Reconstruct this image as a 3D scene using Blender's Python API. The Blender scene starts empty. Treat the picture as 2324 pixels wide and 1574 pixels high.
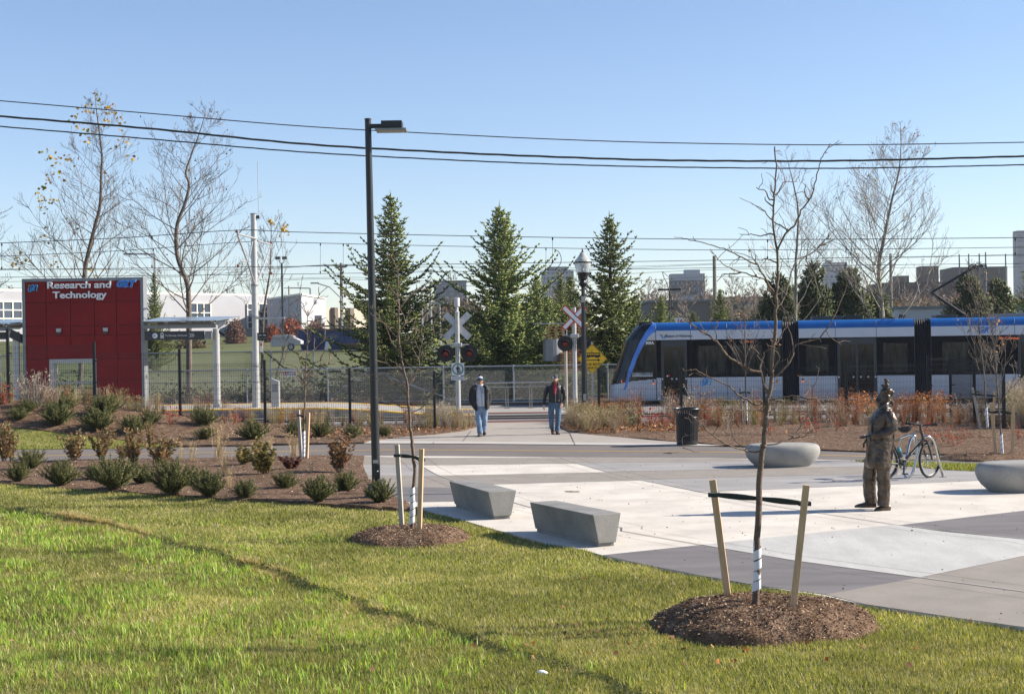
import bpy,math,random
import numpy as np
from mathutils import Vector,Matrix,Quaternion
SC = bpy.context.scene
COL = SC.collection
R = math.radians
# ---------------------------------------------------------------- camera
EYE = Vector((0,0,2.65))
cd = bpy.data.cameras.new('camera');cam = bpy.data.objects.new('camera',cd);COL.objects.link(cam)
cd.sensor_width = 36;cd.lens = 50;cd.clip_end = 6000;cd.clip_start = .1
ROLL,PITCH = R(.85),R(-.16)
cam.matrix_world = Matrix.Translation(EYE) @ Matrix.Rotation(R(90) + PITCH,4,'X') @ Matrix.Rotation(ROLL*-1,4,'Z')
SC.camera = cam
# ---------------------------------------------------------------- sky, sun
SUN_EL,SUN_AZ = R(30),R(6)          # azimuth measured from +X towards +Y
SC.world = bpy.data.worlds.new('World');SC.world.use_nodes = True
wn = SC.world.node_tree;bg = wn.nodes['Background'];bg.inputs[1].default_value = .088
sky = wn.nodes.new('ShaderNodeTexSky');sky.sky_type = 'NISHITA';sky.sun_disc = False
sky.sun_elevation = SUN_EL;sky.sun_rotation = R(90) - SUN_AZ
sky.altitude = 300;sky.air_density = 1.0;sky.dust_density = .1;sky.ozone_density = 3.0
air = wn.nodes.new('ShaderNodeVectorMath');air.operation = 'MULTIPLY';air.inputs[1].default_value = (.97,.935,.985)
wn.links.new(sky.outputs[0],air.inputs[0]);wn.links.new(air.outputs[0],bg.inputs[0])
ld = bpy.data.lights.new('sun','SUN');ld.energy = 5.0;ld.angle = R(.55);ld.color = (1,.91,.79)
sun = bpy.data.objects.new('sun',ld);COL.objects.link(sun)
SD = Vector((math.cos(SUN_EL)*math.cos(SUN_AZ),math.cos(SUN_EL)*math.sin(SUN_AZ),math.sin(SUN_EL)))
sun.rotation_euler = SD.to_track_quat('Z','Y').to_euler()
SC.view_settings.view_transform = 'Standard';SC.view_settings.look = 'None'
SC.view_settings.exposure = .98;SC.view_settings.gamma = 1
SC.cycles.max_bounces = 6;SC.cycles.transparent_max_bounces = 12;SC.cycles.volume_bounces = 0
SC.cycles.use_denoising = True
# ---------------------------------------------------------------- pixel -> place (picture measured as 2324 x 1574)
FO = 50/36*2324
CR = cam.matrix_world.to_3x3()
def ray(x,y): return CR @ Vector(((x-1162)/FO,-(y-787)/FO,-1))
def G(x,y,z=0):
 d = ray(x,y);t = (z-EYE.z)/d.z;return EYE + d*t
def V(x,y,Y):
 d = ray(x,y);return EYE + d*(Y/d.y)
def sstep(a,b,x):
 t = min(1,max(0,(x-a)/(b-a)));return t*t*(3-2*t)
def lerp(a,b,t): return a + (b-a)*t
def terrain(X,Y):
 z = 0.0
 if 37.5 < Y < 47.5:
  a = min(1.05,max(0,(-X-6.2)*.14));z += a*sstep(37.9,43.0,Y)*(1-sstep(44.6,46.8,Y))
 if Y > 66: z += (Y-66)*.0255 if Y < 250 else 4.7 + (Y-250)*.004
 return z
def GT(x,y):
 d = ray(x,y);t = 5.0
 while t < 400:
  p = EYE + d*t
  if p.z <= terrain(p.x,p.y): return p
  t += .05
 return EYE + d*60
# ---------------------------------------------------------------- objects
def tag(o,label=None,cat=None,group=None,kind=None):
 if label: o['label'] = label
 if cat: o['category'] = cat
 if group: o['group'] = group
 if kind: o['kind'] = kind
 return o
def thing(name,label,cat,loc=(0,0,0),rz=0,group=None):
 o = bpy.data.objects.new(name,None);COL.objects.link(o);o.empty_display_size = .1
 o.location = loc;o.rotation_euler = (0,0,rz);return tag(o,label,cat,group)
def link(name,me,parent=None,world=False):
 o = bpy.data.objects.new(name,me);COL.objects.link(o)
 if parent:
  o.parent = parent
  if world:
   M = Matrix.Identity(4);q = parent
   while q: M = Matrix.Translation(q.location) @ Matrix.Rotation(q.rotation_euler.z,4,'Z') @ M;q = q.parent
   me.transform(M.inverted())
 return o
def dup2(root,kids,loc,rz=0,sc=1,label=None,group=None):
 r = root.copy();COL.objects.link(r);r.location = loc;r.rotation_euler = (0,0,rz)
 r.scale = (sc,sc,sc) if not hasattr(sc,'__len__') else sc
 if label: r['label'] = label
 if group: r['group'] = group
 for k in kids:
  c = k.copy();COL.objects.link(c);c.parent = r
 return r
# ---------------------------------------------------------------- mesh building
class MB:
 def __init__(s): s.v = [];s.f = [];s.m = [];s.mi = 0
 def add(s,vs,fs):
  b = len(s.v);s.v += [tuple(p) for p in vs]
  for f in fs: s.f.append(tuple(b+i for i in f));s.m.append(s.mi)
  return s
 def box(s,c,d,M=None):
  x,y,z = d[0]/2,d[1]/2,d[2]/2
  vs = [Vector((i,j,k)) for k in (-z,z) for j in (-y,y) for i in (-x,x)]
  if M is not None: vs = [M @ p for p in vs]
  return s.add([p + Vector(c) for p in vs],[(0,2,3,1),(4,5,7,6),(0,1,5,4),(2,6,7,3),(0,4,6,2),(1,3,7,5)])
 def bar(s,a,b,w,d=None,up=(0,0,1)):
  a,b = Vector(a),Vector(b);z = b-a;L = z.length
  if L < 1e-6: return s
  z.normalize();u = Vector(up)
  x = u.cross(z)
  if x.length < 1e-3: x = Vector((1,0,0)).cross(z)
  if x.length < 1e-3: x = Vector((0,1,0)).cross(z)
  x.normalize();y = z.cross(x)
  return s.box((a+b)/2,(w,d or w,L),Matrix((x,y,z)).transposed())
 def tube(s,pts,rad,n=8,cap=True,sx=1.0):
  pts = [Vector(p) for p in pts];m = len(pts)
  if not hasattr(rad,'__len__'): rad = [rad]*m
  b = len(s.v);ref = None
  for i in range(m):
   t = (pts[min(i+1,m-1)]-pts[max(i-1,0)])
   t = t.normalized() if t.length > 1e-9 else Vector((0,0,1))
   if ref is None:
    ref = Vector((1,0,0)) if abs(t.x) < .8 else Vector((0,1,0))
   x = (ref - t*ref.dot(t))
   x = x.normalized() if x.length > 1e-6 else t.orthogonal().normalized()
   ref = x;y = t.cross(x)
   for k in range(n):
    a = 2*math.pi*k/n;s.v.append(tuple(pts[i] + x*(math.cos(a)*rad[i]*sx) + y*(math.sin(a)*rad[i])))
  for i in range(m-1):
   for k in range(n):
    k2 = (k+1) % n
    s.f.append((b+i*n+k,b+i*n+k2,b+(i+1)*n+k2,b+(i+1)*n+k));s.m.append(s.mi)
  if cap:
   s.f.append(tuple(b+k for k in range(n-1,-1,-1)));s.m.append(s.mi)
   s.f.append(tuple(b+(m-1)*n+k for k in range(n)));s.m.append(s.mi)
  return s
 def loft(s,rings,n=16,p=2.0,cap=True):
  """rings: (centre, rx, ry [, rot matrix])"""
  b = len(s.v);m = len(rings)
  for rg in rings:
   c = Vector(rg[0]);M = rg[3] if len(rg) > 3 else None
   for k in range(n):
    a = 2*math.pi*k/n;ca,sa = math.cos(a),math.sin(a)
    q = Vector((math.copysign(abs(ca)**(2/p),ca)*rg[1],math.copysign(abs(sa)**(2/p),sa)*rg[2],0))
    if M is not None: q = M @ q
    s.v.append(tuple(c+q))
  for i in range(m-1):
   for k in range(n):
    k2 = (k+1) % n;s.f.append((b+i*n+k,b+i*n+k2,b+(i+1)*n+k2,b+(i+1)*n+k));s.m.append(s.mi)
  if cap:
   s.f.append(tuple(b+k for k in range(n-1,-1,-1)));s.m.append(s.mi)
   s.f.append(tuple(b+(m-1)*n+k for k in range(n)));s.m.append(s.mi)
  return s
 def ball(s,c,r,n=10,M=None):
  c = Vector(c);r = Vector(r) if hasattr(r,'__len__') else Vector((r,r,r));b = len(s.v);h = n//2+1
  for i in range(h+1):
   ph = math.pi*i/h
   for k in range(n):
    a = 2*math.pi*k/n
    q = Vector((r.x*math.sin(ph)*math.cos(a),r.y*math.sin(ph)*math.sin(a),r.z*math.cos(ph)))
    if M is not None: q = M @ q
    s.v.append(tuple(c+q))
  for i in range(h):
   for k in range(n):
    k2 = (k+1) % n;s.f.append((b+i*n+k,b+(i+1)*n+k,b+(i+1)*n+k2,b+i*n+k2));s.m.append(s.mi)
  return s
 def prism(s,poly,o,ux,uy,th):
  """polygon in plane (o, ux, uy) given thickness th along ux x uy"""
  o,ux,uy = Vector(o),Vector(ux),Vector(uy);w = ux.cross(uy).normalized();n = len(poly)
  A = [o+ux*p[0]+uy*p[1] for p in poly];B = [a+w*th for a in A]
  ar = sum(poly[i][0]*poly[(i+1) % n][1]-poly[(i+1) % n][0]*poly[i][1] for i in range(n))
  if ar < 0: A.reverse();B.reverse()
  return s.add(A+B,[tuple(range(n-1,-1,-1)),tuple(range(n,2*n))] + [(i,(i+1) % n,n+(i+1) % n,n+i) for i in range(n)])
 def mesh(s,name,mats,smooth=False):
  me = bpy.data.meshes.new(name);me.from_pydata(s.v,[],s.f)
  for m in (mats if isinstance(mats,(list,tuple)) else [mats]): me.materials.append(m)
  if s.m and max(s.m) > 0: me.polygons.foreach_set('material_index',s.m)
  if smooth: me.polygons.foreach_set('use_smooth',[True]*len(s.f))
  me.update();return me
 def build(s,name,mats,parent=None,world=False,smooth=False,bevel=0):
  o = link(name,s.mesh(name,mats,smooth),parent,world)
  if bevel:
   md = o.modifiers.new('bevel','BEVEL');md.width = bevel;md.segments = 2;md.limit_method = 'ANGLE';md.angle_limit = R(35)
  if smooth and not bevel:
   try:
    o.data.set_sharp_from_angle(angle=R(40))
   except Exception: pass
  return o
def arr_mesh(name,V_,F_,mats,col=None,smooth=False):
 V_ = np.asarray(V_,np.float32);F_ = np.asarray(F_,np.int32);k = F_.shape[1]
 me = bpy.data.meshes.new(name);me.vertices.add(len(V_));me.vertices.foreach_set('co',V_.ravel())
 me.loops.add(F_.size);me.loops.foreach_set('vertex_index',F_.ravel())
 me.polygons.add(len(F_));me.polygons.foreach_set('loop_start',np.arange(0,F_.size,k,dtype=np.int32))
 try: me.polygons.foreach_set('loop_total',np.full(len(F_),k,np.int32))
 except Exception: pass
 if col is not None:
  a = me.color_attributes.new('tint','FLOAT_COLOR','POINT');c = np.ones((len(V_),4),np.float32);c[:,:3] = col
  a.data.foreach_set('color',c.ravel())
 for m in (mats if isinstance(mats,(list,tuple)) else [mats]): me.materials.append(m)
 if smooth: me.polygons.foreach_set('use_smooth',np.ones(len(F_),bool))
 me.update(calc_edges=True);me.validate();return me
def rnd_perp(rng,D):
 a = rng.normal(size=D.shape);a -= D*(a*D).sum(1,keepdims=True);a /= np.linalg.norm(a,axis=1,keepdims=True)+1e-9
 return a,np.cross(D,a)
def spindles(rng,P,D,L,W,n=3,mid=.35):
 """needle tufts: P base, D unit direction, L length, W radius"""
 N = len(P);a,b = rnd_perp(rng,D);Vt = np.zeros((N,n+2,3));Vt[:,0] = P;Vt[:,n+1] = P+D*L[:,None]
 for k in range(n):
  t = 2*math.pi*k/n;Vt[:,1+k] = P + D*(L*mid)[:,None] + (a*math.cos(t)+b*math.sin(t))*W[:,None]
 fs = []
 for k in range(n): fs += [(0,1+(k+1) % n,1+k),(n+1,1+k,1+(k+1) % n)]
 F_ = (np.arange(N)[:,None,None]*(n+2) + np.array(fs)[None]).reshape(-1,3)
 return Vt.reshape(-1,3),F_
def leaves(rng,P,L,W,D=None,flat=0.0):
 """diamond leaves folded a little"""
 N = len(P)
 if D is None:
  D = rng.normal(size=(N,3));D[:,2] *= (1-flat);D /= np.linalg.norm(D,axis=1,keepdims=True)
 a,b = rnd_perp(rng,D);Vt = np.zeros((N,4,3))
 Vt[:,0] = P;Vt[:,1] = P+D*(L*.5)[:,None]+a*W[:,None];Vt[:,2] = P+D*L[:,None]+b*(W*.4)[:,None];Vt[:,3] = P+D*(L*.5)[:,None]-a*W[:,None]
 F_ = (np.arange(N)[:,None,None]*4 + np.array([(0,1,2),(0,2,3)])[None]).reshape(-1,3)
 return Vt.reshape(-1,3),F_
def cat_(parts):
 vs,fs,cs,b = [],[],[],0
 for p in parts:
  vs.append(p[0]);fs.append(p[1]+b);b += len(p[0])
  if len(p) > 2: cs.append(p[2])
 return np.concatenate(vs),np.concatenate(fs),(np.concatenate(cs) if cs else None)
def pcol(rng,N,k,cols,w=None,var=.15):
 cols = np.array(cols);i = rng.choice(len(cols),N,p=w);c = cols[i]*(1+rng.normal(size=(N,1))*var)
 return np.repeat(np.clip(c,.002,1),k,0)
# ---------------------------------------------------------------- materials
def nodes_of(name):
 m = bpy.data.materials.new(name);m.use_nodes = True;nt = m.node_tree;return m,nt,nt.nodes['Principled BSDF']
def N_(nt,t,**kw):
 n = nt.nodes.new(t)
 for k,v in kw.items():
  if k.startswith('i_'): n.inputs[int(k[2:])].default_value = v
  else: setattr(n,k,v)
 return n
def mat(name,c,rough=.7,metal=0,var=.12,sc=6,bump=0,bsc=60,c2=None,spec=.5,coord='Object',stretch=None,speck=0,ssc=90,clear=0):
 m,nt,bs = nodes_of(name);L = nt.links
 tc = N_(nt,'ShaderNodeTexCoord');src = tc.outputs[coord]
 if stretch:
  mp = N_(nt,'ShaderNodeMapping');mp.inputs['Scale'].default_value = stretch;L.new(src,mp.inputs[0]);src = mp.outputs[0]
 c2 = c2 or tuple(min(1,v*(1+var*2)) for v in c);c1 = tuple(v*(1-var) for v in c)
 if var or c2:
  nz = N_(nt,'ShaderNodeTexNoise');nz.inputs['Scale'].default_value = sc;nz.inputs['Detail'].default_value = 6;nz.inputs['Roughness'].default_value = .62
  L.new(src,nz.inputs['Vector']);rp = N_(nt,'ShaderNodeValToRGB')
  rp.color_ramp.elements[0].position = .32;rp.color_ramp.elements[1].position = .7
  rp.color_ramp.elements[0].color = (*c1,1);rp.color_ramp.elements[1].color = (*c2,1)
  L.new(nz.outputs[0],rp.inputs[0]);out = rp.outputs[0]
  if speck:
   n2 = N_(nt,'ShaderNodeTexNoise');n2.inputs['Scale'].default_value = ssc;n2.inputs['Detail'].default_value = 3;L.new(src,n2.inputs['Vector'])
   r2 = N_(nt,'ShaderNodeMapRange');r2.inputs[1].default_value = .3;r2.inputs[2].default_value = .7;r2.inputs[3].default_value = 1-speck;r2.inputs[4].default_value = 1+speck
   L.new(n2.outputs[0],r2.inputs[0]);vm = N_(nt,'ShaderNodeVectorMath',operation='SCALE');L.new(out,vm.inputs[0]);L.new(r2.outputs[0],vm.inputs['Scale']);out = vm.outputs[0]
  L.new(out,bs.inputs['Base Color'])
 if bump:
  nb = N_(nt,'ShaderNodeTexNoise');nb.inputs['Scale'].default_value = bsc;nb.inputs['Detail'].default_value = 5;L.new(src,nb.inputs['Vector'])
  bp = N_(nt,'ShaderNodeBump');bp.inputs['Strength'].default_value = min(1,bump);bp.inputs['Distance'].default_value = .02;L.new(nb.outputs[0],bp.inputs['Height']);L.new(bp.outputs[0],bs.inputs['Normal'])
 bs.inputs['Roughness'].default_value = rough;bs.inputs['Metallic'].default_value = metal
 bs.inputs['Specular IOR Level'].default_value = spec
 if clear: bs.inputs['Coat Weight'].default_value = clear;bs.inputs['Coat Roughness'].default_value = .08
 return m
def mat_tint(name,rough=.7,trans=0.0,spec=.25,tcol=None):
 """colour from the 'tint' attribute; leaves let some light through"""
 m,nt,bs = nodes_of(name);L = nt.links;at = N_(nt,'ShaderNodeAttribute',attribute_name='tint')
 L.new(at.outputs[0],bs.inputs['Base Color']);bs.inputs['Roughness'].default_value = rough;bs.inputs['Specular IOR Level'].default_value = spec
 if trans:
  tr = N_(nt,'ShaderNodeBsdfTranslucent');mx = N_(nt,'ShaderNodeMixShader');mx.inputs[0].default_value = trans
  g = N_(nt,'ShaderNodeVectorMath',operation='MULTIPLY');g.inputs[1].default_value = tcol or (1.25,1.25,.6);L.new(at.outputs[0],g.inputs[0]);L.new(g.outputs[0],tr.inputs[0])
  L.new(bs.outputs[0],mx.inputs[1]);L.new(tr.outputs[0],mx.inputs[2]);L.new(mx.outputs[0],nt.nodes['Material Output'].inputs[0])
 return m
def glass_mat(name,c=(.015,.018,.02),rough=.06,spec=.6):
 m,nt,bs = nodes_of(name);bs.inputs['Base Color'].default_value = (*c,1);bs.inputs['Roughness'].default_value = rough;bs.inputs['Specular IOR Level'].default_value = spec
 return m
M = {}
M['black_metal'] = mat('black_metal',(.012,.013,.015),.38,0,.2,12,.08,200)
M['fence_black'] = mat('fence_black',(.010,.011,.012),.5,0,.2,12)
M['galv'] = mat('galvanised',(.36,.38,.40),.42,.7,.15,14)
M['galv_wire'] = mat('galvanised_wire',(.34,.35,.35),.5,.35,.1,8)
M['alu'] = mat('aluminium',(.42,.42,.41),.4,.35,.08,9)
M['alu_back'] = mat('sign_back',(.50,.51,.52),.45,.0,.08,7)
M['steel'] = mat('stainless',(.55,.54,.51),.2,1,.06,6)
M['frame_grey'] = mat('frame_grey',(.22,.23,.24),.45,.2,.06,5)
M['lens_red'] = mat('lens_red',(.16,.012,.01),.15,0,.3,20)
M['white_paint'] = mat('white_paint',(.78,.78,.76),.4,0,.04,4)
M['red_paint'] = mat('red_paint',(.55,.02,.025),.4,0,.05,4)
M['green_paint'] = mat('green_paint',(.01,.16,.09),.4,0,.05,4)
M['yellow'] = mat('sign_yellow',(.95,.54,.012),.4,0,.05,4)
M['black'] = mat('black_print',(.012,.012,.012),.5,0,.1,6)
M['logo_blue'] = mat('logo_blue',(.03,.20,.62),.35,0,.05,4)
M['logo_teal'] = mat('logo_teal',(.03,.34,.6),.35,0,.05,4)
M['logo_green'] = mat('logo_green',(.16,.45,.05),.35,0,.05,4)
M['letter'] = mat('letter_white',(.8,.8,.8),.35,.1,.04,4)
M['dark_grey'] = mat('dark_grey',(.045,.047,.05),.5,0,.1,6)
M['rubber'] = mat('rubber',(.015,.015,.016),.75,0,.2,30)
def text_mesh(s,size,ext=.004,bold=0.0,shear=0.0,align='CENTER',spacing=1.0,line=1.0):
 cu = bpy.data.curves.new('t','FONT');cu.body = s;cu.size = size;cu.extrude = ext;cu.offset = bold;cu.shear = shear
 cu.align_x = align;cu.align_y = 'CENTER';cu.space_character = spacing;cu.space_line = line;cu.resolution_u = 4
 o = bpy.data.objects.new('t',cu);COL.objects.link(o);bpy.context.view_layer.update()
 me = bpy.data.meshes.new_from_object(o.evaluated_get(bpy.context.evaluated_depsgraph_get()));me.materials.clear()
 bpy.data.objects.remove(o);bpy.data.curves.remove(cu);return me
def text(name,s,size,loc,parent,m,M3=None,**kw):
 """letters standing in the local xz plane, facing -y"""
 me = text_mesh(s,size,**kw);me.transform(Matrix.Rotation(R(90),4,'X'))
 if M3 is not None: me.transform(M3.to_4x4())
 me.transform(Matrix.Translation(loc));me.materials.append(m);me.name = name
 return link(name,me,parent)
def baked(o,name=None):
 bpy.context.view_layer.update();me = bpy.data.meshes.new_from_object(o.evaluated_get(bpy.context.evaluated_depsgraph_get()))
 o.modifiers.clear();old = o.data;o.data = me;bpy.data.meshes.remove(old);return o
def clay(mb,name,m,parent,voxel=.012,smooth=4,disp=0,dsc=.12,world=False):
 """overlapping closed shapes grown into one continuous surface"""
 o = link(name,mb.mesh(name,m),parent,world)
 a = o.modifiers.new('r','REMESH');a.mode = 'VOXEL';a.voxel_size = voxel
 b = o.modifiers.new('s','SMOOTH');b.iterations = smooth;b.factor = .5
 if disp:
  tx = bpy.data.textures.new('folds','CLOUDS');tx.noise_scale = dsc;tx.noise_depth = 2
  d = o.modifiers.new('d','DISPLACE');d.texture = tx;d.strength = disp;d.mid_level = .5
 baked(o);o.data.polygons.foreach_set('use_smooth',[True]*len(o.data.polygons))
 if not o.data.materials: o.data.materials.append(m)
 return o
def catmull(pts,n=6):
 P = [Vector(p) for p in pts];out = []
 for i in range(len(P)-1):
  p0,p1,p2,p3 = P[max(i-1,0)],P[i],P[i+1],P[min(i+2,len(P)-1)]
  for j in range(n):
   t = j/n;out.append(.5*((2*p1)+(p2-p0)*t+(2*p0-5*p1+4*p2-p3)*t*t+(3*p1-p0-3*p2+p3)*t**3))
 return out+[P[-1]]
# ================================================================ setting
import bmesh
def c1(x,y): return (x*.27036,567.4+y*.27036)
def c2(x,y): return (567.4+x*.27036,567.4+y*.27036)
def c3(x,y): return (907.8+x*.3244,539+y*.3244)
def c4(x,y): return (1333.3+x*.3064,567.4+y*.3064)
def c5(x,y): return (1813.3+x*.3064,567.4+y*.3064)
def s5(x,y): return (1531.9+x*.3408,255.3+y*.3408)
def s4(x,y): return (x*.29297,215.6+y*.29297)
def p1(x,y): return (817+x/2.9258,987.2+y/2.9258)
def p2(x,y): return (1529.6+x/2.9258,987.2+y/2.9258)
def p3(x,y): return (1302.7+x/2.2756,1157.4+y/2.2756)
def b1(x,y): return (x/4.624,879.4+y/4.624)
def b2(x,y): return (397.2+x/3.964,879.4+y/3.964)
def g6(x,y): return (1872.3+x*.2523,822.7+y*.2523)
def gp(L,z=0): return [G(x,y,z) for x,y in L]
def gxy(L): return [(p.x,p.y) for p in gp(L)]
# materials for the ground
def ground_mat(name,cols,sc=1.2,fine=30,rough=.95,bump=.6,bsc=40,pos=None):
 m,nt,bs = nodes_of(name);L = nt.links;tc = N_(nt,'ShaderNodeTexCoord')
 a = N_(nt,'ShaderNodeTexNoise');a.inputs['Scale'].default_value = sc;a.inputs['Detail'].default_value = 8;a.inputs['Roughness'].default_value = .7
 b = N_(nt,'ShaderNodeTexNoise');b.inputs['Scale'].default_value = fine;b.inputs['Detail'].default_value = 5;b.inputs['Roughness'].default_value = .7
 L.new(tc.outputs['Object'],a.inputs['Vector']);L.new(tc.outputs['Object'],b.inputs['Vector'])
 mx = N_(nt,'ShaderNodeMath',operation='ADD');h = N_(nt,'ShaderNodeMath',operation='MULTIPLY');h.inputs[1].default_value = .5
 L.new(a.outputs[0],mx.inputs[0]);L.new(b.outputs[0],mx.inputs[1]);L.new(mx.outputs[0],h.inputs[0])
 rp = N_(nt,'ShaderNodeValToRGB');n = len(cols);e = rp.color_ramp.elements
 while len(e) < n: e.new(.5)
 for i,c in enumerate(cols): e[i].position = .34+.32*i/(n-1) if not pos else pos[i];e[i].color = (*c,1)
 L.new(h.outputs[0],rp.inputs[0]);L.new(rp.outputs[0],bs.inputs['Base Color'])
 bp = N_(nt,'ShaderNodeBump');bp.inputs['Strength'].default_value = bump;bp.inputs['Distance'].default_value = .03
 nb = N_(nt,'ShaderNodeTexNoise');nb.inputs['Scale'].default_value = bsc;nb.inputs['Detail'].default_value = 4;L.new(tc.outputs['Object'],nb.inputs['Vector'])
 L.new(nb.outputs[0],bp.inputs['Height']);L.new(bp.outputs[0],bs.inputs['Normal'])
 bs.inputs['Roughness'].default_value = rough;bs.inputs['Specular IOR Level'].default_value = .15
 return m
M['field'] = ground_mat('field_grass',[(.065,.072,.026),(.105,.115,.042),(.15,.155,.07)],.12,3,bump=.3,bsc=6)
M['lawn'] = ground_mat('lawn_turf',[(.08,.085,.024),(.16,.165,.042),(.25,.235,.075),(.32,.26,.14)],1.1,26)
M['mulch'] = ground_mat('mulch',[(.024,.016,.011),(.115,.070,.044),(.21,.136,.088),(.45,.33,.22)],5,55,bump=1,bsc=45,pos=[.36,.46,.56,.70])
M['litter'] = ground_mat('leaf_litter',[(.02,.014,.008),(.09,.055,.028),(.20,.14,.085)],3,14,bump=.8,bsc=14)
M['concrete_white'] = mat('concrete_white',(.525,.482,.42),.85,0,.12,1.1,.12,120,speck=.07,ssc=70)
M['concrete_cool'] = mat('concrete_cool',(.405,.395,.37),.85,0,.12,1.5,.12,120,speck=.07,ssc=60,stretch=(1,.3,1))
M['tan_aggregate'] = mat('tan_aggregate',(.238,.210,.180),.9,0,.08,1.8,.2,160,speck=.16,ssc=110)
M['grey_band'] = mat('grey_band',(.275,.262,.25),.85,0,.13,1.2,.1,100,speck=.08,ssc=80,stretch=(.3,1,1))
M['purple_band'] = mat('purple_band',(.135,.124,.122),.85,0,.16,1.5,.1,100,speck=.1,ssc=90,stretch=(.35,1.5,1))
M['asphalt'] = mat('asphalt',(.14,.121,.108),.92,0,.08,.8,.25,220,speck=.16,ssc=130)
M['asphalt_edge'] = mat('asphalt_edge',(.16,.15,.145),.92,0,.1,2,.25,220,speck=.15,ssc=130)
M['walk'] = mat('walk_concrete',(.31,.275,.235),.9,0,.07,1.2,.1,90,speck=.07,ssc=70)
M['kerb'] = mat('kerb_concrete',(.42,.395,.36),.88,0,.06,3,.1,90)
M['line_yellow'] = mat('line_yellow',(.52,.30,.035),.7,0,.12,7)
M['joint'] = mat('joint',(.10,.09,.08),.95,0,.2,6)
M['scar'] = mat('joint_light',(.52,.50,.46),.9,0,.08,6)
M['track'] = mat('track_bed',(.20,.19,.18),.92,0,.14,.7,.4,60,speck=.3,ssc=30)
M['rail'] = mat('rail',(.08,.06,.05),.5,.6,.2,5)
M['brown_strip'] = mat('brown_tactile',(.20,.075,.045),.7,0,.1,5)
M['platform_c'] = mat('platform_concrete',(.34,.32,.29),.85,0,.06,1.5,.1,60)
M['platform_s'] = mat('platform_side',(.17,.17,.18),.9,0,.1,1.5,.1,60)
M['tactile'] = mat('tactile_yellow',(.78,.46,.04),.7,0,.06,6)
def poly_sheet(name,outline,z,m,step=0,drape=False,skirt=0):
 """flat sheet from world xy outline; optionally cut into cells and laid on the terrain"""
 bm = bmesh.new();vs = [bm.verts.new((x,y,0)) for x,y in outline];f = bm.faces.new(vs)
 if f.normal.z < 0: f.normal_flip()
 bm.normal_update()
 if bm.faces[0:1] and list(bm.faces)[0].normal.z < 0: bmesh.ops.reverse_faces(bm,faces=bm.faces)
 if len(outline) > 4: bmesh.ops.triangulate(bm,faces=bm.faces)
 if step:
  xs = [v.co.x for v in bm.verts];ys = [v.co.y for v in bm.verts]
  for ax,lo,hi in ((0,min(xs),max(xs)),(1,min(ys),max(ys))):
   c = math.ceil(lo/step)*step
   while c < hi:
    no = (1,0,0) if ax == 0 else (0,1,0);co = (c,0,0) if ax == 0 else (0,c,0)
    bmesh.ops.bisect_plane(bm,geom=bm.verts[:]+bm.edges[:]+bm.faces[:],plane_co=co,plane_no=no);c += step
 for v in bm.verts: v.co.z = z + (terrain(v.co.x,v.co.y) if drape else 0)
 if skirt:
  be = [e for e in bm.edges if e.is_boundary];r = bmesh.ops.extrude_edge_only(bm,edges=be)
  for v in [g for g in r['geom'] if isinstance(g,bmesh.types.BMVert)]: v.co.z = -.35
 me = bpy.data.meshes.new(name);bm.to_mesh(me);bm.free();me.materials.append(m)
 return me
def struct(name,me):
 return tag(link(name,me),kind='structure')
def inpoly(X,Y,poly):
 c = np.zeros(X.shape,bool);n = len(poly)
 for i in range(n):
  x0,y0 = poly[i];x1,y1 = poly[(i+1) % n]
  cond = ((y0 > Y) != (y1 > Y))
  with np.errstate(divide='ignore',invalid='ignore'): xi = (x1-x0)*(Y-y0)/(y1-y0+1e-12)+x0
  c ^= cond & (X < xi)
 return c
# ---- base ground
xs = np.array([-1600,-1100,-700,-350,-200,-120,-80] + list(np.arange(-60,61,1.0)) + [80,120,200,350,700,1100,1600])
ys = np.array([-200,-40,-5,0,5] + list(np.arange(6,72,.75)) + list(range(74,150,4)) + list(range(150,300,10)) + [350,450,700,1000,1400])
gx,gy = np.meshgrid(xs,ys);gz = np.array([[terrain(x,y) for x in xs] for y in ys]) - .05
gz[(gy > 28) & (gy < 66)] -= .02
gz[gy < 37] -= .3
nx = len(xs);idx = np.arange(len(xs)*len(ys)).reshape(len(ys),nx)
F_ = np.stack([idx[:-1,:-1],idx[:-1,1:],idx[1:,1:],idx[1:,:-1]],-1).reshape(-1,4)
struct('ground',arr_mesh('ground',np.stack([gx,gy,gz],-1).reshape(-1,3),F_,M['field']))
# ---- the near lawn with its sod ledge
LEDGE = gxy([(-260,1110),(0,1148),(130,1168),(250,1190),(330,1215),(430,1238),(500,1250),(560,1278),(640,1297),(700,1325),(770,1342),(850,1378),(930,1398),(1000,1430),(1080,1447),(1150,1478),(1230,1492),(1300,1518),(1400,1548),(1520,1600),(1800,1720)])
rng = np.random.default_rng(5)
def seg_dist(X,Y):
 best = np.full(X.shape,1e9);sg = np.zeros(X.shape)
 for i in range(len(LEDGE)-1):
  ax,ay = LEDGE[i];bx,by = LEDGE[i+1];dx,dy = bx-ax,by-ay;l2 = dx*dx+dy*dy
  t = np.clip(((X-ax)*dx+(Y-ay)*dy)/l2,0,1);d = np.hypot(X-ax-t*dx,Y-ay-t*dy);s = dx*(Y-ay)-dy*(X-ax)
  m = d < best;best[m] = d[m];sg[m] = np.sign(s[m])
 return best*sg          # + far side, - camera side
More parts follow.
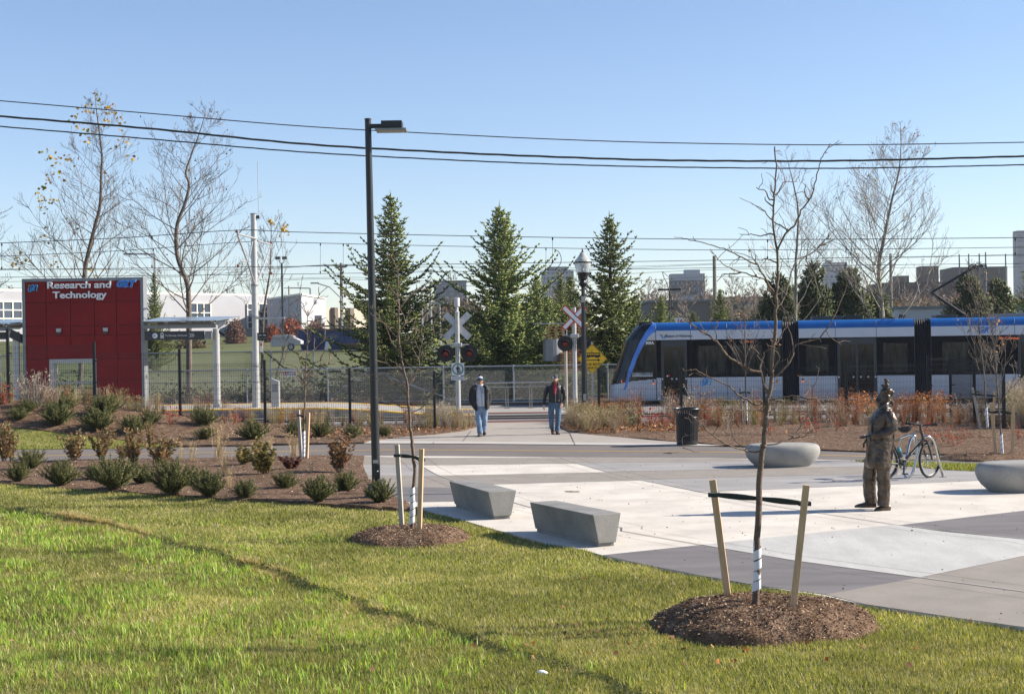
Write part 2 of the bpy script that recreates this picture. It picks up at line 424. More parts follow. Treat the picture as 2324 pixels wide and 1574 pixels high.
def vnoise(X,Y,s,seed=0):
 r = np.random.default_rng(seed);T = r.random((64,64));x = X/s;y = Y/s;xi = np.floor(x).astype(int);yi = np.floor(y).astype(int)
 fx = x-xi;fy = y-yi;fx = fx*fx*(3-2*fx);fy = fy*fy*(3-2*fy)
 g = lambda a,b: T[a % 64,b % 64]
 return (g(xi,yi)*(1-fx)+g(xi+1,yi)*fx)*(1-fy)+(g(xi,yi+1)*(1-fx)+g(xi+1,yi+1)*fx)*fy
def lawn_h(X,Y):
 d = seg_dist(X,Y) + (vnoise(X,Y,.35,3)-.5)*.12
 t = np.clip((d+.02)/.05,0,1);fade = np.clip((14.6-np.abs(Y-17))/3,.0,1)
 amp = .035+.085*np.clip(vnoise(X,Y,1.0,9)-.3,0,1)
 return -amp*(1-t)*1.0 + np.where((d > 0) & (d < .5),(.5-d)*.07,0) + (vnoise(X,Y,.9,1)-.5)*.05 + (vnoise(X,Y,.3,2)-.5)*.02 - .012
xs = np.arange(-17,12,.1);ys = np.arange(6,34,.1)
gx,gy = np.meshgrid(xs,ys);gz = np.minimum(lawn_h(gx,gy),.012);nx = len(xs);idx = np.arange(gx.size).reshape(gx.shape)
F_ = np.stack([idx[:-1,:-1],idx[:-1,1:],idx[1:,1:],idx[1:,:-1]],-1).reshape(-1,4)
struct('lawn',arr_mesh('lawn',np.stack([gx,gy,gz],-1).reshape(-1,3),F_,M['lawn'],smooth=True))
# ---- outlines
EDGE_PL = [p1(30,145),p1(20,200),p1(55,300),p1(130,350),p1(240,420),p1(350,472),p1(430,500),p1(540,528),p1(650,560),p1(780,600),p1(900,635),(1180,1218),(1250,1237),(1330,1252),p3(150,240),p3(300,275),p3(620,340),p3(960,400),p3(1250,445),p3(1500,495),p3(2000,570),p3(2324,615),(2600,1495),(3000,1600),(3400,1700)]
PATH_FAR = [(-400,1026),(0,1021),(160,1020),(368,1016.7),(574,1013),(826,1007.6),(1060,1008.5),(1306,1011),(1600,1013.5),(1694,1016),(1868,1024),(2000,1029),(2134,1034),(2225,1038),(2400,1050),(2600,1066),(3000,1100),(3400,1140)]
PATH_NEAR = [(-400,1062),(0,1052.5),(93,1050.5),(260,1046),(397,1043),(574,1039),(738,1036.3),(826,1036),(1060,1037),(1268,1039.5),(1611,1041),(1700,1043),(1850,1044.5),(1940,1047),(2060,1050),(2190,1055),(2400,1070),(2600,1090),(3000,1128),(3400,1174)]
PATH_MID = [(-400,1044),(0,1037),(93,1035),(454,1028),(844,1022),(1162,1023),(1611,1026.5),(1720,1029),(1974,1036.8),(2100,1041),(2213,1045.5),(2400,1058),(2600,1074),(3000,1112),(3400,1155)]
PL_RIGHT = [(3400,1188),(3000,1138),(2600,1098),p2(2324,262),p2(2040,248),p2(1800,238),p2(1570,215),p2(1290,190),p2(1200,180)]
pl = gxy([(x,y) for x,y in EDGE_PL] + PL_RIGHT + [(x,y-.4) for x,y in PATH_NEAR[7:14]][::-1])
# plaza base, then bands 4 mm apart
plaza = struct('plaza',poly_sheet('plaza',pl,.020,M['concrete_white'],skirt=1))
D1 = [p1(345,155),p1(430,225),p1(510,270),p1(600,303),p1(1030,458),p1(1130,487),p1(1740,625),p3(245,115),p3(655,187),p3(1140,270),p3(1780,358),p3(2324,433),(2500,1373)]
D2 = [p1(1325,153),p1(1430,190),p1(1640,250),p1(1860,303),p1(2260,385),p2(170,383),p2(560,462),p2(860,510),p2(1480,605),p2(1800,650),p3(2324,158),(2500,1260)]
def on(line,x=None,y=None):
 """point of the joint where picture height = y (joints fall to the right) or picture x = x"""
 for (a,b),(c,d) in zip(line[:-1],line[1:]):
  if y is not None and (b-y)*(d-y) <= 0 and d != b: return (a+(c-a)*(y-b)/(d-b),y)
  if x is not None and (a-x)*(c-x) <= 0 and c != a: return (x,b+(d-b)*(x-a)/(c-a))
 return line[-1]
def between(line,ya,yb):
 return [p for p in line if ya < p[1] < yb]
def band(name,mt,ta,tb,ba,bb,LL,RR,z=.024):
 """ta,tb: top joint from left line to right line; ba,bb bottom joint"""
 L = [ta,tb] + between(RR,tb[1],bb[1]) + [bb,ba] + between(LL,ta[1],ba[1])[::-1]
 o = link(name,poly_sheet(name,gxy(L),z,mt),plaza)
 return o
OUT_L = EDGE_PL
t0 = 1039.0
band('tan_band',M['tan_aggregate'],on(D1,y=1040.3),on(D2,y=1039.8),on(D1,y=p1(0,205)[1]),on(D2,y=p1(0,193)[1]),D1,D2)
band('tan_band',M['tan_aggregate'],on(D1,y=p1(0,275)[1]),on(D2,y=p1(0,251)[1]),on(D1,y=p1(0,338)[1]),on(D2,y=p1(0,305)[1]),D1,D2)
a,b = p3(655,187),p3(1650,83);c,d = p3(1780,358),p3(2700,170)
link('cool_band',poly_sheet('cool_band',gxy([a,p3(1650,83),p3(2324,158),(2417,1244.4),p3(2324,245),c,p3(1140,270)]),.024,M['concrete_cool']),plaza)
o = link('tan_band',poly_sheet('tan_band',gxy([c,p3(2324,245.5),(2418,1245.4),(2500,1260.8),(2560,1279),(2560,1388),p3(2324,433)]),.024,M['tan_aggregate']),plaza)
# outer strip, left of the first joint
band('tan_band',M['tan_aggregate'],(828,1036.6),on(D1,y=1040.3),(824,1057.3),on(D1,y=p1(0,205)[1]),OUT_L,D1)
band('grey_band',M['grey_band'],(824,1057.3),on(D1,y=p1(0,205)[1]),(832,1080),on(D1,y=p1(0,275)[1]),OUT_L,D1)
band('tan_band',M['tan_aggregate'],(832,1080),on(D1,y=p1(0,275)[1]),(850,1106),on(D1,y=1110),OUT_L,D1)
band('purple_band',M['purple_band'],(850,1106),on(D1,y=1110),p1(330,452),on(D1,y=1138),OUT_L,D1)
a2 = p3(150,240);b2_ = p3(655,187);c_ = p3(1300,445);d_ = p3(1780,358)
o = link('purple_band',poly_sheet('purple_band',gxy([a2,b2_,p3(1140,270),d_,c_,p3(960,400),p3(620,340),p3(300,275)]),.024,M['purple_band']),plaza)
o = link('tan_band',poly_sheet('tan_band',gxy([c_,d_,p3(2324,433),(2560,1384),(2560,1470),p3(2324,615),p3(2000,570),p3(1500,495)]),.024,M['tan_aggregate']),plaza)
# right of the second joint
o = link('tan_band',poly_sheet('tan_band',gxy([on(D2,y=1039.8),p1(2324,158.5),p2(480,165),p2(1190,176),p2(500,178),p2(0,185),p1(1440,190)]),.024,M['tan_aggregate']),plaza)
o = link('grey_band',poly_sheet('grey_band',gxy([p1(1442,190.5),p2(0,185.5),p2(500,178.5),p2(1188,177),p2(1290,191),p2(1400,202),p2(1270,214),p2(0,240),p1(1640,248)]),.024,M['grey_band']),plaza)
o = link('tan_band',poly_sheet('tan_band',gxy([p1(1645,249),p2(0,241),p2(1270,215),p2(1402,202.5),p2(1570,216),p2(1650,224),p2(1290,262),p2(0,297),p1(1868,302)]),.024,M['tan_aggregate']),plaza)
o = link('grey_band',poly_sheet('grey_band',gxy([p1(1872,303.5),p2(0,298),p2(1290,263),p2(1655,225),p2(1800,239),p2(2040,249),p2(2324,263),(2600,1099),(2600,1110),p2(2040,308),p2(1280,340),p2(190,384),p1(2262,384)]),.024,M['grey_band']),plaza)
o = link('purple_band',poly_sheet('purple_band',gxy([p2(1500,606),p2(2324,510),(2560,1140),(2560,1278),p3(2324,159),p2(1800,650)]),.024,M['purple_band']),plaza)
def strip(pts,w,z,m,name,parent=None,top=0):
 """narrow painted or sawn line along world points"""
 mb = MB();P = [Vector((p[0],p[1],0)) for p in pts]
 for i in range(len(P)-1):
  d = (P[i+1]-P[i]).normalized();n = Vector((-d.y,d.x,0))*w/2
  q = [P[i]-n,P[i+1]-n,P[i+1]+n,P[i]+n]
  mb.add([(v.x,v.y,z+terrain(v.x,v.y)*0) for v in q],[(0,1,2,3)])
 me = mb.mesh(name,m);return link(name,me,parent)
for Ln in (D1,D2):
 w = [G(x,y) for x,y in Ln];strip(w,.016,.028,M['joint'],'joint',plaza)
 strip([(p.x+.016,p.y+.01) for p in w],.012,.0295,M['scar'],'joint',plaza)
for Ln in (D1,D2):
 w = [G(x,y) for x,y in Ln]
 for o_ in (-.33,.33):
  q_ = []
  for i in range(len(w)):
   t = (w[min(i+1,len(w)-1)]-w[max(i-1,0)]).normalized();q_.append((w[i].x-t.y*o_,w[i].y+t.x*o_))
  strip(q_,.007,.0275,M['joint'],'joint',plaza)
for A,B in ((p3(655,187),p3(1650,83)),(p3(1780,358),p3(2324,245)),(p3(150,240),p3(655,187)),(p2(1500,605),p2(2324,510)),(p1(470,450),p1(625,447)),(p1(1000,392),p1(2260,385)),(p1(950,335),p1(1860,305)),(p1(425,205),p1(1455,193))):
 strip([G(*A),G(*B)],.014,.0285,M['scar'],'joint',plaza)
# ---- path
path = struct('path',poly_sheet('path',gxy(PATH_FAR + PATH_NEAR[::-1]),.012,M['asphalt']))
pw = [G(x,y) for x,y in PATH_MID]
pw = catmull(pw,4)
link('centre_line',strip(pw,.10,.016,M['line_yellow'],'centre_line').data,path);bpy.data.objects.remove(bpy.data.objects['centre_line'])
# ---- walk to the crossing, with its paler kerb strip along the path
walk = gxy([c3(618,1290),c3(1088,1288),(1268,966),(1274,974),(1290,981),(1340,987),(1418,994),(1500,1001),(1590,1008),(1650,1012.5),(1600,1013.3),(1306,1010.8),(1060,1008.3),(826,1007.4),(835,1003),(908,993.5),(989,987),(1054,979),(1080,971),(1088,962)])
wk = struct('pavement',poly_sheet('pavement',walk,.022,M['walk']))
link('kerb_strip',poly_sheet('kerb_strip',gxy([(840,1001.5),(1060,1003.5),(1306,1005.5),(1560,1008),(1640,1012),(1600,1013.1),(1306,1010.6),(1060,1008.1),(828,1007.2)]),.026,M['kerb']),wk)
for A,B in ((c3(500,1355),c3(440,1430)),(c3(1180,1355),c3(1225,1455)),(p1(490,52),p1(485,62))):
 strip([G(*A),G(*B)],.02,.030,M['joint'],'joint',wk)
# manhole cover in the path
mh = G(*p1(1790,72));mb = MB();mb.loft([((mh.x,mh.y,.0),.36,.36),((mh.x,mh.y,.019),.36,.36)],24);mb.loft([((mh.x,mh.y,.019),.30,.30),((mh.x,mh.y,.023),.30,.30)],24)
tag(mb.build('manhole_cover',M['dark_grey']),'round iron manhole cover at the edge of the asphalt path','manhole cover')
# ---- beds
EDGE_BED = [(-400,1062),(-200,1075),(0,1099),(130,1108.6),(281,1117),(397,1125),(548,1137),(675,1142),(770,1149),(864,1156),(940,1160)]
BED_A = gxy(EDGE_BED + [p1(350,474),p1(240,422),p1(130,352),p1(55,302),p1(20,202),p1(30,147)] + [(x,y+.3) for x,y in PATH_NEAR[1:8]][::-1])
ba = poly_sheet('mulch_bed',BED_A,.0,M['mulch'],step=.3,skirt=1)
for v in ba.vertices:
 if v.co.z < -.1: continue
 v.co.z = .022 + .06*float(vnoise(np.array([v.co.x]),np.array([v.co.y]),1.1,4)[0])*(1 if inpoly(np.array([v.co.x]),np.array([v.co.y+.0]),BED_A)[0] else 0)
struct('mulch_bed',ba)
FRONT_B = [(-300,950),(0,971),(119,983),(238,996),(368,1009),(411,1016)]
def terr_pts(L): return [(lambda p: (p.x,p.y))(GT(x,y)) for x,y in L]
BED_B = terr_pts(FRONT_B) + gxy([(574,1012.7),(826,1007.3),(835,1002.7),(908,993),(989,986.6),(1054,978.6),(1080,970.6),(1088,961)])
pb = G(1088,958);BED_B += [(pb.x,46.6),(-24,46.6)]
bb_ = struct('planting_bed',poly_sheet('planting_bed',BED_B,.03,M['mulch'],step=.4,drape=True,skirt=1))
for p in bb_.data.vertices: p.co.z += 0 if p.co.z < -.1 else .05*float(vnoise(np.array([p.co.x]),np.array([p.co.y]),.8,7)[0])
GS = terr_pts([(-300,949),(0,970.8),(119,982.8),(238,995.8),(368,1008.8),(411,1015.5)]) + gxy([(368,1016.9),(160,1020.2),(0,1021.2),(-300,1025)])
struct('grass_verge',poly_sheet('grass_verge',GS,.026,M['lawn'],step=.4,drape=True,skirt=1))
BED_C = gxy([(1262,957),(1270,966.4),(1276,974.4),(1292,981.4),(1342,987.4),(1420,994.4),(1502,1001.4),(1592,1008.4),(1652,1012.9),(1696,1015.5),(1868,1023.6),(2000,1028.6),(2134,1033.6),(2225,1037.6),(2400,1049.5),(2600,1065),(3000,1099),(3400,1139)]) + [(30,46.6),(2.0,46.6)]
bc = poly_sheet('shrub_bed',BED_C,.016,M['mulch'],step=.4,skirt=1)
for v in bc.vertices: v.co.z += 0 if v.co.z < -.1 else .05*float(vnoise(np.array([v.co.x]),np.array([v.co.y]),.9,8)[0])
struct('shrub_bed',bc)
GR = gxy([(1920,1047.5),(1960,1049),(2060,1051),(2190,1056),(2400,1071),(2600,1091),(2600,1097)] + [(x,y-.3) for x,y in PL_RIGHT[3:]])
struct('verge',poly_sheet('verge',GR,.024,M['lawn'],step=.5))
# ---- tracks
tb = struct('track_bed',poly_sheet('track_bed',[(-45,46.2),(45,46.2),(45,62.6),(-45,62.6)],.008,M['track']))
TA = R(-5.0)
struct('crossing',poly_sheet('crossing',[(-2.0,47.2),(2.1,47.2),(2.4,57.8),(-2.0,57.8)],.013,M['asphalt_edge']))
def rail_line(y0,nm):
 mb = MB()
 for yy in (y0,y0+1.45):
  mb.box((0,yy,.03),(90,.07,.06));mb.box((0,yy,.012),(90,.22,.012))
 return mb.build(nm,M['rail'])
tag(rail_line(49.5,'railway_track'),'steel rails of the nearer tram track crossing the walkway','railway track')
mb = MB();
for yy in (.62,2.07): mb.box((15,yy,.05),(60,.07,.08))
# ================================================================ platform
PX0,PX1,PY0,PY1 = -30.0,G(1085,941).x,52.6,57.6
def plat_z(x): return .35*(1-sstep(PX1-6.5,PX1,x))
pf = thing('station_platform','raised grey concrete tram platform with yellow edges ramping down to the walkway','platform',(PX0,PY0,0))
def profile_strip(mb,y0,y1,zo,x0=PX0,x1=PX1,n=60,bottom=0):
 b = len(mb.v)
 for i in range(n+1):
  x = lerp(x0,x1,i/n);z = plat_z(x)+zo
  mb.v += [(x,y0,z),(x,y1,z),(x,y0,bottom or (z-.05 if zo else 0)),(x,y1,bottom or (z-.05 if zo else 0))]
 for i in range(n):
  a = b+4*i
  for f in ((a,a+4,a+5,a+1),(a+2,a+6,a+4,a),(a+1,a+5,a+7,a+3)): mb.f.append(f);mb.m.append(mb.mi)
 return mb
profile_strip(MB(),PY0,PY1,.0).build('deck',M['platform_c'],pf,world=True)
for y0,y1 in ((PY0-.01,PY0+.38),(PY1-.38,PY1+.01)):
 profile_strip(MB(),y0,y1,.012).build('tactile_strip',M['tactile'],pf,world=True)
mb = MB();mb.box(((PX0+PX1-5)/2,PY0-.02,.13),(PX1-5-PX0,.03,.22));mb.build('side_wall',M['platform_s'],pf,world=True)
# tactile brown strips where the walkway meets the rails
tx = thing('tactile_paving','brown ribbed warning strip on the near side of the tram rails','warning strip',(0,47.4,0),0)
mb = MB();
a,b = G(*c3(612,1293)),G(*c3(1088,1288))
for i in range(46): mb.box((lerp(a.x,b.x,i/45.),lerp(a.y,b.y,i/45.),.03),(.055,.55,.012))
mb.build('ribs',M['brown_strip'],tx,world=True)
MB().box(((a.x+b.x)/2,(a.y+b.y)/2,.018),(b.x-a.x+.1,.6,.012)).build('plate',M['brown_strip'],tx,world=True)
tx = thing('tactile_paving','brown ribbed warning strip on the far side of the rails before the handrail','warning strip',(0,53.0,0),0)
mb = MB();a,b = G(*c3(618,1231)),G(*c3(1045,1225))
for i in range(46): mb.box((lerp(a.x,b.x,i/45.),lerp(a.y,b.y,i/45.),.03),(.055,.6,.012))
mb.build('ribs',M['brown_strip'],tx,world=True)
MB().box(((a.x+b.x)/2,(a.y+b.y)/2,.018),(b.x-a.x+.1,.65,.012)).build('plate',M['brown_strip'],tx,world=True)
rf = struct('refuge_pavement',poly_sheet('refuge_pavement',[(PX1-.2,53.3),(3.6,53.3),(3.6,57.4),(PX1-.2,57.4)],.017,M['platform_c']))
# ================================================================ shelter
WY = 54.5
WL,WR = V(50,700,WY).x,V(326,700,WY).x;WB = .35;WT = V(187,630.5,WY).z
sh = thing('station_sign_wall','tall red panelled station wall in a grey frame with white letters','station wall',((WL+WR)/2,WY,WB))
U = .27036*WY/FO                 # metres per c1 pixel
def wx(px): return lerp(WL,WR,(px-183)/(1205-183))
def wz(py): return lerp(WT,WB,(py-240)/(1322-240))
M['red_panel'] = mat('red_panel',(.205,.012,.013),.5,0,.12,.7,spec=.22)
FR = .12;D_ = .55
mb = MB();mb.box((WL+FR/2,WY+D_/2,(WT+WB)/2),(FR,D_,WT-WB));mb.box((WR-FR/2,WY+D_/2,(WT+WB)/2),(FR,D_,WT-WB))
mb.box(((WL+WR)/2,WY+D_/2,WT-FR/2),(WR-WL-2*FR,D_,FR));mb.box(((WL+WR)/2,WY+D_/2,WB+.10),(WR-WL-2*FR,D_-.02,.2))
mb.build('frame',M['frame_grey'],sh,world=True,bevel=.01)
cols = [wx(v) for v in (206,385,588,790,975,1163)];cols[0] = WL+FR;cols[-1] = WR-FR
rows = [wz(v) for v in (262,440,635,712,905,1095,1278)];rows[0] = WT-FR;rows[-1] = WB+.2
WX0,WX1 = wx(403),wx(800)
mb = MB();g = .008
for i in range(5):
 for j in range(6):
  x0,x1,z1,z0 = cols[i],cols[i+1],rows[j],rows[j+1]
  if j >= 4:
   if i in (1,2): continue
   if i == 0: x1 = WX0
   if i == 3: x0 = WX1
  for yy in (WY+.03,WY+D_-.03): mb.box(((x0+x1)/2,yy,(z0+z1)/2),(x1-x0-g*2,.03,z1-z0-g*2))
mb.build('cladding',M['red_panel'],sh,world=True,bevel=.003)
mb = MB()
zt = rows[4]
mb.box(((WL+WR)/2,WY+D_/2,(WT-FR+zt)/2),(WR-WL-2*FR,D_-.14,WT-FR-zt))
mb.box(((WL+FR+WX0)/2,WY+D_/2,(zt+WB+.2)/2),(WX0-WL-FR,D_-.14,zt-WB-.2));mb.box(((WX1+WR-FR)/2,WY+D_/2,(zt+WB+.2)/2),(WR-FR-WX1,D_-.14,zt-WB-.2))
mb.build('core',M['dark_grey'],sh,world=True)
mb = MB();w = .16
mb.box((WX0+w/2,WY+D_/2,(zt+WB+.2)/2),(w,D_-.04,zt-WB-.2));mb.box((WX1-w/2,WY+D_/2,(zt+WB+.2)/2),(w,D_-.04,zt-WB-.2))
mb.box(((WX0+WX1)/2,WY+D_/2,zt-w/2),(WX1-WX0-2*w,D_-.04,w));mb.box(((WX0+WX1)/2,WY+D_/2,wz(1100)),(WX1-WX0-2*w,.1,.07))
mb.build('window_frame',M['alu'],sh,world=True,bevel=.005)
mg,nt,bs = nodes_of('clear_glass');bs.inputs['Transmission Weight'].default_value = 1;bs.inputs['Roughness'].default_value = .02;bs.inputs['IOR'].default_value = 1.05;bs.inputs['Base Color'].default_value = (.85,.92,.9,1);M['clear'] = mg
MB().box(((WX0+WX1)/2,WY+D_/2,(zt-w+WB+.2)/2),(WX1-WX0-2*w-.01,.012,zt-w-WB-.2)).build('window_pane',M['clear'],sh,world=True)
for px in (493,886):
 x,z = wx(px)-sh.location.x,wz(674)-sh.location.z
 o = MB().box((x,-.06,z+.03),(.18,.10,.14)).build('wall_light',M['alu'],sh,bevel=.01)
 MB().prism([(-.08,-.05),(.08,-.05),(.085,.04),(-.085,.04)],(x,-.02,z-.08),(1,0,0),(0,0,1),.07).build('lens',M['dark_grey'],o)
def lx(px): return wx(px)-sh.location.x
def lz(py): return wz(py)-sh.location.z
for s,cx,cy,wd in (('Research and',668,300,533),('Technology',672,381,452)):
 t = text('lettering',s,.36,(lx(cx),-.05,lz(cy)),sh,M['letter'],ext=.03,bold=.008)
 sc = wd*U/max(.01,t.dimensions.x);t.data.transform(Matrix.Translation((lx(cx),0,0)) @ Matrix.Diagonal((sc,1,1,1)) @ Matrix.Translation((-lx(cx),0,0)))
def ribbon(mb,pts,w,y,th):
 """flat stroke standing in the xz plane"""
 P = [Vector((p[0],0,p[1])) for p in pts];n = len(P);A = [];B = []
 for i in range(n):
  t = (P[min(i+1,n-1)]-P[max(i-1,0)]).normalized();nn = Vector((-t.z,0,t.x))*w/2
  A.append(P[i]+nn);B.append(P[i]-nn)
 vs = [(p.x,y,p.z) for p in A+B]+[(p.x,y+th,p.z) for p in A+B];N2 = 2*n
 fs = []
 for i in range(n-1):
  fs += [(i,n+i,n+i+1,i+1),(N2+i,N2+i+1,N2+n+i+1,N2+n+i),(i,i+1,N2+i+1,N2+i),(n+i,N2+n+i,N2+n+i+1,n+i+1)]
 fs += [(0,N2,N2+n,n),(n-1,2*n-1,N2+2*n-1,N2+n-1)]
 return mb.add(vs,fs)
def ion_logo(x,y,z,h,parent,th=.03,ms=None,nm='emblem'):
 """the line's mark: slanted i with a green dot, a ring and an arch run together"""
 sl = .18;ms = ms or (M['logo_teal'],M['logo_blue'],M['logo_green']);mb = MB()
 S = lambda u,v: (x+(u+v*sl)*h,z+v*h)
 sl = .18;ribbon(mb,[S(0,.62),S(0,.22),S(.03,.1),S(.12,.03),S(.26,0),S(.40,.03),S(.5,.14),S(.52,.4),S(.5,.6)],.13*h,y,th)
 mb.mi = 1;ring = [S(.47+.20*math.cos(a),.5+.42*math.sin(a)) for a in [2*math.pi*k/20 for k in range(21)]]
 ribbon(mb,ring,.13*h,y-.006,th)
 mb.mi = 0;ribbon(mb,[S(.80,.05),S(.80,.6),S(.84,.8),S(.95,.9),S(1.1,.88),S(1.2,.75),S(1.2,.02)],.13*h,y-.003,th)
 mb.mi = 2;ribbon(mb,[S(0,.76),S(0,.92)],.14*h,y,th)
 return mb.build(nm,ms,parent)
ion_logo(lx(240),-.07,lz(346),.27,sh)
t = text('route_lettering','GRT',.34,(lx(1054),-.06,lz(297)),sh,M['logo_blue'],ext=.025,bold=.016,shear=.28)
sc = 160*U/t.dimensions.x;t.data.transform(Matrix.Translation((lx(1054),0,0)) @ Matrix.Diagonal((sc,1,1,1)) @ Matrix.Translation((-lx(1054),0,0)))
M['logo_rim'] = mat('logo_rim',(.35,.5,.7),.4,0,.03,4)
t = text('route_lettering','GRT',.34,(lx(1054)-.004,-.035,lz(297)),sh,M['logo_rim'],ext=.02,bold=.028,shear=.28)
t.data.transform(Matrix.Translation((lx(1054),0,0)) @ Matrix.Diagonal((sc,1,1,1)) @ Matrix.Translation((-lx(1054),0,0)))
# canopy right of the wall
def canopy(label,x0,x1,colx,sign):
 y0 = WY-.2;zb = V(400,735,WY).z
 ca = thing('platform_canopy',label,'canopy',((x0+x1)/2,WY+.8,WB))
 mb = MB();mb.bar((x0,y0+.1,zb-.10),(x1-.45,y0+.1,zb-.10),.14,.30,up=(0,1,0));mb.bar((x0,y0+2.3,zb+.05),(x1-.45,y0+2.3,zb+.05),.14,.25,up=(0,1,0))
 k = max(3,int((x1-x0)/1.1))
 for i in range(k+1):
  xx = lerp(x0+.05,x1-.5,i/k);mb.bar((xx,y0-.25,zb+.02),(xx,y0+2.6,zb+.20),.06,.12,up=(1,0,0))
 mb.build('beams',M['frame_grey'],ca,world=True)
 M.setdefault('canopy_glass',mat('canopy_glass',(.20,.25,.30),.2,.4,.25,3,c2=(.45,.5,.55)))
 MB().prism([(x0,0),(x1-.35,0),(x1,2.95),(x0,2.95)],(0,y0-.35,zb+.08),(1,0,0),Vector((0,1,.07)).normalized(),.03).build('roof',M['canopy_glass'],ca,world=True)
 cz = WB
 mb = MB();mb.loft([((colx,WY+.1,cz),.17,.17),((colx,WY+.1,cz+.14),.17,.17),((colx,WY+.1,cz+.15),.135,.135),((colx,WY+.1,zb-.2),.13,.13)],20)
 mb.build('column',M['alu'],ca,world=True,smooth=True)
 return ca,zb
CX1 = V(*c1(1915,610),WY).x;ca,zb = canopy('glass roofed canopy with a single round column right of the red wall',WR+.02,CX1,V(*c1(1815,1000),WY).x,True)
mb = MB();xx = V(*c1(1860,680),WY).x;mb.prism([(-.1,-.1),(.18,.1),(.2,.18),(-.1,.18)],(xx,WY-.12,zb-.12),(1,0,0),(0,0,1),.1)
mb.build('end_bracket',M['alu'],ca,world=True)
mb = MB();q = V(*c1(1870,705),WY-.1);mb.tube([q+Vector((-.1,0,.06)),q+Vector((.12,-.1,-.06))],.06,10);mb.box(q+Vector((-.12,0,.1)),(.05,.05,.12));mb.build('camera_housing',M['black_metal'],ca,world=True)
mb = MB();q = V(*c1(1712,765),WY+.5);mb.tube([q,q+Vector((.05,0,-.1))],[.09,.05],10);mb.build('camera_housing',M['black_metal'],ca,world=True)
a,b = V(*c1(1212,683),WY-.25),V(*c1(1712,745),WY-.25);bx = (a.x+b.x)/2;bz = (a.z+b.z)/2-.01;bw = b.x-a.x;bh = a.z-b.z+.02
bd = thing('direction_sign','long dark sign with white arrows hanging under the canopy beam','sign',(bx,WY-.22,bz))
MB().box((0,.05,0),(bw,.1,bh)).build('panel',M['dark_grey'],bd,bevel=.006)
U2 = .27036*(WY-.25)/FO;sx = lambda px: V(px*.27036,760,WY-.25).x-bx
m = MB();m.loft([((sx(1299),-.001,0),.10,.10,Matrix.Rotation(R(90),3,'X')),((sx(1299),-.006,0),.10,.10,Matrix.Rotation(R(90),3,'X'))],24);m.build('roundel',M['letter'],bd)
ion_logo(sx(1283),-.012,-.035,.075,bd,.004)
m = MB();c = sx(1359)
for bxx in ((0,.03,.12,.12),): m.box((c,-.006,.02),(.12,.01,.13));m.box((c,-.006,-.075),(.15,.01,.025));m.box((c-.045,-.006,-.1),(.02,.01,.02));m.box((c+.045,-.006,-.1),(.02,.01,.02));m.box((c,-.006,.10),(.03,.01,.01));m.box((c,-.006,.115),(.1,.01,.012))
m.build('tram_symbol',M['letter'],bd);MB().box((c,-.013,.035),(.09,.006,.055)).build('tram_symbol',M['dark_grey'],bd)
text('lettering','To Fairway, Kitchener',.095,(sx(1478),-.006,.0),bd,M['letter'],ext=.003)
m = MB()
for k in range(3):
 x0 = sx(1588+k*14);ribbon(m,[(x0,.075),(x0+.065,0),(x0,-.075)],.018,-.012,.008)
m.build('chevrons',M['letter'],bd)
MB().box((sx(1748),.03,0),(.26,.12,bh*.9)).build('end_box',M['frame_grey'],bd,bevel=.006)
# left canopy (its end shows past the wall)
ca2,zb2 = canopy('dark end of the second canopy left of the red wall',WL-7,WL-.02,WL-.28,False)
mb = MB();a,b = V(*c1(70,690),WY-.4),V(*c1(195,750),WY+.2);mb.bar(a,b,.12,.30);mb.build('edge_beam',M['dark_grey'],ca2,world=True)
MB().box((WL-2.4,WY-.1,zb2-.35),(3.8,.1,.28)).build('sign_panel',M['dark_grey'],ca2,world=True)
# ticket pillar on the platform, catenary mast
a = V(*c2(215,1310),54.2);pil = thing('card_reader_pillar','pale grey pillar with a slanted top standing on the platform','pillar',(a.x,54.2,plat_z(a.x)))
MB().prism([(-.15,0),(.15,0),(.15,.97),(-.15,1.1)],(0,.2,0),(1,0,0),(0,0,1),.28).build('body',M['alu'],pil,bevel=.015)
MB().box((0,-.085,.72),(.2,.02,.3)).build('screen',M['frame_grey'],pil)
a = V(582,920,54.0);cmst = thing('catenary_mast','tall pale grey tubular mast carrying the tram wires over the platform','mast',(a.x,54.0,.35))
H = V(580,486,54).z-.35
mb = MB();mb.loft([((0,0,0),.15,.15),((0,0,.9),.15,.15),((0,0,.91),.13,.13),((0,0,H),.112,.112)],20);mb.build('pole',M['alu'],cmst,smooth=True)
MB().loft([((0,0,H),.13,.13),((0,0,H+.03),.13,.13)],20).build('cap',M['frame_grey'],cmst)
def mp(x,y): p = V(*s4(x,y),54.0);return Vector((p.x-cmst.location.x,0,p.z-.35))
T1Y,T2Y = -3.6,5.9
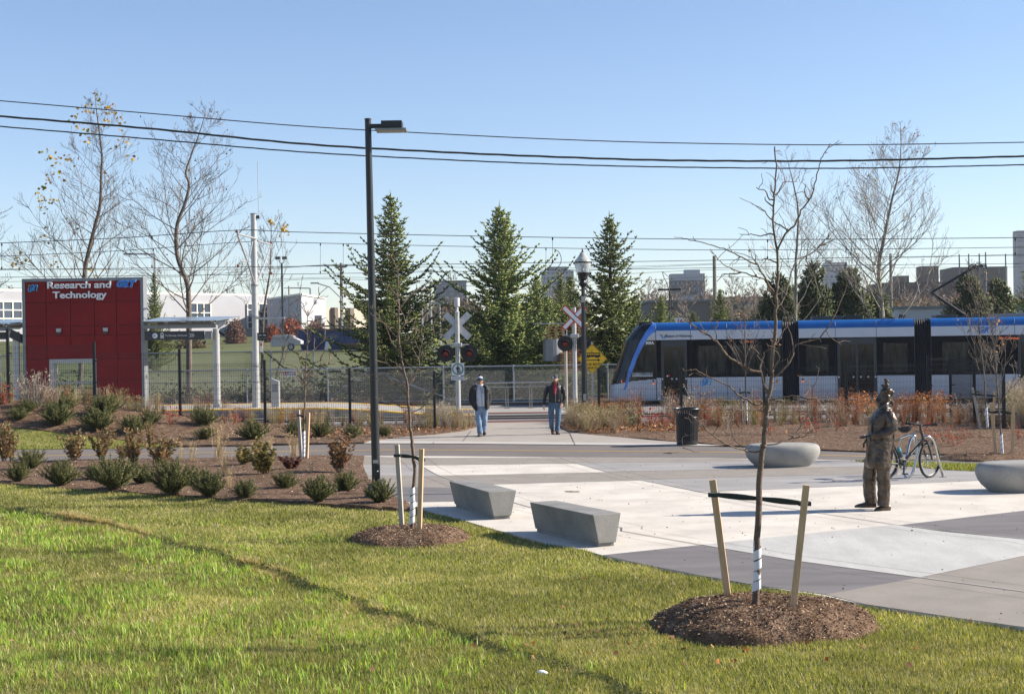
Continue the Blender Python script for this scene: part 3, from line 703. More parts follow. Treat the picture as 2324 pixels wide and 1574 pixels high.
for nm,(ax,ay,dy1),(bx_,by_,dy2),r in (('bracket_tube',(1985,1113,0),(1840,1075,T1Y),.035),('bracket_tube',(1995,1128,0),(2100,1160,T2Y),.035),('bracket_tube',(1975,1470,0),(1912,1280,T1Y*.5),.04),('bracket_tube',(1912,1280,T1Y*.5),(1840,1085,T1Y),.035),('bracket_tube',(1995,1440,0),(2055,1290,T2Y*.5),.035),('bracket_tube',(2055,1290,T2Y*.5),(2095,1170,T2Y),.03),('bracket_tube',(1960,1120,0),(1925,1290,T1Y*.5),.02),('bracket_tube',(2005,1150,0),(2050,1290,T2Y*.5),.02),('bracket_tube',(1860,1285,T1Y*.8),(1915,1290,T1Y*.5),.02),('bracket_tube',(2055,1295,T2Y*.5),(2135,1345,T2Y*.9),.02)):
 k1,k2 = (54+dy1)/54,(54+dy2)/54
 def q(x,y,dy): w = V(*s4(x,y),54+dy);return Vector((w.x-cmst.location.x,dy,w.z-.35))
 MB().tube([q(ax,ay,dy1),q(bx_,by_,dy2)],r,8).build(nm,M['alu'],cmst)
M['insul'] = mat('insulator',(.16,.05,.035),.4,0,.1,6)
for x,y,dy in ((1833,1055,T1Y),(2100,1142,T2Y),(1972,1110,0),(1978,1470,0),(1845,1322,T1Y),(2103,1380,T2Y)):
 p = q(x,y,dy);MB().loft([(p-Vector((0,0,.06)),.035,.035),(p,.055,.055),(p+Vector((0,0,.06)),.03,.03)],10).build('insulator',M['insul'],cmst)
p = mp(2003,945);MB().tube([p,p+Vector((.0,0,2.1))],.012,6).build('rod',M['alu'],cmst)
MB().box(p+Vector((-.02,0,0)),(.1,.1,.12)).build('clamp',M['dark_grey'],cmst)
mb = MB()
for z in (V(582,c2(0,298)[1],54).z-.35,V(582,c2(0,560)[1],54).z-.35,1.55,.95): mb.loft([((0,0,z),.155,.155),((0,0,z+.04),.155,.155)],16)
mb.build('bands',M['frame_grey'],cmst)
a = V(*c2(103,725),53.7);sg = thing('platform_number_sign','small black sign with white figures fixed to the grey mast','sign',a)
MB().box((0,.02,0),(.38,.05,.29)).build('panel',M['black'],sg);text('lettering','c8d  06x',.085,(0,-.008,.05),sg,M['letter'],ext=.003);text('lettering','To Fairway  To Conestoga',.03,(0,-.008,-.06),sg,M['letter'],ext=.003)
a = V(*c2(95,810),53.82);MB2 = MB().box((a.x,a.y,a.z),(.10,.02,.4));s_ = MB2.build('notice',M['white_paint'],cmst,world=True);MB().box((a.x-cmst.location.x,a.y-54-.015,a.z-.35+.08),(.07,.01,.1)).build('mark',M['red_paint'],s_)
mb = MB();a = V(*c2(165,570),53.8);mb.box(a,(1.15,.16,.06));b_ = mb.build('arm_light',M['alu'],cmst,world=True)
# ================================================================ fences
posts = [(-180,733),(17,747),(213,777),(407,793),(600,817.5),(793,836),(985,842.5),None,(1358,837),(1545,833),(1733,828),(1920,823),(2105,807),(2156,805.5),(2210,811),(2277,827.5)]
pY = {2105: 45.7,2156: 46.2,2210: 42.8,2277: 40.2}
def fence_label(i): return ''
runs = [];cur = []
for p in posts:
 if p is None: runs.append(cur);cur = []
 else:
  Y = pY.get(p[0],42.7+p[0]*.00098);t = V(p[0],p[1],Y);cur.append((t.x,Y,terrain(t.x,Y),t.z))
runs.append(cur)
for run,lab in zip(runs,('black welded mesh fence climbing the mulch bank in front of the platform','black welded mesh fence in front of the tram, right of the crossing')):
 fo = thing('mesh_fence',lab,'fence',(run[0][0],run[0][1],0))
 for (x,y,z0,z1) in run:
  po = MB().box((x,y,(z0-.2+z1)/2),(.075,.075,z1-z0+.2)).build('post',M['fence_black'],fo,world=True)
  mb = MB();mb.box((x,y,z1+.01),(.085,.085,.02));mb.build('cap',M['fence_black'],po,world=True);po.children
 for A,B in zip(run[:-1],run[1:]):
  zt = min(A[3],B[3])-.06;a = Vector((A[0],A[1],0));b = Vector((B[0],B[1],0));L = (b-a).length;u = (b-a)/L;zb_ = max(min(A[2],B[2])+.02,zt-2.1)
  mb = MB();n = int((L-.12)/.055)
  for i in range(n+1):
   p = a+u*(.06+(L-.12)*i/n);mb.bar((p.x,p.y-.006,zb_),(p.x,p.y-.006,zt),.0058)
  zz = zt-.04;k = 0
  while zz > zb_:
   for dz in ((0,.05) if k % 4 == 0 else (0,)):
    p0,p1_ = a+u*.04,a+u*(L-.04);off = -.03 if k % 4 == 0 and dz == 0 else .006
    mb.bar((p0.x,p0.y+off,zz-dz),(p1_.x,p1_.y+off,zz-dz),.0055)
   zz -= .18;k += 1
  mb.build('wire_panel',M['fence_black'],fo,world=True)
  mb = MB()
  for fz in (.12,.45,.8):
   q_ = a+u*.0;z = zt-(zt-zb_)*fz;mb.box((q_.x+.07,q_.y-.05,z),(.13,.03,.035))
  mb.build('clips',M['fence_black'],fo,world=True)
def chainlink(label,P,Y,ztop,zbot,pitch,wire,posts_x,rails,extra=None,name='chain_link_fence'):
 x0,x1 = P;fo = thing(name,label,'fence',(x0,Y,zbot(x0)))
 mb = MB();h = ztop-zbot((x0+x1)/2);n = int((x1-x0)/pitch)
 vs,fs = [],[]
 for s in (1,-1):
  for i in range(-int(h/pitch),n+1):
   xa = x0+i*pitch;xb = xa+h*1.0;za,zb_ = (ztop-h,ztop) if s > 0 else (ztop,ztop-h)
   if xa < x0: za += (x0-xa)*s;xa = x0
   if xb > x1: zb_ -= (xb-x1)*s;xb = x1
   if xb-xa < .02: continue
   w = wire;b = len(vs)
   vs += [(xa,Y+w*.5*s,za+w),(xa-w,Y+w*.5*s,za),(xa,Y+w*1.4*s,za-w),(xb,Y+w*.5*s,zb_+w),(xb-w,Y+w*.5*s,zb_),(xb,Y+w*1.4*s,zb_-w)]
   fs += [(b,b+1,b+4,b+3),(b+1,b+2,b+5,b+4),(b+2,b,b+3,b+5)]
 mb.add(vs,fs);mb.build('mesh',M['galv_wire'],fo,world=True)
 mb = MB()
 for z,r in rails: mb.tube([(x0,Y,z),(x1,Y,z)],r,8)
 mb.build('rails',M['galv'],fo,world=True)
 for x in posts_x: MB().tube([(x,Y,zbot(x)-.1),(x,Y,ztop+.06)],.038,10).build('post',M['galv'],fo,world=True)
 return fo
CY = 63.0
zt = V(1000,833,CY).z;fx0,fx1 = V(330,840,CY).x,V(1500,830,CY).x
pxs = [V(x,830,CY).x for x in (330,560,743,c3(302,0)[0],c3(793,0)[0],c3(1452,0)[0],1500)]
cf = chainlink('long silver chain link fence with a top rail behind the platform and crossing',(fx0,fx1),CY,zt,lambda x: .14,.085,.0038,pxs,[(zt+.01,.03),(V(1000,c3(0,1140)[1],CY).z,.025),(V(1000,c3(0,1158)[1],CY).z,.05)])
mb = MB()
for A,B in ((c2(665,1240),c2(1010,1000)),(c2(1075,1030),c2(1469,1180)),(c3(0,1000),c3(300,1110))):
 mb.tube([V(*A,CY-.04),V(*B,CY-.04)],.022,8)
mb.build('braces',M['galv'],cf,world=True)
RY = 71.5;zt2 = V(500,799,RY).z
chainlink('taller chain link fence edging the playing field behind the trees',(V(-120,800,RY).x,V(990,800,RY).x),RY,zt2,lambda x: .16,.11,.0042,[V(x,800,RY).x for x in (0,c1(1585,0)[0],c2(15,0)[0],c2(145,0)[0]+8,c2(530,0)[0],860,985)],[(zt2,.028),(.9,.02)])
# handrail at the refuge
hy = 57.2;x0,x1 = V(*c3(595,1015),hy).x,V(*c3(1065,1010),hy).x;zt = V(*c3(820,1012),hy).z;zm = V(*c3(820,1042),hy).z
hr = thing('handrail','stainless steel handrail with paired posts between the two walking men','handrail',((x0+x1)/2,hy,0));
MB().tube([(x0,hy,zt),(x1,hy,zt)],.025,10).build('top_rail',M['steel'],hr,world=True,smooth=True)
MB().tube([(x0,hy,zm),(x1,hy,zm)],.014,8).build('mid_rail',M['steel'],hr,world=True,smooth=True)
M['post_tan'] = mat('rail_post',(.42,.36,.30),.4,.3,.06,5)
for px in (c3(748,0)[0],c3(915,0)[0]):
 x = V(px,900,hy).x;mb = MB()
 for dx in (-.045,.045): mb.box((x+dx,hy,(zm+.02)/2),(.035,.05,zm))
 mb.box((x,hy,zt-.08),(.03,.03,.16));mb.box((x,hy,.03),(.26,.14,.02));mb.build('post',M['post_tan'],hr,world=True)
# stay off tracks sign on the near chain link
a = V(*c2(331,1035),62.8);so = thing('warning_sign','white rectangular sign with a red prohibition ring on the chain link fence','sign',a)
so.scale = (.59,1,.59);MB().box((0,.01,0),(1.02,.02,.52)).build('board',M['white_paint'],so)
ribbon(mb := MB(),[(-.28+.16*math.cos(t),.0+.16*math.sin(t)) for t in [k*math.pi/12 for k in range(25)]],.035,-.012,.01);ribbon(mb,[(-.39,.11),(-.17,-.11)],.03,-.014,.01);mb.build('ring',M['red_paint'],so)
mb = MB();mb.box((-.28,-.006,.10),(.05,.008,.05));ribbon(mb,[(-.28,.07),(-.27,-.0),(-.32,-.11)],.035,-.008,.006);ribbon(mb,[(-.27,0),(-.23,-.10)],.03,-.008,.006);ribbon(mb,[(-.34,.0),(-.28,.05),(-.22,.0)],.02,-.008,.006);mb.build('figure',M['black'],so)
text('lettering','STAY OFF',.15,(.19,-.004,.10),so,M['black'],ext=.003,bold=.004);text('lettering','TRACKS',.15,(.19,-.004,-.09),so,M['black'],ext=.003,bold=.004)
mb = MB();ribbon(mb,[(-.49,.24),(.49,.24),(.49,-.24),(-.49,-.24),(-.49,.24)],.012,-.008,.006);mb.build('border',M['black'],so)
# ================================================================ crossing signals
def disc(c,r,th,n=28):
 Mx = Matrix.Rotation(R(90),3,'X');return [(Vector(c),r,r,Mx),(Vector(c)+Vector((0,th,0)),r,r,Mx)]
def signal(label,base,Y,ztop,k,cz,lz_,dx,red,extra):
 t = thing('crossing_signal',label,'crossing signal',(base,Y,0))
 mb = MB();mb.loft([((0,0,0),.09,.09),((0,0,ztop),.078,.078)],16);mb.build('mast',M['alu'],t,smooth=True)
 mb = MB();mb.loft([((0,0,0),.2,.2),((0,0,.25),.17,.17),((0,0,.3),.1,.1)],12,p=5);mb.build('base',M['frame_grey'],t)
 for s in (-1,1):
  yb = -.12 if red else .10;d = Vector((math.cos(R(45)),0,s*math.sin(R(45))))*.61;yo = .012 if s > 0 else 0
  mb = MB();mb.bar(Vector((0,yb+yo,cz))-d,Vector((0,yb+yo,cz))+d,.012,.23,up=(0,1,0)) if False else None
  n = Vector((-d.z,0,d.x)).normalized()*.115;c = Vector((0,yb+yo,cz))
  pts = [c-d-n,c+d-n,c+d+n,c-d+n];P2 = [((p.x),(p.z)) for p in pts]
  if red:
   MB().prism(P2,(0,yb+yo+.006,0),(1,0,0),(0,0,1),.012).build('crossbuck_blade',M['red_paint'],t)
   e = d.normalized()*(.61-.045);n2 = n*.62;pts = [c-e-n2,c+e-n2,c+e+n2,c-e+n2]
   MB().prism([(p.x,p.z) for p in pts],(0,yb+yo-.008,0),(1,0,0),(0,0,1),.008 if s < 0 else .010).build('crossbuck_face',M['white_paint'],t)
  else:
   MB().prism(P2,(0,yb+yo+.006,0),(1,0,0),(0,0,1),.012).build('crossbuck_blade',M['alu_back'],t)
   mb = MB()
   for q_ in (n*.9,-n*.9): mb.bar(c-d+q_+Vector((0,-.012,0)),c+d+q_+Vector((0,-.012,0)),.018)
   mb.build('crossbuck_rib',M['alu_back'],t)
 MB().tube([(-dx+.0,-.02,lz_+.29),(dx,-.02,lz_+.29)],.03,10).build('crossarm',M['alu'],t)
 MB().box((0,-.02,lz_+.29),(.32,.24,.16)).build('junction_box',M['alu'],t,bevel=.03)
 for sx_ in (-dx,dx):
  l = MB().loft(disc((sx_,-.15,lz_),.305,.02)).build('signal_light',M['black'],t)
  Mx = Matrix.Rotation(R(90),3,'X')
  MB().loft([((sx_,-.16,lz_),.148,.148,Mx),((sx_,-.20,lz_),.148,.148,Mx),((sx_,-.20,lz_),.135,.135,Mx)],24,cap=False).build('rim',M['black_metal'],l)
  MB().ball((sx_,-.16,lz_-.01),(.135,.045,.135),20).build('lens',M['lens_red'],l)
  mb = MB();n = 14;A = [];B = []
  for i in range(n+1):
   a_ = math.pi*(-.12+1.24*i/n);A.append((sx_+.155*math.cos(a_),-.16,lz_+.155*math.sin(a_)));B.append((sx_+.15*math.cos(a_),-.16-.26*(.25+.75*max(0,math.sin(a_))),lz_-.02+.15*math.sin(a_)))
  vs = A+B;fs = [(i,i+1,n+2+i,n+1+i) for i in range(n)];mb.add(vs,fs);o = mb.build('hood',M['black_metal'],l);md = o.modifiers.new('s','SOLIDIFY');md.thickness = .006
  MB().loft([((sx_,-.13,lz_),.12,.12,Mx),((sx_,-.02,lz_),.1,.1,Mx)],16).build('housing',M['black_metal'],l);MB().tube([(sx_,-.06,lz_+.08),(sx_,-.02,lz_+.29)],.02,8).build('bracket',M['alu'],l)
 return t
Y1 = 50.6;x1_ = G(*c3(410,1262)).x;k = FO/Y1
p = V(*c3(410,1262),Y1);zc = V(*c3(403,617),Y1).z;zl = V(*c3(400,808),Y1).z
sg1 = signal('crossing signal left of the walkway, its crossbuck seen from the plain back',p.x,Y1,V(*c3(398,520),Y1).z,k,zc,zl,82*.3244/k,False,None)
zt_ = V(*c3(395,520),Y1).z;Mb = MB();Mb.loft([((0,0,zt_-.05),.07,.07),((0,0,zt_),.1,.1),((0,0,zt_+.03),.05,.05),((0,0,zt_+.18),.05,.05),((0,0,zt_+.2),.1,.1),((0,0,zt_+.5),.1,.1),((0,0,zt_+.51),.06,.06)],16);Mb.build('bell',M['alu_back'],sg1)
Y2 = 55.5;k = FO/Y2;p = V(*c3(1222,1200),Y2)
sg2 = signal('crossing signal right of the walkway with red edged white crossbuck',p.x+.03,Y2,V(*c3(1206,488),Y2).z,k,V(*c3(1207,560),Y2).z,V(*c3(1207,740),Y2).z,66*.3244/k,True,None)
p = V(*c3(1165,1190),56.2);pl2 = thing('sign_post','weathered brown post just left of the white crossing mast','post',(p.x,56.2,0))
zt_ = V(*c3(1165,690),56.2).z;MB().tube([(0,0,0),(0,0,zt_)],.06,10).build('pole',M['post_tan'],pl2);MB().box((0,0,zt_+.2),(.13,.12,.35)).build('signal_box',M['alu'],pl2,bevel=.02);MB().box((0,-.065,zt_+.2),(.07,.02,.22)).build('lamp_face',M['black'],pl2)
MB().box((-.6,.2,V(*c3(1110,600),56.2).z),(1.3,.06,.04)).build('arm',M['alu'],pl2)
# dismount sign on the left mast
a = V(*c3(405,921),Y1-.13);ds = thing('dismount_sign','white sign with a green ring round a man walking a bicycle','sign',a);u = .3244*(Y1-.13)/FO
MB().prism([(-46*u,-44*u),(46*u,-44*u),(46*u,46*u),(-46*u,46*u)],(0,.008,0),(1,0,0),(0,0,1),.008).build('board',M['white_paint'],ds)
mb = MB();ribbon(mb,[(36*u*math.cos(t),2*u+36*u*math.sin(t)) for t in [k_*math.pi/16 for k_ in range(33)]],7*u,-.012,.008);mb.build('ring',M['green_paint'],ds)
mb = MB();ribbon(mb,[(-46*u,-44*u),(46*u,-44*u),(46*u,46*u),(-46*u,46*u),(-46*u,-44*u)],1.5*u,-.008,.006);mb.build('border',M['black'],ds)
mb = MB();mb.ball((0,-.012,24*u),(5*u,.006,5*u),12);mb.prism([(-7*u,-4*u),(6*u,-4*u),(8*u,17*u),(-9*u,17*u)],(0,-.004,0),(1,0,0),(0,0,1),.008)
for a_,b_ in (((-4,-4),(-4,-26)),((3,-4),(5,-26))): ribbon(mb,[(a_[0]*u,a_[1]*u),(b_[0]*u,b_[1]*u)],5*u,-.012,.008)
ribbon(mb,[(7*u,15*u),(13*u,3*u),(9*u,-4*u)],3*u,-.012,.008);ribbon(mb,[(-8*u,15*u),(-13*u,4*u),(-10*u,-2*u)],3*u,-.012,.008)
for cx,cz_ in ((14,-14),(14,-22)): ribbon(mb,[((cx+4*math.cos(t))*u,(cz_+7*math.sin(t))*u) for t in [k_*math.pi/6 for k_ in range(13)]],1.2*u,-.012,.008)
ribbon(mb,[(9*u,0),(16*u,-2*u),(14*u,-14*u)],1.5*u,-.012,.008);mb.build('pictogram',M['black'],ds)
a2_ = V(*c3(404,984),Y1-.13);tb_ = thing('sign_plate','small white text plate under the green ring sign','sign',a2_)
MB().prism([(-46*u,-13*u),(46*u,-13*u),(46*u,14*u),(-46*u,14*u)],(0,.008,0),(1,0,0),(0,0,1),.008).build('board',M['white_paint'],tb_)
text('lettering','Narrow Platform',11*u,(0,-.004,6*u),tb_,M['black'],ext=.003);text('lettering','Please Walk your Bike',9.5*u,(0,-.004,-6*u),tb_,M['black'],ext=.003)
# yellow diamond
YS = 50.0;a = V(*c3(1344,847),YS);ys = thing('tram_warning_sign','yellow diamond sign with a black tram, an arrow and LOOK BOTH WAYS','sign',(a.x,YS,0));u = .3244*YS/FO;zc = a.z
def rrect(h,r,n=5):
 out = []
 for q_ in range(4):
  cx,cy = [(h-r,h-r),(-(h-r),h-r),(-(h-r),-(h-r)),(h-r,-(h-r))][q_]
  for i in range(n+1):
   t = math.pi/2*(q_+i/n);out.append((cx+r*math.cos(t),cy+r*math.sin(t)))
 return [((x-y)/math.sqrt(2),(x+y)/math.sqrt(2)) for x,y in out]
hh = 105*u/math.sqrt(2)
MB().prism(rrect(hh,7*u),(0,-.05,zc),(1,0,0),(0,0,1),.012).build('board',M['yellow'],ys)
mb = MB();rr = rrect(hh-4*u,5*u);rr.append(rr[0]);ribbon(mb,[(x,y+zc) for x,y in rr],1.8*u,-.068,.004);mb.build('border',M['black'],ys)
mb = MB();Z = lambda v: zc+(847-v)*u;X_ = lambda v: (v-1344)*u
def bx2(mb,x0,y0,x1,y1,d=-.068): mb.box(((X_(x0)+X_(x1))/2,d,(Z(y0)+Z(y1))/2),(abs(x1-x0)*u,.004,abs(y1-y0)*u))
bx2(mb,1296,804,1398,809);bx2(mb,1296,821,1402,834)
for x in (1296,1311,1325,1340,1354,1368,1384,1394): bx2(mb,x,809,x+4,821)
for x in (1303,1318,1372,1386): mb.ball((X_(x),-.067,Z(836)),(6*u,.003,6*u),12)
for A,B in (((1349,804),(1338,795)),((1338,795),(1347,783))): ribbon(mb,[(X_(A[0]),Z(A[1])),(X_(B[0]),Z(B[1]))],2.2*u,-.069,.005)
mb.build('tram_symbol',M['black'],ys)
mb = MB();bx2(mb,1288,853,1386,859);mb.prism([(X_(1384),Z(846)-0),(X_(1402),Z(856)),(X_(1384),Z(867))],(0,-.064,0),(1,0,0),(0,0,1),.005);mb.build('arrow',M['black'],ys)
text('lettering','LOOK BOTH',24*u,(0,-.066,Z(886)),ys,M['black'],ext=.003,bold=.3*u,spacing=.95);text('lettering','WAYS',24*u,(0,-.066,Z(911)),ys,M['black'],ext=.003,bold=.3*u)
mb = MB();mb.ball((0,-.066,Z(765)),(2*u,.005,2*u),8);mb.ball((0,-.066,Z(928)),(2*u,.005,2*u),8);mb.build('bolts',M['galv'],ys)
MB().box((0,0,(zc+.6)/2),(.06,.05,zc+.6)).build('post',M['galv'],ys)
# ================================================================ ornamental lamp
LY = 48.6;a = V(*c3(1293,1200),LY);ol = thing('ornamental_street_lamp','black fluted street lamp with a clear acorn globe beside the yellow sign','street lamp',(a.x,LY,0));k = .3244*LY/FO
def oz(y): return V(1322,c3(0,y)[1],LY).z
mb = MB();zb_ = 0;mb.loft([((0,0,0),.34,.34),((0,0,.22),.34,.34),((0,0,.25),.28,.28),((0,0,.36),.24,.24),((0,0,.52),.13,.13),((0,0,.6),.12,.12)],8);mb.build('base',M['black_metal'],ol)
z1 = oz(345);mb = MB();ns = 24
b = 0
for z,r in ((.6,.105),(1.2,.10),(z1,.062)):
 for i in range(ns): t = 2*math.pi*i/ns;rr_ = r*(1 if i % 2 else .88);mb.v.append((rr_*math.cos(t),rr_*math.sin(t),z))
for j in range(2):
 for i in range(ns): mb.f.append((j*ns+i,j*ns+(i+1) % ns,(j+1)*ns+(i+1) % ns,(j+1)*ns+i));mb.m.append(0)
mb.build('shaft',M['black_metal'],ol)
mb = MB();mb.loft([((0,0,z1),.07,.07),((0,0,oz(335)),.13,.13),((0,0,oz(322)),.155,.155),((0,0,oz(312)),.10,.10),((0,0,oz(300)),.09,.09),((0,0,oz(290)),.16,.16),((0,0,oz(262)),.17,.17),((0,0,oz(250)),.20,.20),((0,0,oz(245)),.21,.21)],20);mb.build('capital',M['black_metal'],ol,smooth=True)
mgl,nt,bs = nodes_of('globe_glass');bs.inputs['Base Color'].default_value = (.80,.82,.78,1);bs.inputs['Roughness'].default_value = .25;bs.inputs['Transmission Weight'].default_value = .55;bs.inputs['IOR'].default_value = 1.2
mb = MB();mb.loft([((0,0,oz(246)),.17,.17),((0,0,oz(235)),.20,.20),((0,0,oz(210)),.255,.255),((0,0,oz(190)),.275,.275),((0,0,oz(178)),.28,.28),((0,0,oz(162)),.27,.27),((0,0,oz(146)),.21,.21),((0,0,oz(136)),.16,.16),((0,0,oz(128)),.15,.15),((0,0,oz(120)),.11,.11),((0,0,oz(108)),.09,.09),((0,0,oz(100)),.03,.03)],28);mb.build('globe',mgl,ol,smooth=True)
mb = MB();mb.loft([((0,0,oz(178)),.295,.295),((0,0,oz(170)),.295,.295)],28)
mb.box((-.29,0,oz(178)),(.06,.05,.09));mb.box((.29,0,oz(174)),(.05,.05,.06));mb.build('band',M['black_metal'],ol)
mb = MB();mb.loft([((0,0,oz(104)),.05,.05),((0,0,oz(98)),.045,.045),((0,0,oz(92)),.02,.02),((0,0,oz(86)),.03,.03),((0,0,oz(68)),.004,.004)],12);mb.build('finial',M['black_metal'],ol)
MB().tube([(0,0,oz(240)),(0,0,oz(190))],.05,10).build('bulb',M['alu'],ol)
MB().box((-.01,-.1,oz(432)),(.12,.012,.2)).build('label_plate',M['alu'],ol);MB().box((.0,-.125,oz(1115)),(.1,.012,.22)).build('label_plate',M['alu'],ol)
# ================================================================ tall black lamp post by the bed
LB = G(845,1133);lp = thing('area_lamp_post','tall black tapered lamp post with a flat box head at the bed corner','lamp post',(LB.x,LB.y,0));Yl = LB.y
top = V(835,272,Yl);tl = Vector((top.x-LB.x,0,top.z));ax = Vector((V(853,1060,Yl).x-LB.x,0,V(853,1060,Yl).z));dirn = (tl-ax).normalized();b0 = ax-dirn*(ax.z/dirn.z)
mb = MB();mb.tube([b0,b0+(tl-b0)*.5,tl],[.074,.066,.055],24);mb.build('pole',M['black_metal'],lp,smooth=True)
mb = MB();mb.tube([tl,tl+dirn*.02],.06,24);mb.build('cap',M['black_metal'],lp)
mb = MB();mb.loft([(b0+Vector((-.05,0,.0)),.15,.15),(b0+Vector((-.05,0,.04)),.15,.15),(b0+Vector((-.03,0,.28)),.095,.095)],4,p=2);mb.build('base_cover',M['black_metal'],lp)
MB().loft([(b0+Vector((-.05,0,-.02)),.3,.3),(b0+Vector((-.05,0,.035)),.3,.3)],28).build('footing',M['kerb'],lp)
hz = V(870,289,Yl).z;h0 = tl+Vector((.04,0,hz-tl.z+.02));sc_ = Yl/FO
mb = MB();mb.bar(h0,h0+Vector((.22,0,0)),.07,.085,up=(0,1,0));mb.build('arm',M['black_metal'],lp)
hd = MB().box(h0+Vector((.375,0,.01)),(.36,.34,.125)).build('lamp_head',M['black_metal'],lp,bevel=.012)
MB().prism([(-.26,-.02),(.26,-.02),(.27,.008),(-.27,.008)],h0+Vector((.36,.2,-.07)),(1,0,0),(0,0,1),.4).build('lens_plate',M['frame_grey'],hd)
mb = MB();
for i in range(9): mb.box(h0+Vector((.16+i*.05,-.02,-.095)),(.03,.3,.008))
mb.build('led_rows',M['alu'],hd)
hb = b0+(tl-b0)*((V(855,1068,Yl).z)/tl.z);MB().box(hb+Vector((.03,-.075,0)),(.10,.05,.25)).build('handhole_cover',M['black_metal'],lp,bevel=.02);MB().ball(hb+Vector((.035,-.103,.0)),(.014,.006,.014),8).build('bolt',M['galv'],lp)
MB().box(b0+(tl-b0)*(V(855,1046,Yl).z/tl.z)+Vector((.0,-.071,0)),(.075,.01,.055)).build('label_plate',M['alu'],lp)
# ================================================================ overhead wires
def wire(label,pts,Y,r,group=None,twist=0,sag=False):
 P = [V(x,y,Y) for x,y in pts];C_ = catmull(P,14);a = C_[0];t = tag(bpy.data.objects.new('overhead_cable',None),label,'cable',group)
 mb = MB();
 if twist:
  for s in (0,2.1,4.2):
   L = 0;pp = []
   for i,p in enumerate(C_):
    L += (C_[i]-C_[i-1]).length if i else 0
    pp.append(p+Vector((0,math.cos(L*twist+s),math.sin(L*twist+s)))*r*.75)
   fine = catmull(pp,2);mb.tube(pp,r*.62,6)
 else: mb.tube(C_,r,6)
 me = mb.mesh('overhead_cable',M['rubber'])
 bpy.data.objects.remove(t);return tag(link('overhead_cable',me),label,'cable',group)
X0 = [(-60,225),(0,228.8),(340,257.5),(681,286),(1000,304),(1270,316.5),(1532,324.5),(1907,328.8),(2324,323),(2400,321.5)]
wire('thin single cable running highest across the sky',X0,26,.010)
def dense(pts,n=9):
 P = catmull([Vector((x,y,0)) for x,y in pts],n);return [(p.x,p.y) for p in P]
wire('thick twisted cable second from the top in the sky',dense([(-60,259),(0,264),(340,292),(681,326),(1000,345),(1270,356.5),(1532,364),(1907,364.8),(2324,354.5),(2400,352)]),26,.0155,twist=3.0)
wire('twisted cable third from the top, just under the thick one',dense([(-60,282),(0,287),(340,315.5),(681,344.5),(1000,362),(1270,373),(1532,379.3),(1907,382),(2324,374),(2400,371.5)]),26,.010,twist=3.6)
W1 = [(-60,555),(0,551.6),(270,540),(536,522.6),(681,526.7),(1100,536),(1532,542.2),(1840,543.2),(2324,539),(2400,537)]
W2 = [(-60,586),(0,581.8),(270,569),(542,549.5),(615,548.2),(681,550.5),(1100,560),(1532,566.4),(1900,565.8),(2324,561),(2400,560)]
W3 = [(-60,612.3),(0,612),(681,604.3),(1162,597),(1532,592),(2000,583.5),(2324,579),(2400,578)]
W4 = [(-60,629.5),(0,629),(681,621.5),(1162,614),(1532,609),(2000,601),(2324,597.8),(2400,597)]
wire('upper wire of the nearer pair over the tracks',W1,50.4,.014);wire('upper wire of the farther pair over the tracks',W2,60.0,.014)
wire('lower contact wire of the nearer pair over the tracks',W3,50.4,.012);wire('lower contact wire of the farther pair over the tracks',W4,60.0,.012)
def interp(pts,x):
 for (a,b),(c,d) in zip(pts[:-1],pts[1:]):
  if a <= x <= c: return b+(d-b)*(x-a)/(c-a)
 return pts[-1][1]
DR = [(W1,W3,50.4,x) for x in (4,345,1254,1742,2304)] + [(W2,W4,60.0,x) for x in (348,727,779,1239,1700,1920)]
for A,B,Y,x in DR:
 a,b = V(x,interp(A,x),Y),V(x,interp(B,x),Y);mb = MB();mb.tube([a,b],.007,4);mb.ball(a-Vector((0,0,.06)),(.03,.03,.06),6);mb.ball(b+Vector((0,0,.06)),(.03,.03,.06),6)
 nb = sorted({v for (_,_,yy,v) in DR if yy == Y}).index(x)
 tag(link('wire_dropper',mb.mesh('wire_dropper',M['rubber'])),'%s thin dropper from the left hanging between the %s pair of tram wires' % (['first','second','third','fourth','fifth','sixth'][nb],'nearer' if Y < 55 else 'farther'),'dropper','droppers between the tram wires')
jp = [V(*c3(1075,80),60),V(*c3(1110,100),60),V(*c3(1128,145),60),V(*c3(1118,190),60),V(*c3(1085,225),60)]
tag(link('jumper_cable',MB().tube(catmull(jp,5),.016,6).mesh('jumper_cable',M['rubber'])),'curved black jumper cable linking the farther pair of wires by the acorn lamp','cable')
# ================================================================ the tram
TP0 = V(1377,800,59.2);TP1 = V(2324,800,56.6);TA = math.atan2(TP1.y-TP0.y,TP1.x-TP0.x)
tr = thing('tram','long blue, white and black tram behind the fence, sloped nose to the left','tram',(TP0.x,TP0.y,0),TA)
M['tram_white'] = mat('tram_white',(.50,.525,.58),.3,0,.03,1.5,clear=.3)
M['tram_blue'] = mat('tram_blue',(.008,.10,.34),.28,0,.04,1.5,clear=.4)
M['tram_swoosh'] = mat('tram_swoosh',(.05,.20,.66),.3,0,.04,1.5,clear=.4)
M['tram_black'] = mat('tram_black',(.008,.008,.010),.4,0,.1,2,spec=.12)
M['tram_glass'] = glass_mat('tram_glass',(.010,.012,.014),.08,.4)
M['tram_pane_reflect'] = mat('tram_pane_reflect',(.008,.009,.010),.08,0,.3,5,c2=(.055,.058,.056),spec=.22,stretch=(1,1,.22))  # pale upright streaks painted into the colour imitate reflected trees
M['bellows'] = mat('bellows',(.02,.021,.026),.6,0,.15,10)
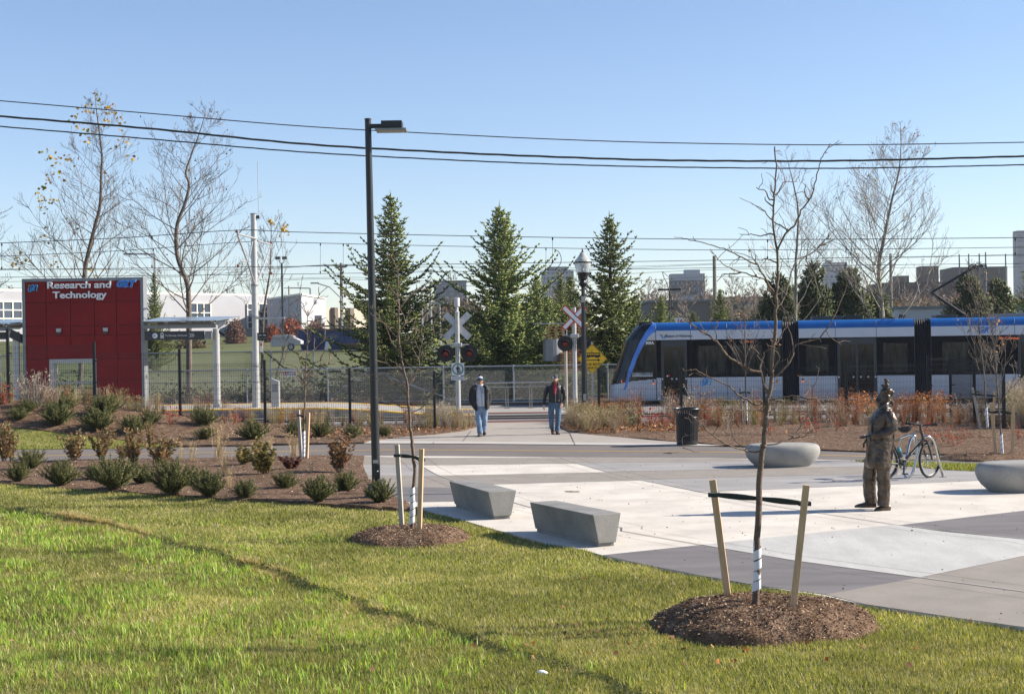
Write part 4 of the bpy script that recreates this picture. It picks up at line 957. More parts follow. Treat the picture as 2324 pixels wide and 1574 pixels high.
M['orange_led'] = mat('orange_led',(.8,.2,.05),.5);M['orange_led'].node_tree.nodes['Principled BSDF'].inputs['Emission Color'].default_value = (1,.16,.03,1);M['orange_led'].node_tree.nodes['Principled BSDF'].inputs['Emission Strength'].default_value = .35
ZR,Z1,Z2,Z3,Z4 = 3.40,3.06,2.68,1.12,.17      # roof, under blue, under white, under windows, skirt
WID = 2.65
def section(zc,n=10,w=WID,zr=ZR,z0=Z4):
 """half outline near side: list of (y,z) from skirt bottom up and over the roof"""
 pts = [(.06,z0),(0,z0+.12),(0,Z1-.05)]
 for i in range(1,n+1):
  t = math.pi/2*i/n;pts.append((.34-.34*math.cos(t),Z1-.05+(zr-Z1+.05)*math.sin(t)))
 return pts
def body(x0,x1,parent):
 sec = section(0);full = sec+[(WID-y,z) for y,z in sec[::-1]]
 def strip_(name,m,z0,z1,inset=0,roof=False,sk=False):
  mb = MB()
  for side in (0,1):
   P = [(y,z) for y,z in sec if z0+1e-4 < z < z1-1e-4]
   def yat(z):
    for (a,b),(c,d) in zip(sec[:-1],sec[1:]):
     if b <= z <= d: return a+(c-a)*(z-b)/(d-b+1e-9)
    return sec[-1][0]
   P = [(yat(z0),z0)]+P+[(yat(z1),z1)]
   if side: P = [(WID-y,z) for y,z in P]
   b = len(mb.v)
   for x in (x0,x1):
    for y,z in P: mb.v.append((x,y+(inset if not side else -inset),z))
   n = len(P)
   for i in range(n-1):
    f = (b+i,b+n+i,b+n+i+1,b+i+1);mb.f.append(f if not side else f[::-1]);mb.m.append(0)
  if roof: mb.add([(x0,.34,z1),(x1,.34,z1),(x1,WID-.34,z1),(x0,WID-.34,z1)],[(0,1,2,3)])
  return mb.build(name,m,parent,smooth=True)
 strip_('roof_band',M['tram_blue'],Z1,ZR,roof=True);strip_('upper_panel',M['tram_white'],Z2,Z1)
 strip_('window_band',M['tram_black'],Z3,Z2,.006);strip_('lower_panel',M['tram_white'],Z4,Z3)
 MB().box(((x0+x1)/2,WID/2,Z4+.06),(x1-x0-.02,WID-.1,.06)).build('floor',M['dark_grey'],parent)
 mb = MB()
 for x in (x0,x1): mb.prism([(y,z) for y,z in full],(x-.01,0,0),(0,1,0),(0,0,1),.02)
 mb.build('bulkhead',M['dark_grey'],parent)
def window(x0,x1,z0=1.22,z1=2.42):
 MB().box(((x0+x1)/2,.0,(z0+z1)/2),(x1-x0,.012,z1-z0)).build('window',M['tram_pane_reflect'],tr,bevel=.003)
 return
def door(x0,x1,leaves=1):
 d = MB().box(((x0+x1)/2,.0,(Z4+.06+Z2-.03)/2),(x1-x0,.04,Z2-.09-Z4)).build('door',M['dark_grey'],tr,bevel=.01)
 w = (x1-x0-.14)/leaves
 for i in range(leaves):
  a = x0+.07+w*i;MB().box((a+w/2,-.022,1.42),(w-.1,.02,1.95)).build('pane',M['tram_glass'],d)
  MB().box((a+w/2+ (.1 if i % 2 == 0 else -.1),-.034,1.6),(w*.35,.01,1.35)).build('painted_reflection',M['tram_pane_reflect'],d)  # lighter slab laid over the door glass to imitate a reflection
 mb = MB()
 for i,c in enumerate((0,1,2,3,5,6)): mb.ball((x0+.05+i*(x1-x0-.1)/5,-.04,1.07+(.12 if i in (1,) else 0)),(.035,.008,.035),8)
 mb.build('stickers',M['letter'],d)
 MB().ball((x0+.32,-.04,1.2),(.05,.008,.05),10).build('sticker',M['red_paint'],d)
def seam(x,z0=Z4+.02,z1=ZR-.06):
 sec = [p for p in section(0) if p[1] < z1];mb = MB();mb.tube([(x,y-.004,max(z,z0)) for y,z in sec],.007,4);mb.build('panel_seam',M['black'],tr)
def bellow(x0,x1):
 mb = MB();n = 15;sec = section(0,w=WID);full = [(y+.10,z-.04) for y,z in sec];full = full+[(WID-y,z) for y,z in full[::-1]]
 for i in range(n):
  x = lerp(x0,x1,i/(n-1));o = .0 if i % 2 else .06
  for y,z in full: mb.v.append((x,y+(o if y < WID/2 else -o),z-o*.4))
 k = len(full)
 for i in range(n-1):
  for j in range(k-1): mb.f.append((i*k+j,(i+1)*k+j,(i+1)*k+j+1,i*k+j+1));mb.m.append(0)
 mb.build('bellows',M['bellows'],tr)
# --- nose: a fine skin whose colours follow the painted outlines (metres: x from the tip, z up)
def ncx(x): return (x-15)/217.0
def ncz(y): return (815-y)/217.0+.17
PROF = [(0.0,.17),(-.01,.35),(0.0,.62),(.035,.84),(.17,1.25),(.27,1.52),(.41,1.94),(.68,2.72),(.79,2.86),(.98,3.12),(1.18,3.36),(1.35,3.395),(2.3,ZR)]
def front_x(z):
 for (a,b),(c,d) in zip(PROF[:-1],PROF[1:]):
  if b <= z <= d: return a+(c-a)*(z-b)/(d-b+1e-9)
 return PROF[-1][0]
NX = 2.05
def sw_l(z):
 P = [(.62,ncx(162)),(.70,ncx(165)),(1.05,ncx(188)),(1.30,ncx(197)),(1.55,ncx(212)),(2.08,ncx(258)),(2.6,ncx(312)),(3.05,ncx(372)),(3.3,ncx(415)),(3.42,ncx(440))]
 return np.interp(z,[p[0] for p in P],[p[1] for p in P])
def sw_r(z):
 P = [(.62,ncx(168)),(.72,ncx(190)),(1.05,ncx(212)),(1.30,ncx(232)),(1.55,ncx(255)),(2.1,ncx(302)),(2.6,ncx(362)),(2.85,ncx(400)),(3.0,ncx(440)),(3.04,NX+1),(3.42,NX+1)]
 return np.interp(z,[p[0] for p in P],[p[1] for p in P])
def low_top(x): return np.interp(x,[0,.02,.69,1.05,NX+.5],[.80,.82,.93,.99,Z3])
def nose_color(x,z):
 if z < low_top(x) and not (sw_l(z) < x < sw_r(z) and z > .62): return 0
 if z > .62 and sw_l(z) < x < sw_r(z): return 1 if z < 3.04 or x < ncx(470) else 3
 if x < sw_l(z): return 2
 if z > Z1: return 3
 if z > Z2 and x > np.interp(z,[2.68,3.04],[ncx(368),ncx(440)]): return 0
 return 2
mb = MB();NU,NV = 150,110;zs = []
sec = section(0,12)
cum = [0]
for (a,b),(c,d) in zip(sec[:-1],sec[1:]): cum.append(cum[-1]+math.hypot(c-a,d-b))
def sec_at(s):
 for i in range(len(cum)-1):
  if cum[i] <= s <= cum[i+1]:
   t = (s-cum[i])/(cum[i+1]-cum[i]+1e-9);return sec[i][0]+(sec[i+1][0]-sec[i][0])*t,sec[i][1]+(sec[i+1][1]-sec[i][1])*t
 return sec[-1]
# parameter v runs up the side and over to the roof middle, u from side joint (x=NX) round the corner to the front middle
def nose_pt(u,v):
 y0,z = sec_at(v*cum[-1]);fx = front_x(z)
 L = NX-fx;t = u
 # plan curve: straight side, then a wide corner to the middle of the front
 y_side = y0;ym = WID/2
 a = .58
 if t < a: x = NX - (L-.55*min(1,L/.55))*(t/a) if L > .55 else NX-L*.15*(t/a);y = y_side + .10*(t/a)**3
 else:
  q = (t-a)/(1-a)*math.pi/2;xs_ = NX-(L-.55) if L > .55 else NX-L*.15;ys_ = y_side+.10
  x = xs_-(xs_-fx)*math.sin(q);y = ys_+(ym-ys_)*(1-math.cos(q))
 return x,y,z
ROWS = NV+1
for i in range(NU+1):
 for j in range(ROWS): mb.v.append(nose_pt(i/NU,j/NV))
far = len(mb.v)
for i in range(NU+1):
 for j in range(ROWS): x,y,z = mb.v[i*ROWS+j];mb.v.append((x,WID-y,z))
for s in (0,1):
 for i in range(NU):
  for j in range(NV):
   a = s*far+i*ROWS+j;q = (a,a+1,a+ROWS+1,a+ROWS);c = [mb.v[k] for k in q]
   x = sum(p[0] for p in c)/4;z = sum(p[2] for p in c)/4;
   mb.f.append(q if s == 0 else q[::-1]);mb.m.append(nose_color(x,z))
mb.add([nose_pt(i/12,1) for i in range(13)]+[(lambda p: (p[0],WID-p[1],p[2]))(nose_pt(i/12,1)) for i in range(13)],[(i,i+1,13+i+1,13+i) for i in range(12)]);
for k in range(12): mb.m[-1-k] = 2
M['nose_glass'] = glass_mat('nose_glass',(.008,.010,.013),.1,.45)
mb.build('cab',[M['tram_white'],M['tram_swoosh'],M['nose_glass'],M['tram_blue']],tr,smooth=True)
# cab side window, lights, number, mirror
MB().prism([(ncx(242),ncz(585)),(ncx(432),ncz(585)),(ncx(438),ncz(322)),(ncx(345),ncz(322)),(ncx(320),ncz(370)),(ncx(282),ncz(450))],(0,.034,0),(1,0,0),(0,0,1),.04).build('window',M['tram_pane_reflect'],tr)
MB().box((ncx(335),.0,ncz(578)),(.85,.012,.17)).build('window_sill',M['alu_back'],tr)
hb_ = MB()
for x in (60,88,118): hb_.ball((ncx(x)+.02,.40-.002*(x-60),ncz(638)),(.045,.05,.045),10)
hb_.build('headlight',M['tram_glass'],tr)
MB().box((ncx(145),.12,ncz(638)),(.035,.12,.11)).build('marker_light',M['orange_led'],tr)
MB().ball((ncx(431),-.0,ncz(637)),(.045,.01,.045),12).build('side_socket',M['insul'],tr)
MB().box((ncx(431),-.002,ncz(662)),(.11,.012,.045)).build('side_reflector',M['orange_led'],tr)
MB().prism([(ncx(390),ncz(235)),(ncx(450),ncz(235)),(ncx(436),ncz(265)),(ncx(394),ncz(262))],(0,.0,0),(1,0,0),(0,0,1),.02).build('camera_cover',M['alu_back'],tr,bevel=.004)
text('fleet_number','505A',.155,(ncx(404),-.006,ncz(296)),tr,M['letter'],ext=.006,bold=.006)
text('lettering','Region of Waterloo',.135,(ncx(663),-.010,ncz(237)),tr,M['black'],ext=.006,bold=.002)
mb = MB()
for s in (-1,1):
 for o in (0,.05): ribbon(mb,[(ncx(529)+s*(.17-o),ncz(222)),(ncx(529)+s*(.115-o*.8),ncz(228)),(ncx(529)+s*.02,ncz(255))],.035,-.012,.008)
mb.build('emblem',M['logo_blue'],tr)
mb = MB();mb.prism([(ncx(529)+.055*math.cos(t)*(1 if i % 2 else .6),ncz(222)+.06*math.sin(t)*(1 if i % 2 else .6)) for i,t in enumerate([k*math.pi/8 for k in range(16)])],(0,-.004,0),(1,0,0),(0,0,1),.008);mb.build('emblem_leaf',M['yellow'],tr)
def cx4(x): return (x-145)/180.0
B1a,B1b,B2a,B2b,E3 = 7.18,7.84,12.42,13.06,20.6
body(NX,B1a,tr);body(B1b,B2a,tr);body(B2b,E3,tr);body(E3+.65,E3+5.3,tr);body(E3+5.95,E3+12.6,tr)
bellow(B1a,B1b);bellow(B2a,B2b);bellow(E3,E3+.65);bellow(E3+5.3,E3+5.95)
door(cx4(550),cx4(742));window(cx4(820),cx4(1032));window(cx4(1072),cx4(1290));window(cx4(1330),cx4(1425),1.3,2.3)
for x in (cx4(512),cx4(770),cx4(1035)): seam(x)
ion_logo(cx4(836),-.004,0.78,.34,tr,.01)
def cx5(x): return 7.83+(x+17)/184.0
window(cx5(40),cx5(205),1.3,2.4);door(cx5(268),cx5(552),2);window(cx5(600),cx5(775));seam(cx5(255));seam(cx5(553))
window(cx5(1025),cx5(1215));window(cx5(1240),cx5(1420));door(cx5(1560),cx5(1850),2);window(cx5(1900),cx5(2080));window(cx5(2120),cx5(2290));door(E3+1.6,E3+3.4,2);window(E3+7,E3+8.6);window(E3+9,E3+10.6)
for x in (1225,1540): seam(cx5(x))
MB().ball((cx4(1583),-.0,1.0),(.045,.01,.045),10).build('side_socket',M['insul'],tr);MB().box((cx4(1583),-.002,.9),(.11,.012,.045)).build('side_reflector',M['orange_led'],tr)
t = text('route_lettering','GRT',.34,(cx5(1335),-.008,2.88),tr,M['logo_blue'],ext=.006,bold=.014,shear=.28)
MB().box((cx5(1500),-.004,2.55),(.9,.02,.16)).build('display',M['black'],tr);text('display_text','301 Conestoga',.13,(cx5(1500),-.018,2.55),tr,M['orange_led'],ext=.002)
MB().box((cx4(1200),-.004,2.56),(.75,.02,.13)).build('display',M['black'],tr);text('display_text','301 ion',.10,(cx4(1200),-.018,2.56),tr,M['orange_led'],ext=.002)
# roof gear
def roofbox(x0,x1,h,y0=.55,y1=2.1,m='dark_grey',nm='roof_unit'): MB().box(((x0+x1)/2,(y0+y1)/2,ZR+h/2-.01),(x1-x0,y1-y0,h)).build(nm,M[m],tr,bevel=.02)
roofbox(cx4(370),cx4(480),.06);roofbox(4.3,6.6,.09);roofbox(cx5(93),cx5(325),.17);roofbox(cx5(332),cx5(468),.19,m='black_metal');roofbox(cx5(480),cx5(700),.06);roofbox(cx5(1000),cx5(1150),.14);roofbox(cx5(1260),cx5(1330),.10);roofbox(cx5(1430),cx5(1640),.15,m='frame_grey');roofbox(cx5(1700),cx5(2100),.22)
for xx in (cx5(730),cx5(745),cx5(765),cx4(1440),cx4(1480),cx4(1520)): MB().tube([(xx,.6,ZR-.02),(xx+.05,.7,ZR+.16),(xx+.12,.9,ZR+.1)],.03,6).build('roof_cable',M['rubber'],tr)
pb_,kn,hd_ = (cx5(1225),1.32,ZR+.1),(cx5(985),1.32,4.47),(cx5(1325),1.32,5.52)
mb = MB();mb.tube([pb_,kn],[.075,.055],10);mb.tube([(kn[0],1.1,kn[2]),(kn[0],1.54,kn[2])],.05,8);mb.build('pantograph_lower_arm',M['black_metal'],tr)
mb = MB();mb.tube([kn,hd_],[.05,.035],8);mb.tube([(kn[0],1.1,kn[2]+.03),(hd_[0]-.1,.95,hd_[2]-.02)],.018,6);mb.tube([(kn[0],1.54,kn[2]+.03),(hd_[0]-.1,1.7,hd_[2]-.02)],.018,6);mb.tube([(kn[0]+.03,1.25,kn[2]-.08),(pb_[0]-.45,1.25,pb_[2]+.02)],.018,6);mb.build('pantograph_upper_arm',M['black_metal'],tr)
mb = MB()
for dx in (-.22,.18): mb.tube([(hd_[0]+dx,.25,hd_[2]-.18),(hd_[0]+dx,.5,hd_[2]+.02),(hd_[0]+dx,1.32,hd_[2]+.06),(hd_[0]+dx,2.15,hd_[2]+.02),(hd_[0]+dx,2.4,hd_[2]-.18)],.03,6)
mb.bar((hd_[0]-.25,1.0,hd_[2]-.02),(hd_[0]+.25,1.0,hd_[2]-.02),.05);mb.bar((hd_[0]-.25,1.6,hd_[2]-.02),(hd_[0]+.25,1.6,hd_[2]-.02),.05);mb.build('pantograph_head',M['black_metal'],tr)
roofbox(pb_[0]-.8,pb_[0]+.5,.1,.7,1.95,'black_metal','pantograph_base')
# bogies and wheels
for x in (2.6,9.9+5.4,E3+8.5):
 bg_ = MB().box((x,WID/2,.22),(2.3,1.9,.2)).build('bogie',M['black'],tr)
 for dx in (-.8,.8):
  for yy in (.45,2.1): MB().loft([((x+dx,yy,.36),.3,.3,Matrix.Rotation(R(90),3,'X')),((x+dx,yy+.12,.36),.3,.3,Matrix.Rotation(R(90),3,'X'))],20).build('wheel',M['rail'],bg_)
mb = MB()
for yy in (.62,2.07): mb.box((4,yy,.035),(90,.07,.07))
ft = thing('railway_track','steel rails under the standing tram','railway track',(TP0.x,TP0.y,0),TA);mb.build('rails',M['rail'],ft)
# ================================================================ vegetation builders
M['needles'] = mat_tint('spruce_needles',.75,.18,.2);M['leaf'] = mat_tint('dry_leaves',.7,.3,.3,(1.3,1.0,.7));M['stem'] = mat_tint('dry_stems',.8,.15,.2,(1.2,1.1,.9))
M['bark_grey'] = mat('bark_grey',(.095,.074,.058),.9,0,.25,9,.5,40,c2=(.20,.165,.135));M['bark_pale'] = mat('bark_pale',(.17,.145,.12),.85,0,.2,7,.4,30,c2=(.30,.27,.23))
M['bark_brown'] = mat('bark_brown',(.11,.075,.055),.8,0,.25,14,.4,60,c2=(.20,.14,.10));M['bark_dark'] = mat('bark_dark',(.06,.045,.035),.9,0,.2,9,.4,40)
M['stake'] = mat('stake_wood',(.52,.355,.205),.8,0,.12,5,.2,60,stretch=(8,8,1));M['stake_grey'] = mat('stake_weathered',(.38,.34,.29),.85,0,.12,5,.2,60,stretch=(8,8,1))
M['strap'] = mat('strap',(.02,.03,.028),.8,0,.1,30)
M['wrap'] = mat('trunk_guard',(.66,.68,.72),.5,0,.05,9)
def spruce(seed,Hh,Rr,tint=1.0,dens=1.0,n3=3):
 rng = np.random.default_rng(seed);rnd = random.Random(seed)
 P,D,L,W = [],[],[],[];br = MB();z = Hh*.05
 while z < Hh*.985:
  f = z/Hh;Lm = Rr*(1-f)**1.18*(.92+.14*math.sin(z*2.3+seed)) + .12;nb = max(5,int(10*dens*(1-.35*f)))
  a0 = rnd.random()*7
  for b in range(nb):
   az = a0+2*math.pi*b/nb+rnd.gauss(0,.22);Lb = Lm*rnd.uniform(.42,1.35)*(1+.28*math.sin(az*2+z*1.3+seed*2));el = lerp(-.12,.75,f**1.3)+rnd.gauss(0,.08)
   d = Vector((math.cos(az),math.sin(az),0));up = rnd.uniform(.16,.42);n = max(3,int(Lb/.13));pts = []
   for i in range(n+1):
    t = i/n;pts.append(Vector((0,0,z+rnd.uniform(-.05,.05)))+d*Lb*t+Vector((0,0,Lb*(math.tan(el)*t*.8 - .18*t*(1-t)*(1-f) + up*t*t*t))))
   br.tube(pts[::2] if len(pts) > 4 else pts,[.022*(1-j/len(pts))+.004 for j in range(len(pts[::2] if len(pts) > 4 else pts))],3,cap=False)
   for i in range(1,n+1):
    t = i/n;p = pts[i];fw = (pts[i]-pts[i-1]).normalized();sd = fw.cross(Vector((0,0,1))).normalized()
    ls = (.46*(1-t)+.14)*min(1,Lb)*rnd.uniform(.7,1.2)
    for s in (-1,1):
     q = (fw*.75+sd*s*.9+Vector((0,0,rnd.uniform(-.18,.28)))).normalized();m = max(1,int(ls/.13))
     for k in range(m):
      P.append(p+q*(ls*k/m));D.append((q+Vector((rnd.gauss(0,.18),rnd.gauss(0,.18),rnd.gauss(.05,.16)))).normalized());L.append(rnd.uniform(.18,.32));W.append(rnd.uniform(.032,.055))
    P.append(p);D.append((fw+Vector((0,0,.1))).normalized());L.append(.2);W.append(.034)
    if rnd.random() < .5: P.append(p);D.append((fw*.4+Vector((0,0,.9))).normalized());L.append(rnd.uniform(.1,.18));W.append(.03)
  z += rnd.uniform(.20,.40)*(1 if f < .8 else .75)/dens**.3
 for i in range(3): P.append(Vector((0,0,Hh-.1*i)));D.append(Vector((rnd.gauss(0,.1),rnd.gauss(0,.1),1)).normalized());L.append(.5);W.append(.02)
 P,D,L,W = map(np.array,(P,D,L,W));Vt,F_ = spindles(rng,P,D,L,W,n3)
 cols = [(.075,.098,.030),(.12,.145,.044),(.185,.195,.065),(.095,.12,.05)]
 C_ = pcol(rng,len(P),n3+2,np.array(cols)*tint,[.3,.35,.15,.2],.2)
 br.tube([(0,0,-.1),(0,0,Hh*.5),(0,0,Hh*.97)],[Rr*.06,Rr*.035,.01],8)
 return arr_mesh('crown',Vt,F_,M['needles'],C_),br.mesh('trunk',M['bark_dark'])
def bare_tree(seed,leader,r0,env,n1,spread=.75,minr=.009,curl=.12,kids=(7,4),upturn=.5,start=.22,lean=0,gap=.0,scale2=.42):
 """leader: trunk points; env(f): branch length at height fraction f"""
 rnd = random.Random(seed);mb = MB();Ld = [Vector(p) for p in leader];C_ = catmull(Ld,8);tips = []
 tot = sum((C_[i+1]-C_[i]).length for i in range(len(C_)-1))
 def at(f):
  s = f*tot
  for i in range(len(C_)-1):
   l = (C_[i+1]-C_[i]).length
   if s <= l: return C_[i].lerp(C_[i+1],s/l)
   s -= l
  return C_[-1]
 mb.tube(C_,[max(minr,r0*(1-i/len(C_))**.85) for i in range(len(C_))],10);br = MB()
 def grow(p,d,L,r,lv):
  n = max(3,int(5 if lv < 2 else 3));pts = [p];q = p
  side = Vector((rnd.gauss(0,1),rnd.gauss(0,1),0))*curl
  for i in range(n):
   d = (d+Vector((rnd.gauss(0,curl),rnd.gauss(0,curl),rnd.gauss(0,curl*.5)))+Vector((0,0,upturn/n))).normalized();q = q+d*(L/n);pts.append(q)
  br.tube(pts,[max(minr*.8,r*(1-.8*i/n)) for i in range(n+1)],5 if lv == 1 else 3,cap=False);tips.append(q)
  if lv <= len(kids):
   k = max(2,int(kids[lv-1]*rnd.uniform(.7,1.3)*min(1.3,.5+L/2)))
   for j in range(k):
    t = rnd.uniform(.25,1)*n;i = min(n-1,int(t));pp = pts[i].lerp(pts[i+1],t-i);dd = (pts[i+1]-pts[i]).normalized()
    o = Vector((rnd.gauss(0,1),rnd.gauss(0,1),rnd.gauss(.15,.6)));o = (o-dd*o.dot(dd)).normalized()
    grow(pp,(dd*.8+o*.72).normalized(),L*(scale2 if lv == 1 else .5)*rnd.uniform(.55,1.15)*(1.15-.5*t/n),r*.45,lv+1)
 for i in range(n1):
  f = start+(1-start)*((i+rnd.random())/n1)**.9;az = i*2.4+rnd.gauss(0,.3);e = env((f-start)/(1-start))
  if e <= 0: continue
  d = Vector((math.cos(az)*spread,math.sin(az)*spread,1-spread*.45)).normalized()
  grow(at(min(f,.995)),d,e*rnd.uniform(.7,1.12),max(minr,r0*(1-f)**.8*.34),1)
 return mb,br,tips
def leaf_mesh(rng,pts,n,spread,L,W,cols,name='leaves',var=.2):
 P = np.repeat(np.array([tuple(p) for p in pts]),n,0)+rng.normal(size=(len(pts)*n,3))*spread
 Vt,F_ = leaves(rng,P,rng.uniform(.7,1.3,len(P))*L,rng.uniform(.7,1.2,len(P))*W);return arr_mesh(name,Vt,F_,M['leaf'],pcol(rng,len(P),4,cols,None,var))
def put_tree(label,cat,base,mb,br,m,name='bare_tree',group=None):
 t = thing(name,label,cat,base,0,group);mb.build('trunk',m,t,smooth=True);br.build('crown',m,t);return t
# ---------------------------------------------------------------- big background trees
def lead(pts,Y,dz=0):
 P = [V(x,y,Y) for x,y in pts];b = Vector((P[0].x,Y,terrain(P[0].x,Y)));out = [Vector((0,0,-.2))]+[Vector((p.x-b.x,dz*i,p.z-b.z)) for i,p in enumerate(P[1:])]
 return b,out
Yt = 74.0
b,L_ = lead([(181,905),(186,770),(s4(655,1400)[0],s4(0,1400)[1]),s4(690,1200),s4(740,1000),s4(775,850),s4(785,600),s4(790,480),s4(765,250),s4(745,100),s4(740,0)],Yt)
mb,br,tips = bare_tree(11,L_,.145,lambda f: 4.9*(1-f)**.8+.4,46,.92,.007,.13,(9,5),.5,.2)
tA = put_tree('tall bare poplar with a few yellow leaves at its tip, rising behind the red wall','tree',b,mb,br,M['bark_grey'])
rng = np.random.default_rng(2)
lp_ = [V(*s4(x,y),Yt+random.Random(x).uniform(-1,1))-b for x,y in ((745,10),(750,45),(735,75),(715,120),(840,90),(825,130),(870,120),(620,140),(580,195),(595,230),(665,260),(680,300),(860,215),(935,200),(910,155),(945,300),(960,365),(370,455),(375,480),(430,500),(455,515),(545,480),(545,515),(1045,485),(390,630),(375,650),(355,710),(285,765),(335,790),(345,820),(850,655),(855,400),(655,345),(470,615),(460,795),(160,1250),(180,1290),(145,1330),(430,1290),(350,1110),(720,1340),(715,1370),(350,870),(520,1000))]
link('leaves',leaf_mesh(rng,lp_,7,.17,.18,.085,[(.42,.26,.03),(.5,.36,.06),(.30,.17,.03),(.25,.28,.04)]),tA)
Yt = 71.0
b,L_ = lead([(429,911),(429,760),(428,680),(424,640),s4(1375,1250),s4(1370,1020),s4(1430,850),s4(1465,700),s4(1440,600),s4(1480,470),s4(1560,250),s4(1600,85)],Yt)
mb,br,tips = bare_tree(23,L_,.155,lambda f: 5.6*(1-f)**.75+.4,44,.95,.007,.14,(9,5),.5,.24)
tB = put_tree('large bare tree with forked limbs standing between the red wall and the grey mast','tree',b,mb,br,M['bark_grey'])
link('leaves',leaf_mesh(rng,random.Random(1).sample(tips,160),1,.1,.10,.05,[(.10,.06,.03),(.35,.22,.06)]),tB)
mb2,br2 = MB(),MB()
Yt = 73.0
b,L_ = lead([(2005,880),(2003,740),(2000,690),s5(1360,1150),s5(1360,1000),s5(1390,850),s5(1420,700),s5(1450,560),s5(1490,400),s5(1505,220),s5(1500,90)],Yt)
mb,br,tips = bare_tree(31,L_,.155,lambda f: 5.9*(1-f)**.85+.4,50,.86,.007,.12,(9,5),.65,.2)
tC = put_tree('large pale barked bare tree behind the tram at the right','tree',b,mb,br,M['bark_pale'])
link('leaves',leaf_mesh(rng,random.Random(3).sample(tips,200),1,.1,.10,.05,[(.22,.12,.05),(.40,.28,.08)]),tC)
Yt = 76.0
b,L_ = lead([(1806,880),(1805,740),s5(805,1200),s5(805,1000),s5(815,850),s5(820,650),s5(790,480),s5(760,360),s5(730,250)],Yt)
mb,br,tips = bare_tree(37,L_,.11,lambda f: 4.4*(1-f)**.8+.4,32,.88,.0065,.13,(8,4),.6,.22)
tD = put_tree('slimmer pale bare tree behind the tram, seen through the near staked tree','tree',b,mb,br,M['bark_pale'])
Yt = 72.5
b,L_ = lead([(c2(210,0)[0],905),c2(215,1080),c2(270,900),c2(300,780),c2(380,560),c2(440,220)],Yt)
mb,br,tips = bare_tree(41,L_,.07,lambda f: 1.6*(1-f)+.3,14,.6,.009,.12,(5,2),.5,.12)
put_tree('thin leaning bare sapling between the grey mast and the warning sign','tree',b,mb,br,M['bark_grey'])
b,L_ = lead([(c2(100,0)[0],905),c2(110,600),c2(150,300),c2(170,150),s4(2100,1100),s4(2105,985)],69.5)
mb,br,tips = bare_tree(43,L_,.07,lambda f: 2.6*(1-f)**.6+.4,22,.65,.009,.1,(6,3),.7,.35)
tE = put_tree('slender bare sapling with yellow tip leaves just right of the grey mast','tree',b,mb,br,M['bark_grey'])
link('leaves',leaf_mesh(rng,[V(*s4(x,y),69.5)-b for x,y in ((2105,985),(2095,975),(2200,1030),(2205,1060),(2195,1045))],8,.09,.16,.08,[(.42,.28,.04),(.5,.36,.06)]),tE)
b,L_ = lead([(-115,905),(-110,700),(-105,450),(-100,330)],72)
mb,br,tips = bare_tree(47,L_,.2,lambda f: 4.6*(1-f)**.7+.5,26,.85,.0105,.12,(8,4),.6,.25)
put_tree('bare tree whose twigs reach in at the left edge of the view','tree',b,mb,br,M['bark_grey'])
# ---------------------------------------------------------------- spruces
sp1 = spruce(1,10.3,5.0,1.45,.9);sp2 = spruce(2,10.2,6.0,2.1,.95);sp3 = spruce(3,9.6,4.2,1.3,.9)
def put_spruce(label,me,x,ytop,Y,rz,ws=1.0,H0=10.2,group='spruces behind the fences',cat='spruce'):
 p = V(x,ytop,Y);z0 = terrain(p.x,Y);h = (p.z-z0)/H0
 t = thing('spruce_tree',label,cat,(p.x,Y,z0),rz,group);t.scale = (h*ws,h*ws,h)
 for nm,m_ in (('crown',me[0]),('trunk',me[1])): o = bpy.data.objects.new(nm,m_);COL.objects.link(o);o.parent = t
 return t
put_spruce('big green spruce directly behind the black lamp post',sp1,887,440,67.5,1,1.0,10.5)
put_spruce('broad olive green spruce rising between the two crossing signals',sp2,1134,462,68.5,2,1.02,10.4)
put_spruce('narrow dark spruce just right of the acorn street lamp',sp3,1383,485,68.0,.5,1.0,9.8)
put_spruce('small spruce between the middle spruce and the far slanted tower',sp2,1217,618,84,1.3,.9,10.4)
put_spruce('small pointed spruce left of the acorn lamp, second from the middle spruce',sp1,1272,628,82,.3,.9,10.5)
put_spruce('small pointed spruce close behind the acorn lamp globe',sp3,1294,622,86,2.3,1.0,9.8)
put_spruce('dark low spruce filling the gap left of the acorn lamp',sp2,1240,668,78,3.3,1.1,10.4)
put_spruce('low spruce directly left of the tram nose behind the narrow dark spruce',sp1,1440,668,86,4.0,1.0,10.5)
put_spruce('small yellow-green spruce above the cab of the tram',sp2,1500,668,96,2.0,.8,10.4)
put_spruce('small blue-green spruce above the tram behind the long bare limb',sp1,1634,655,98,5,1.0,10.5)
put_spruce('tiny spruce top just over the tram roof left of the utility pole',sp3,1574,706,100,4,1.0,9.8)
put_spruce('slim spruce behind the canopy just right of the red wall',sp1,349,618,105,1.9,.62,10.5)
put_spruce('spruce cut by the right edge of the view above the tram',sp2,2345,590,82,.9,.95,10.4)
put_spruce('small spruce left of the black pines above the tram',sp3,1737,655,100,.9,1.0,9.8)
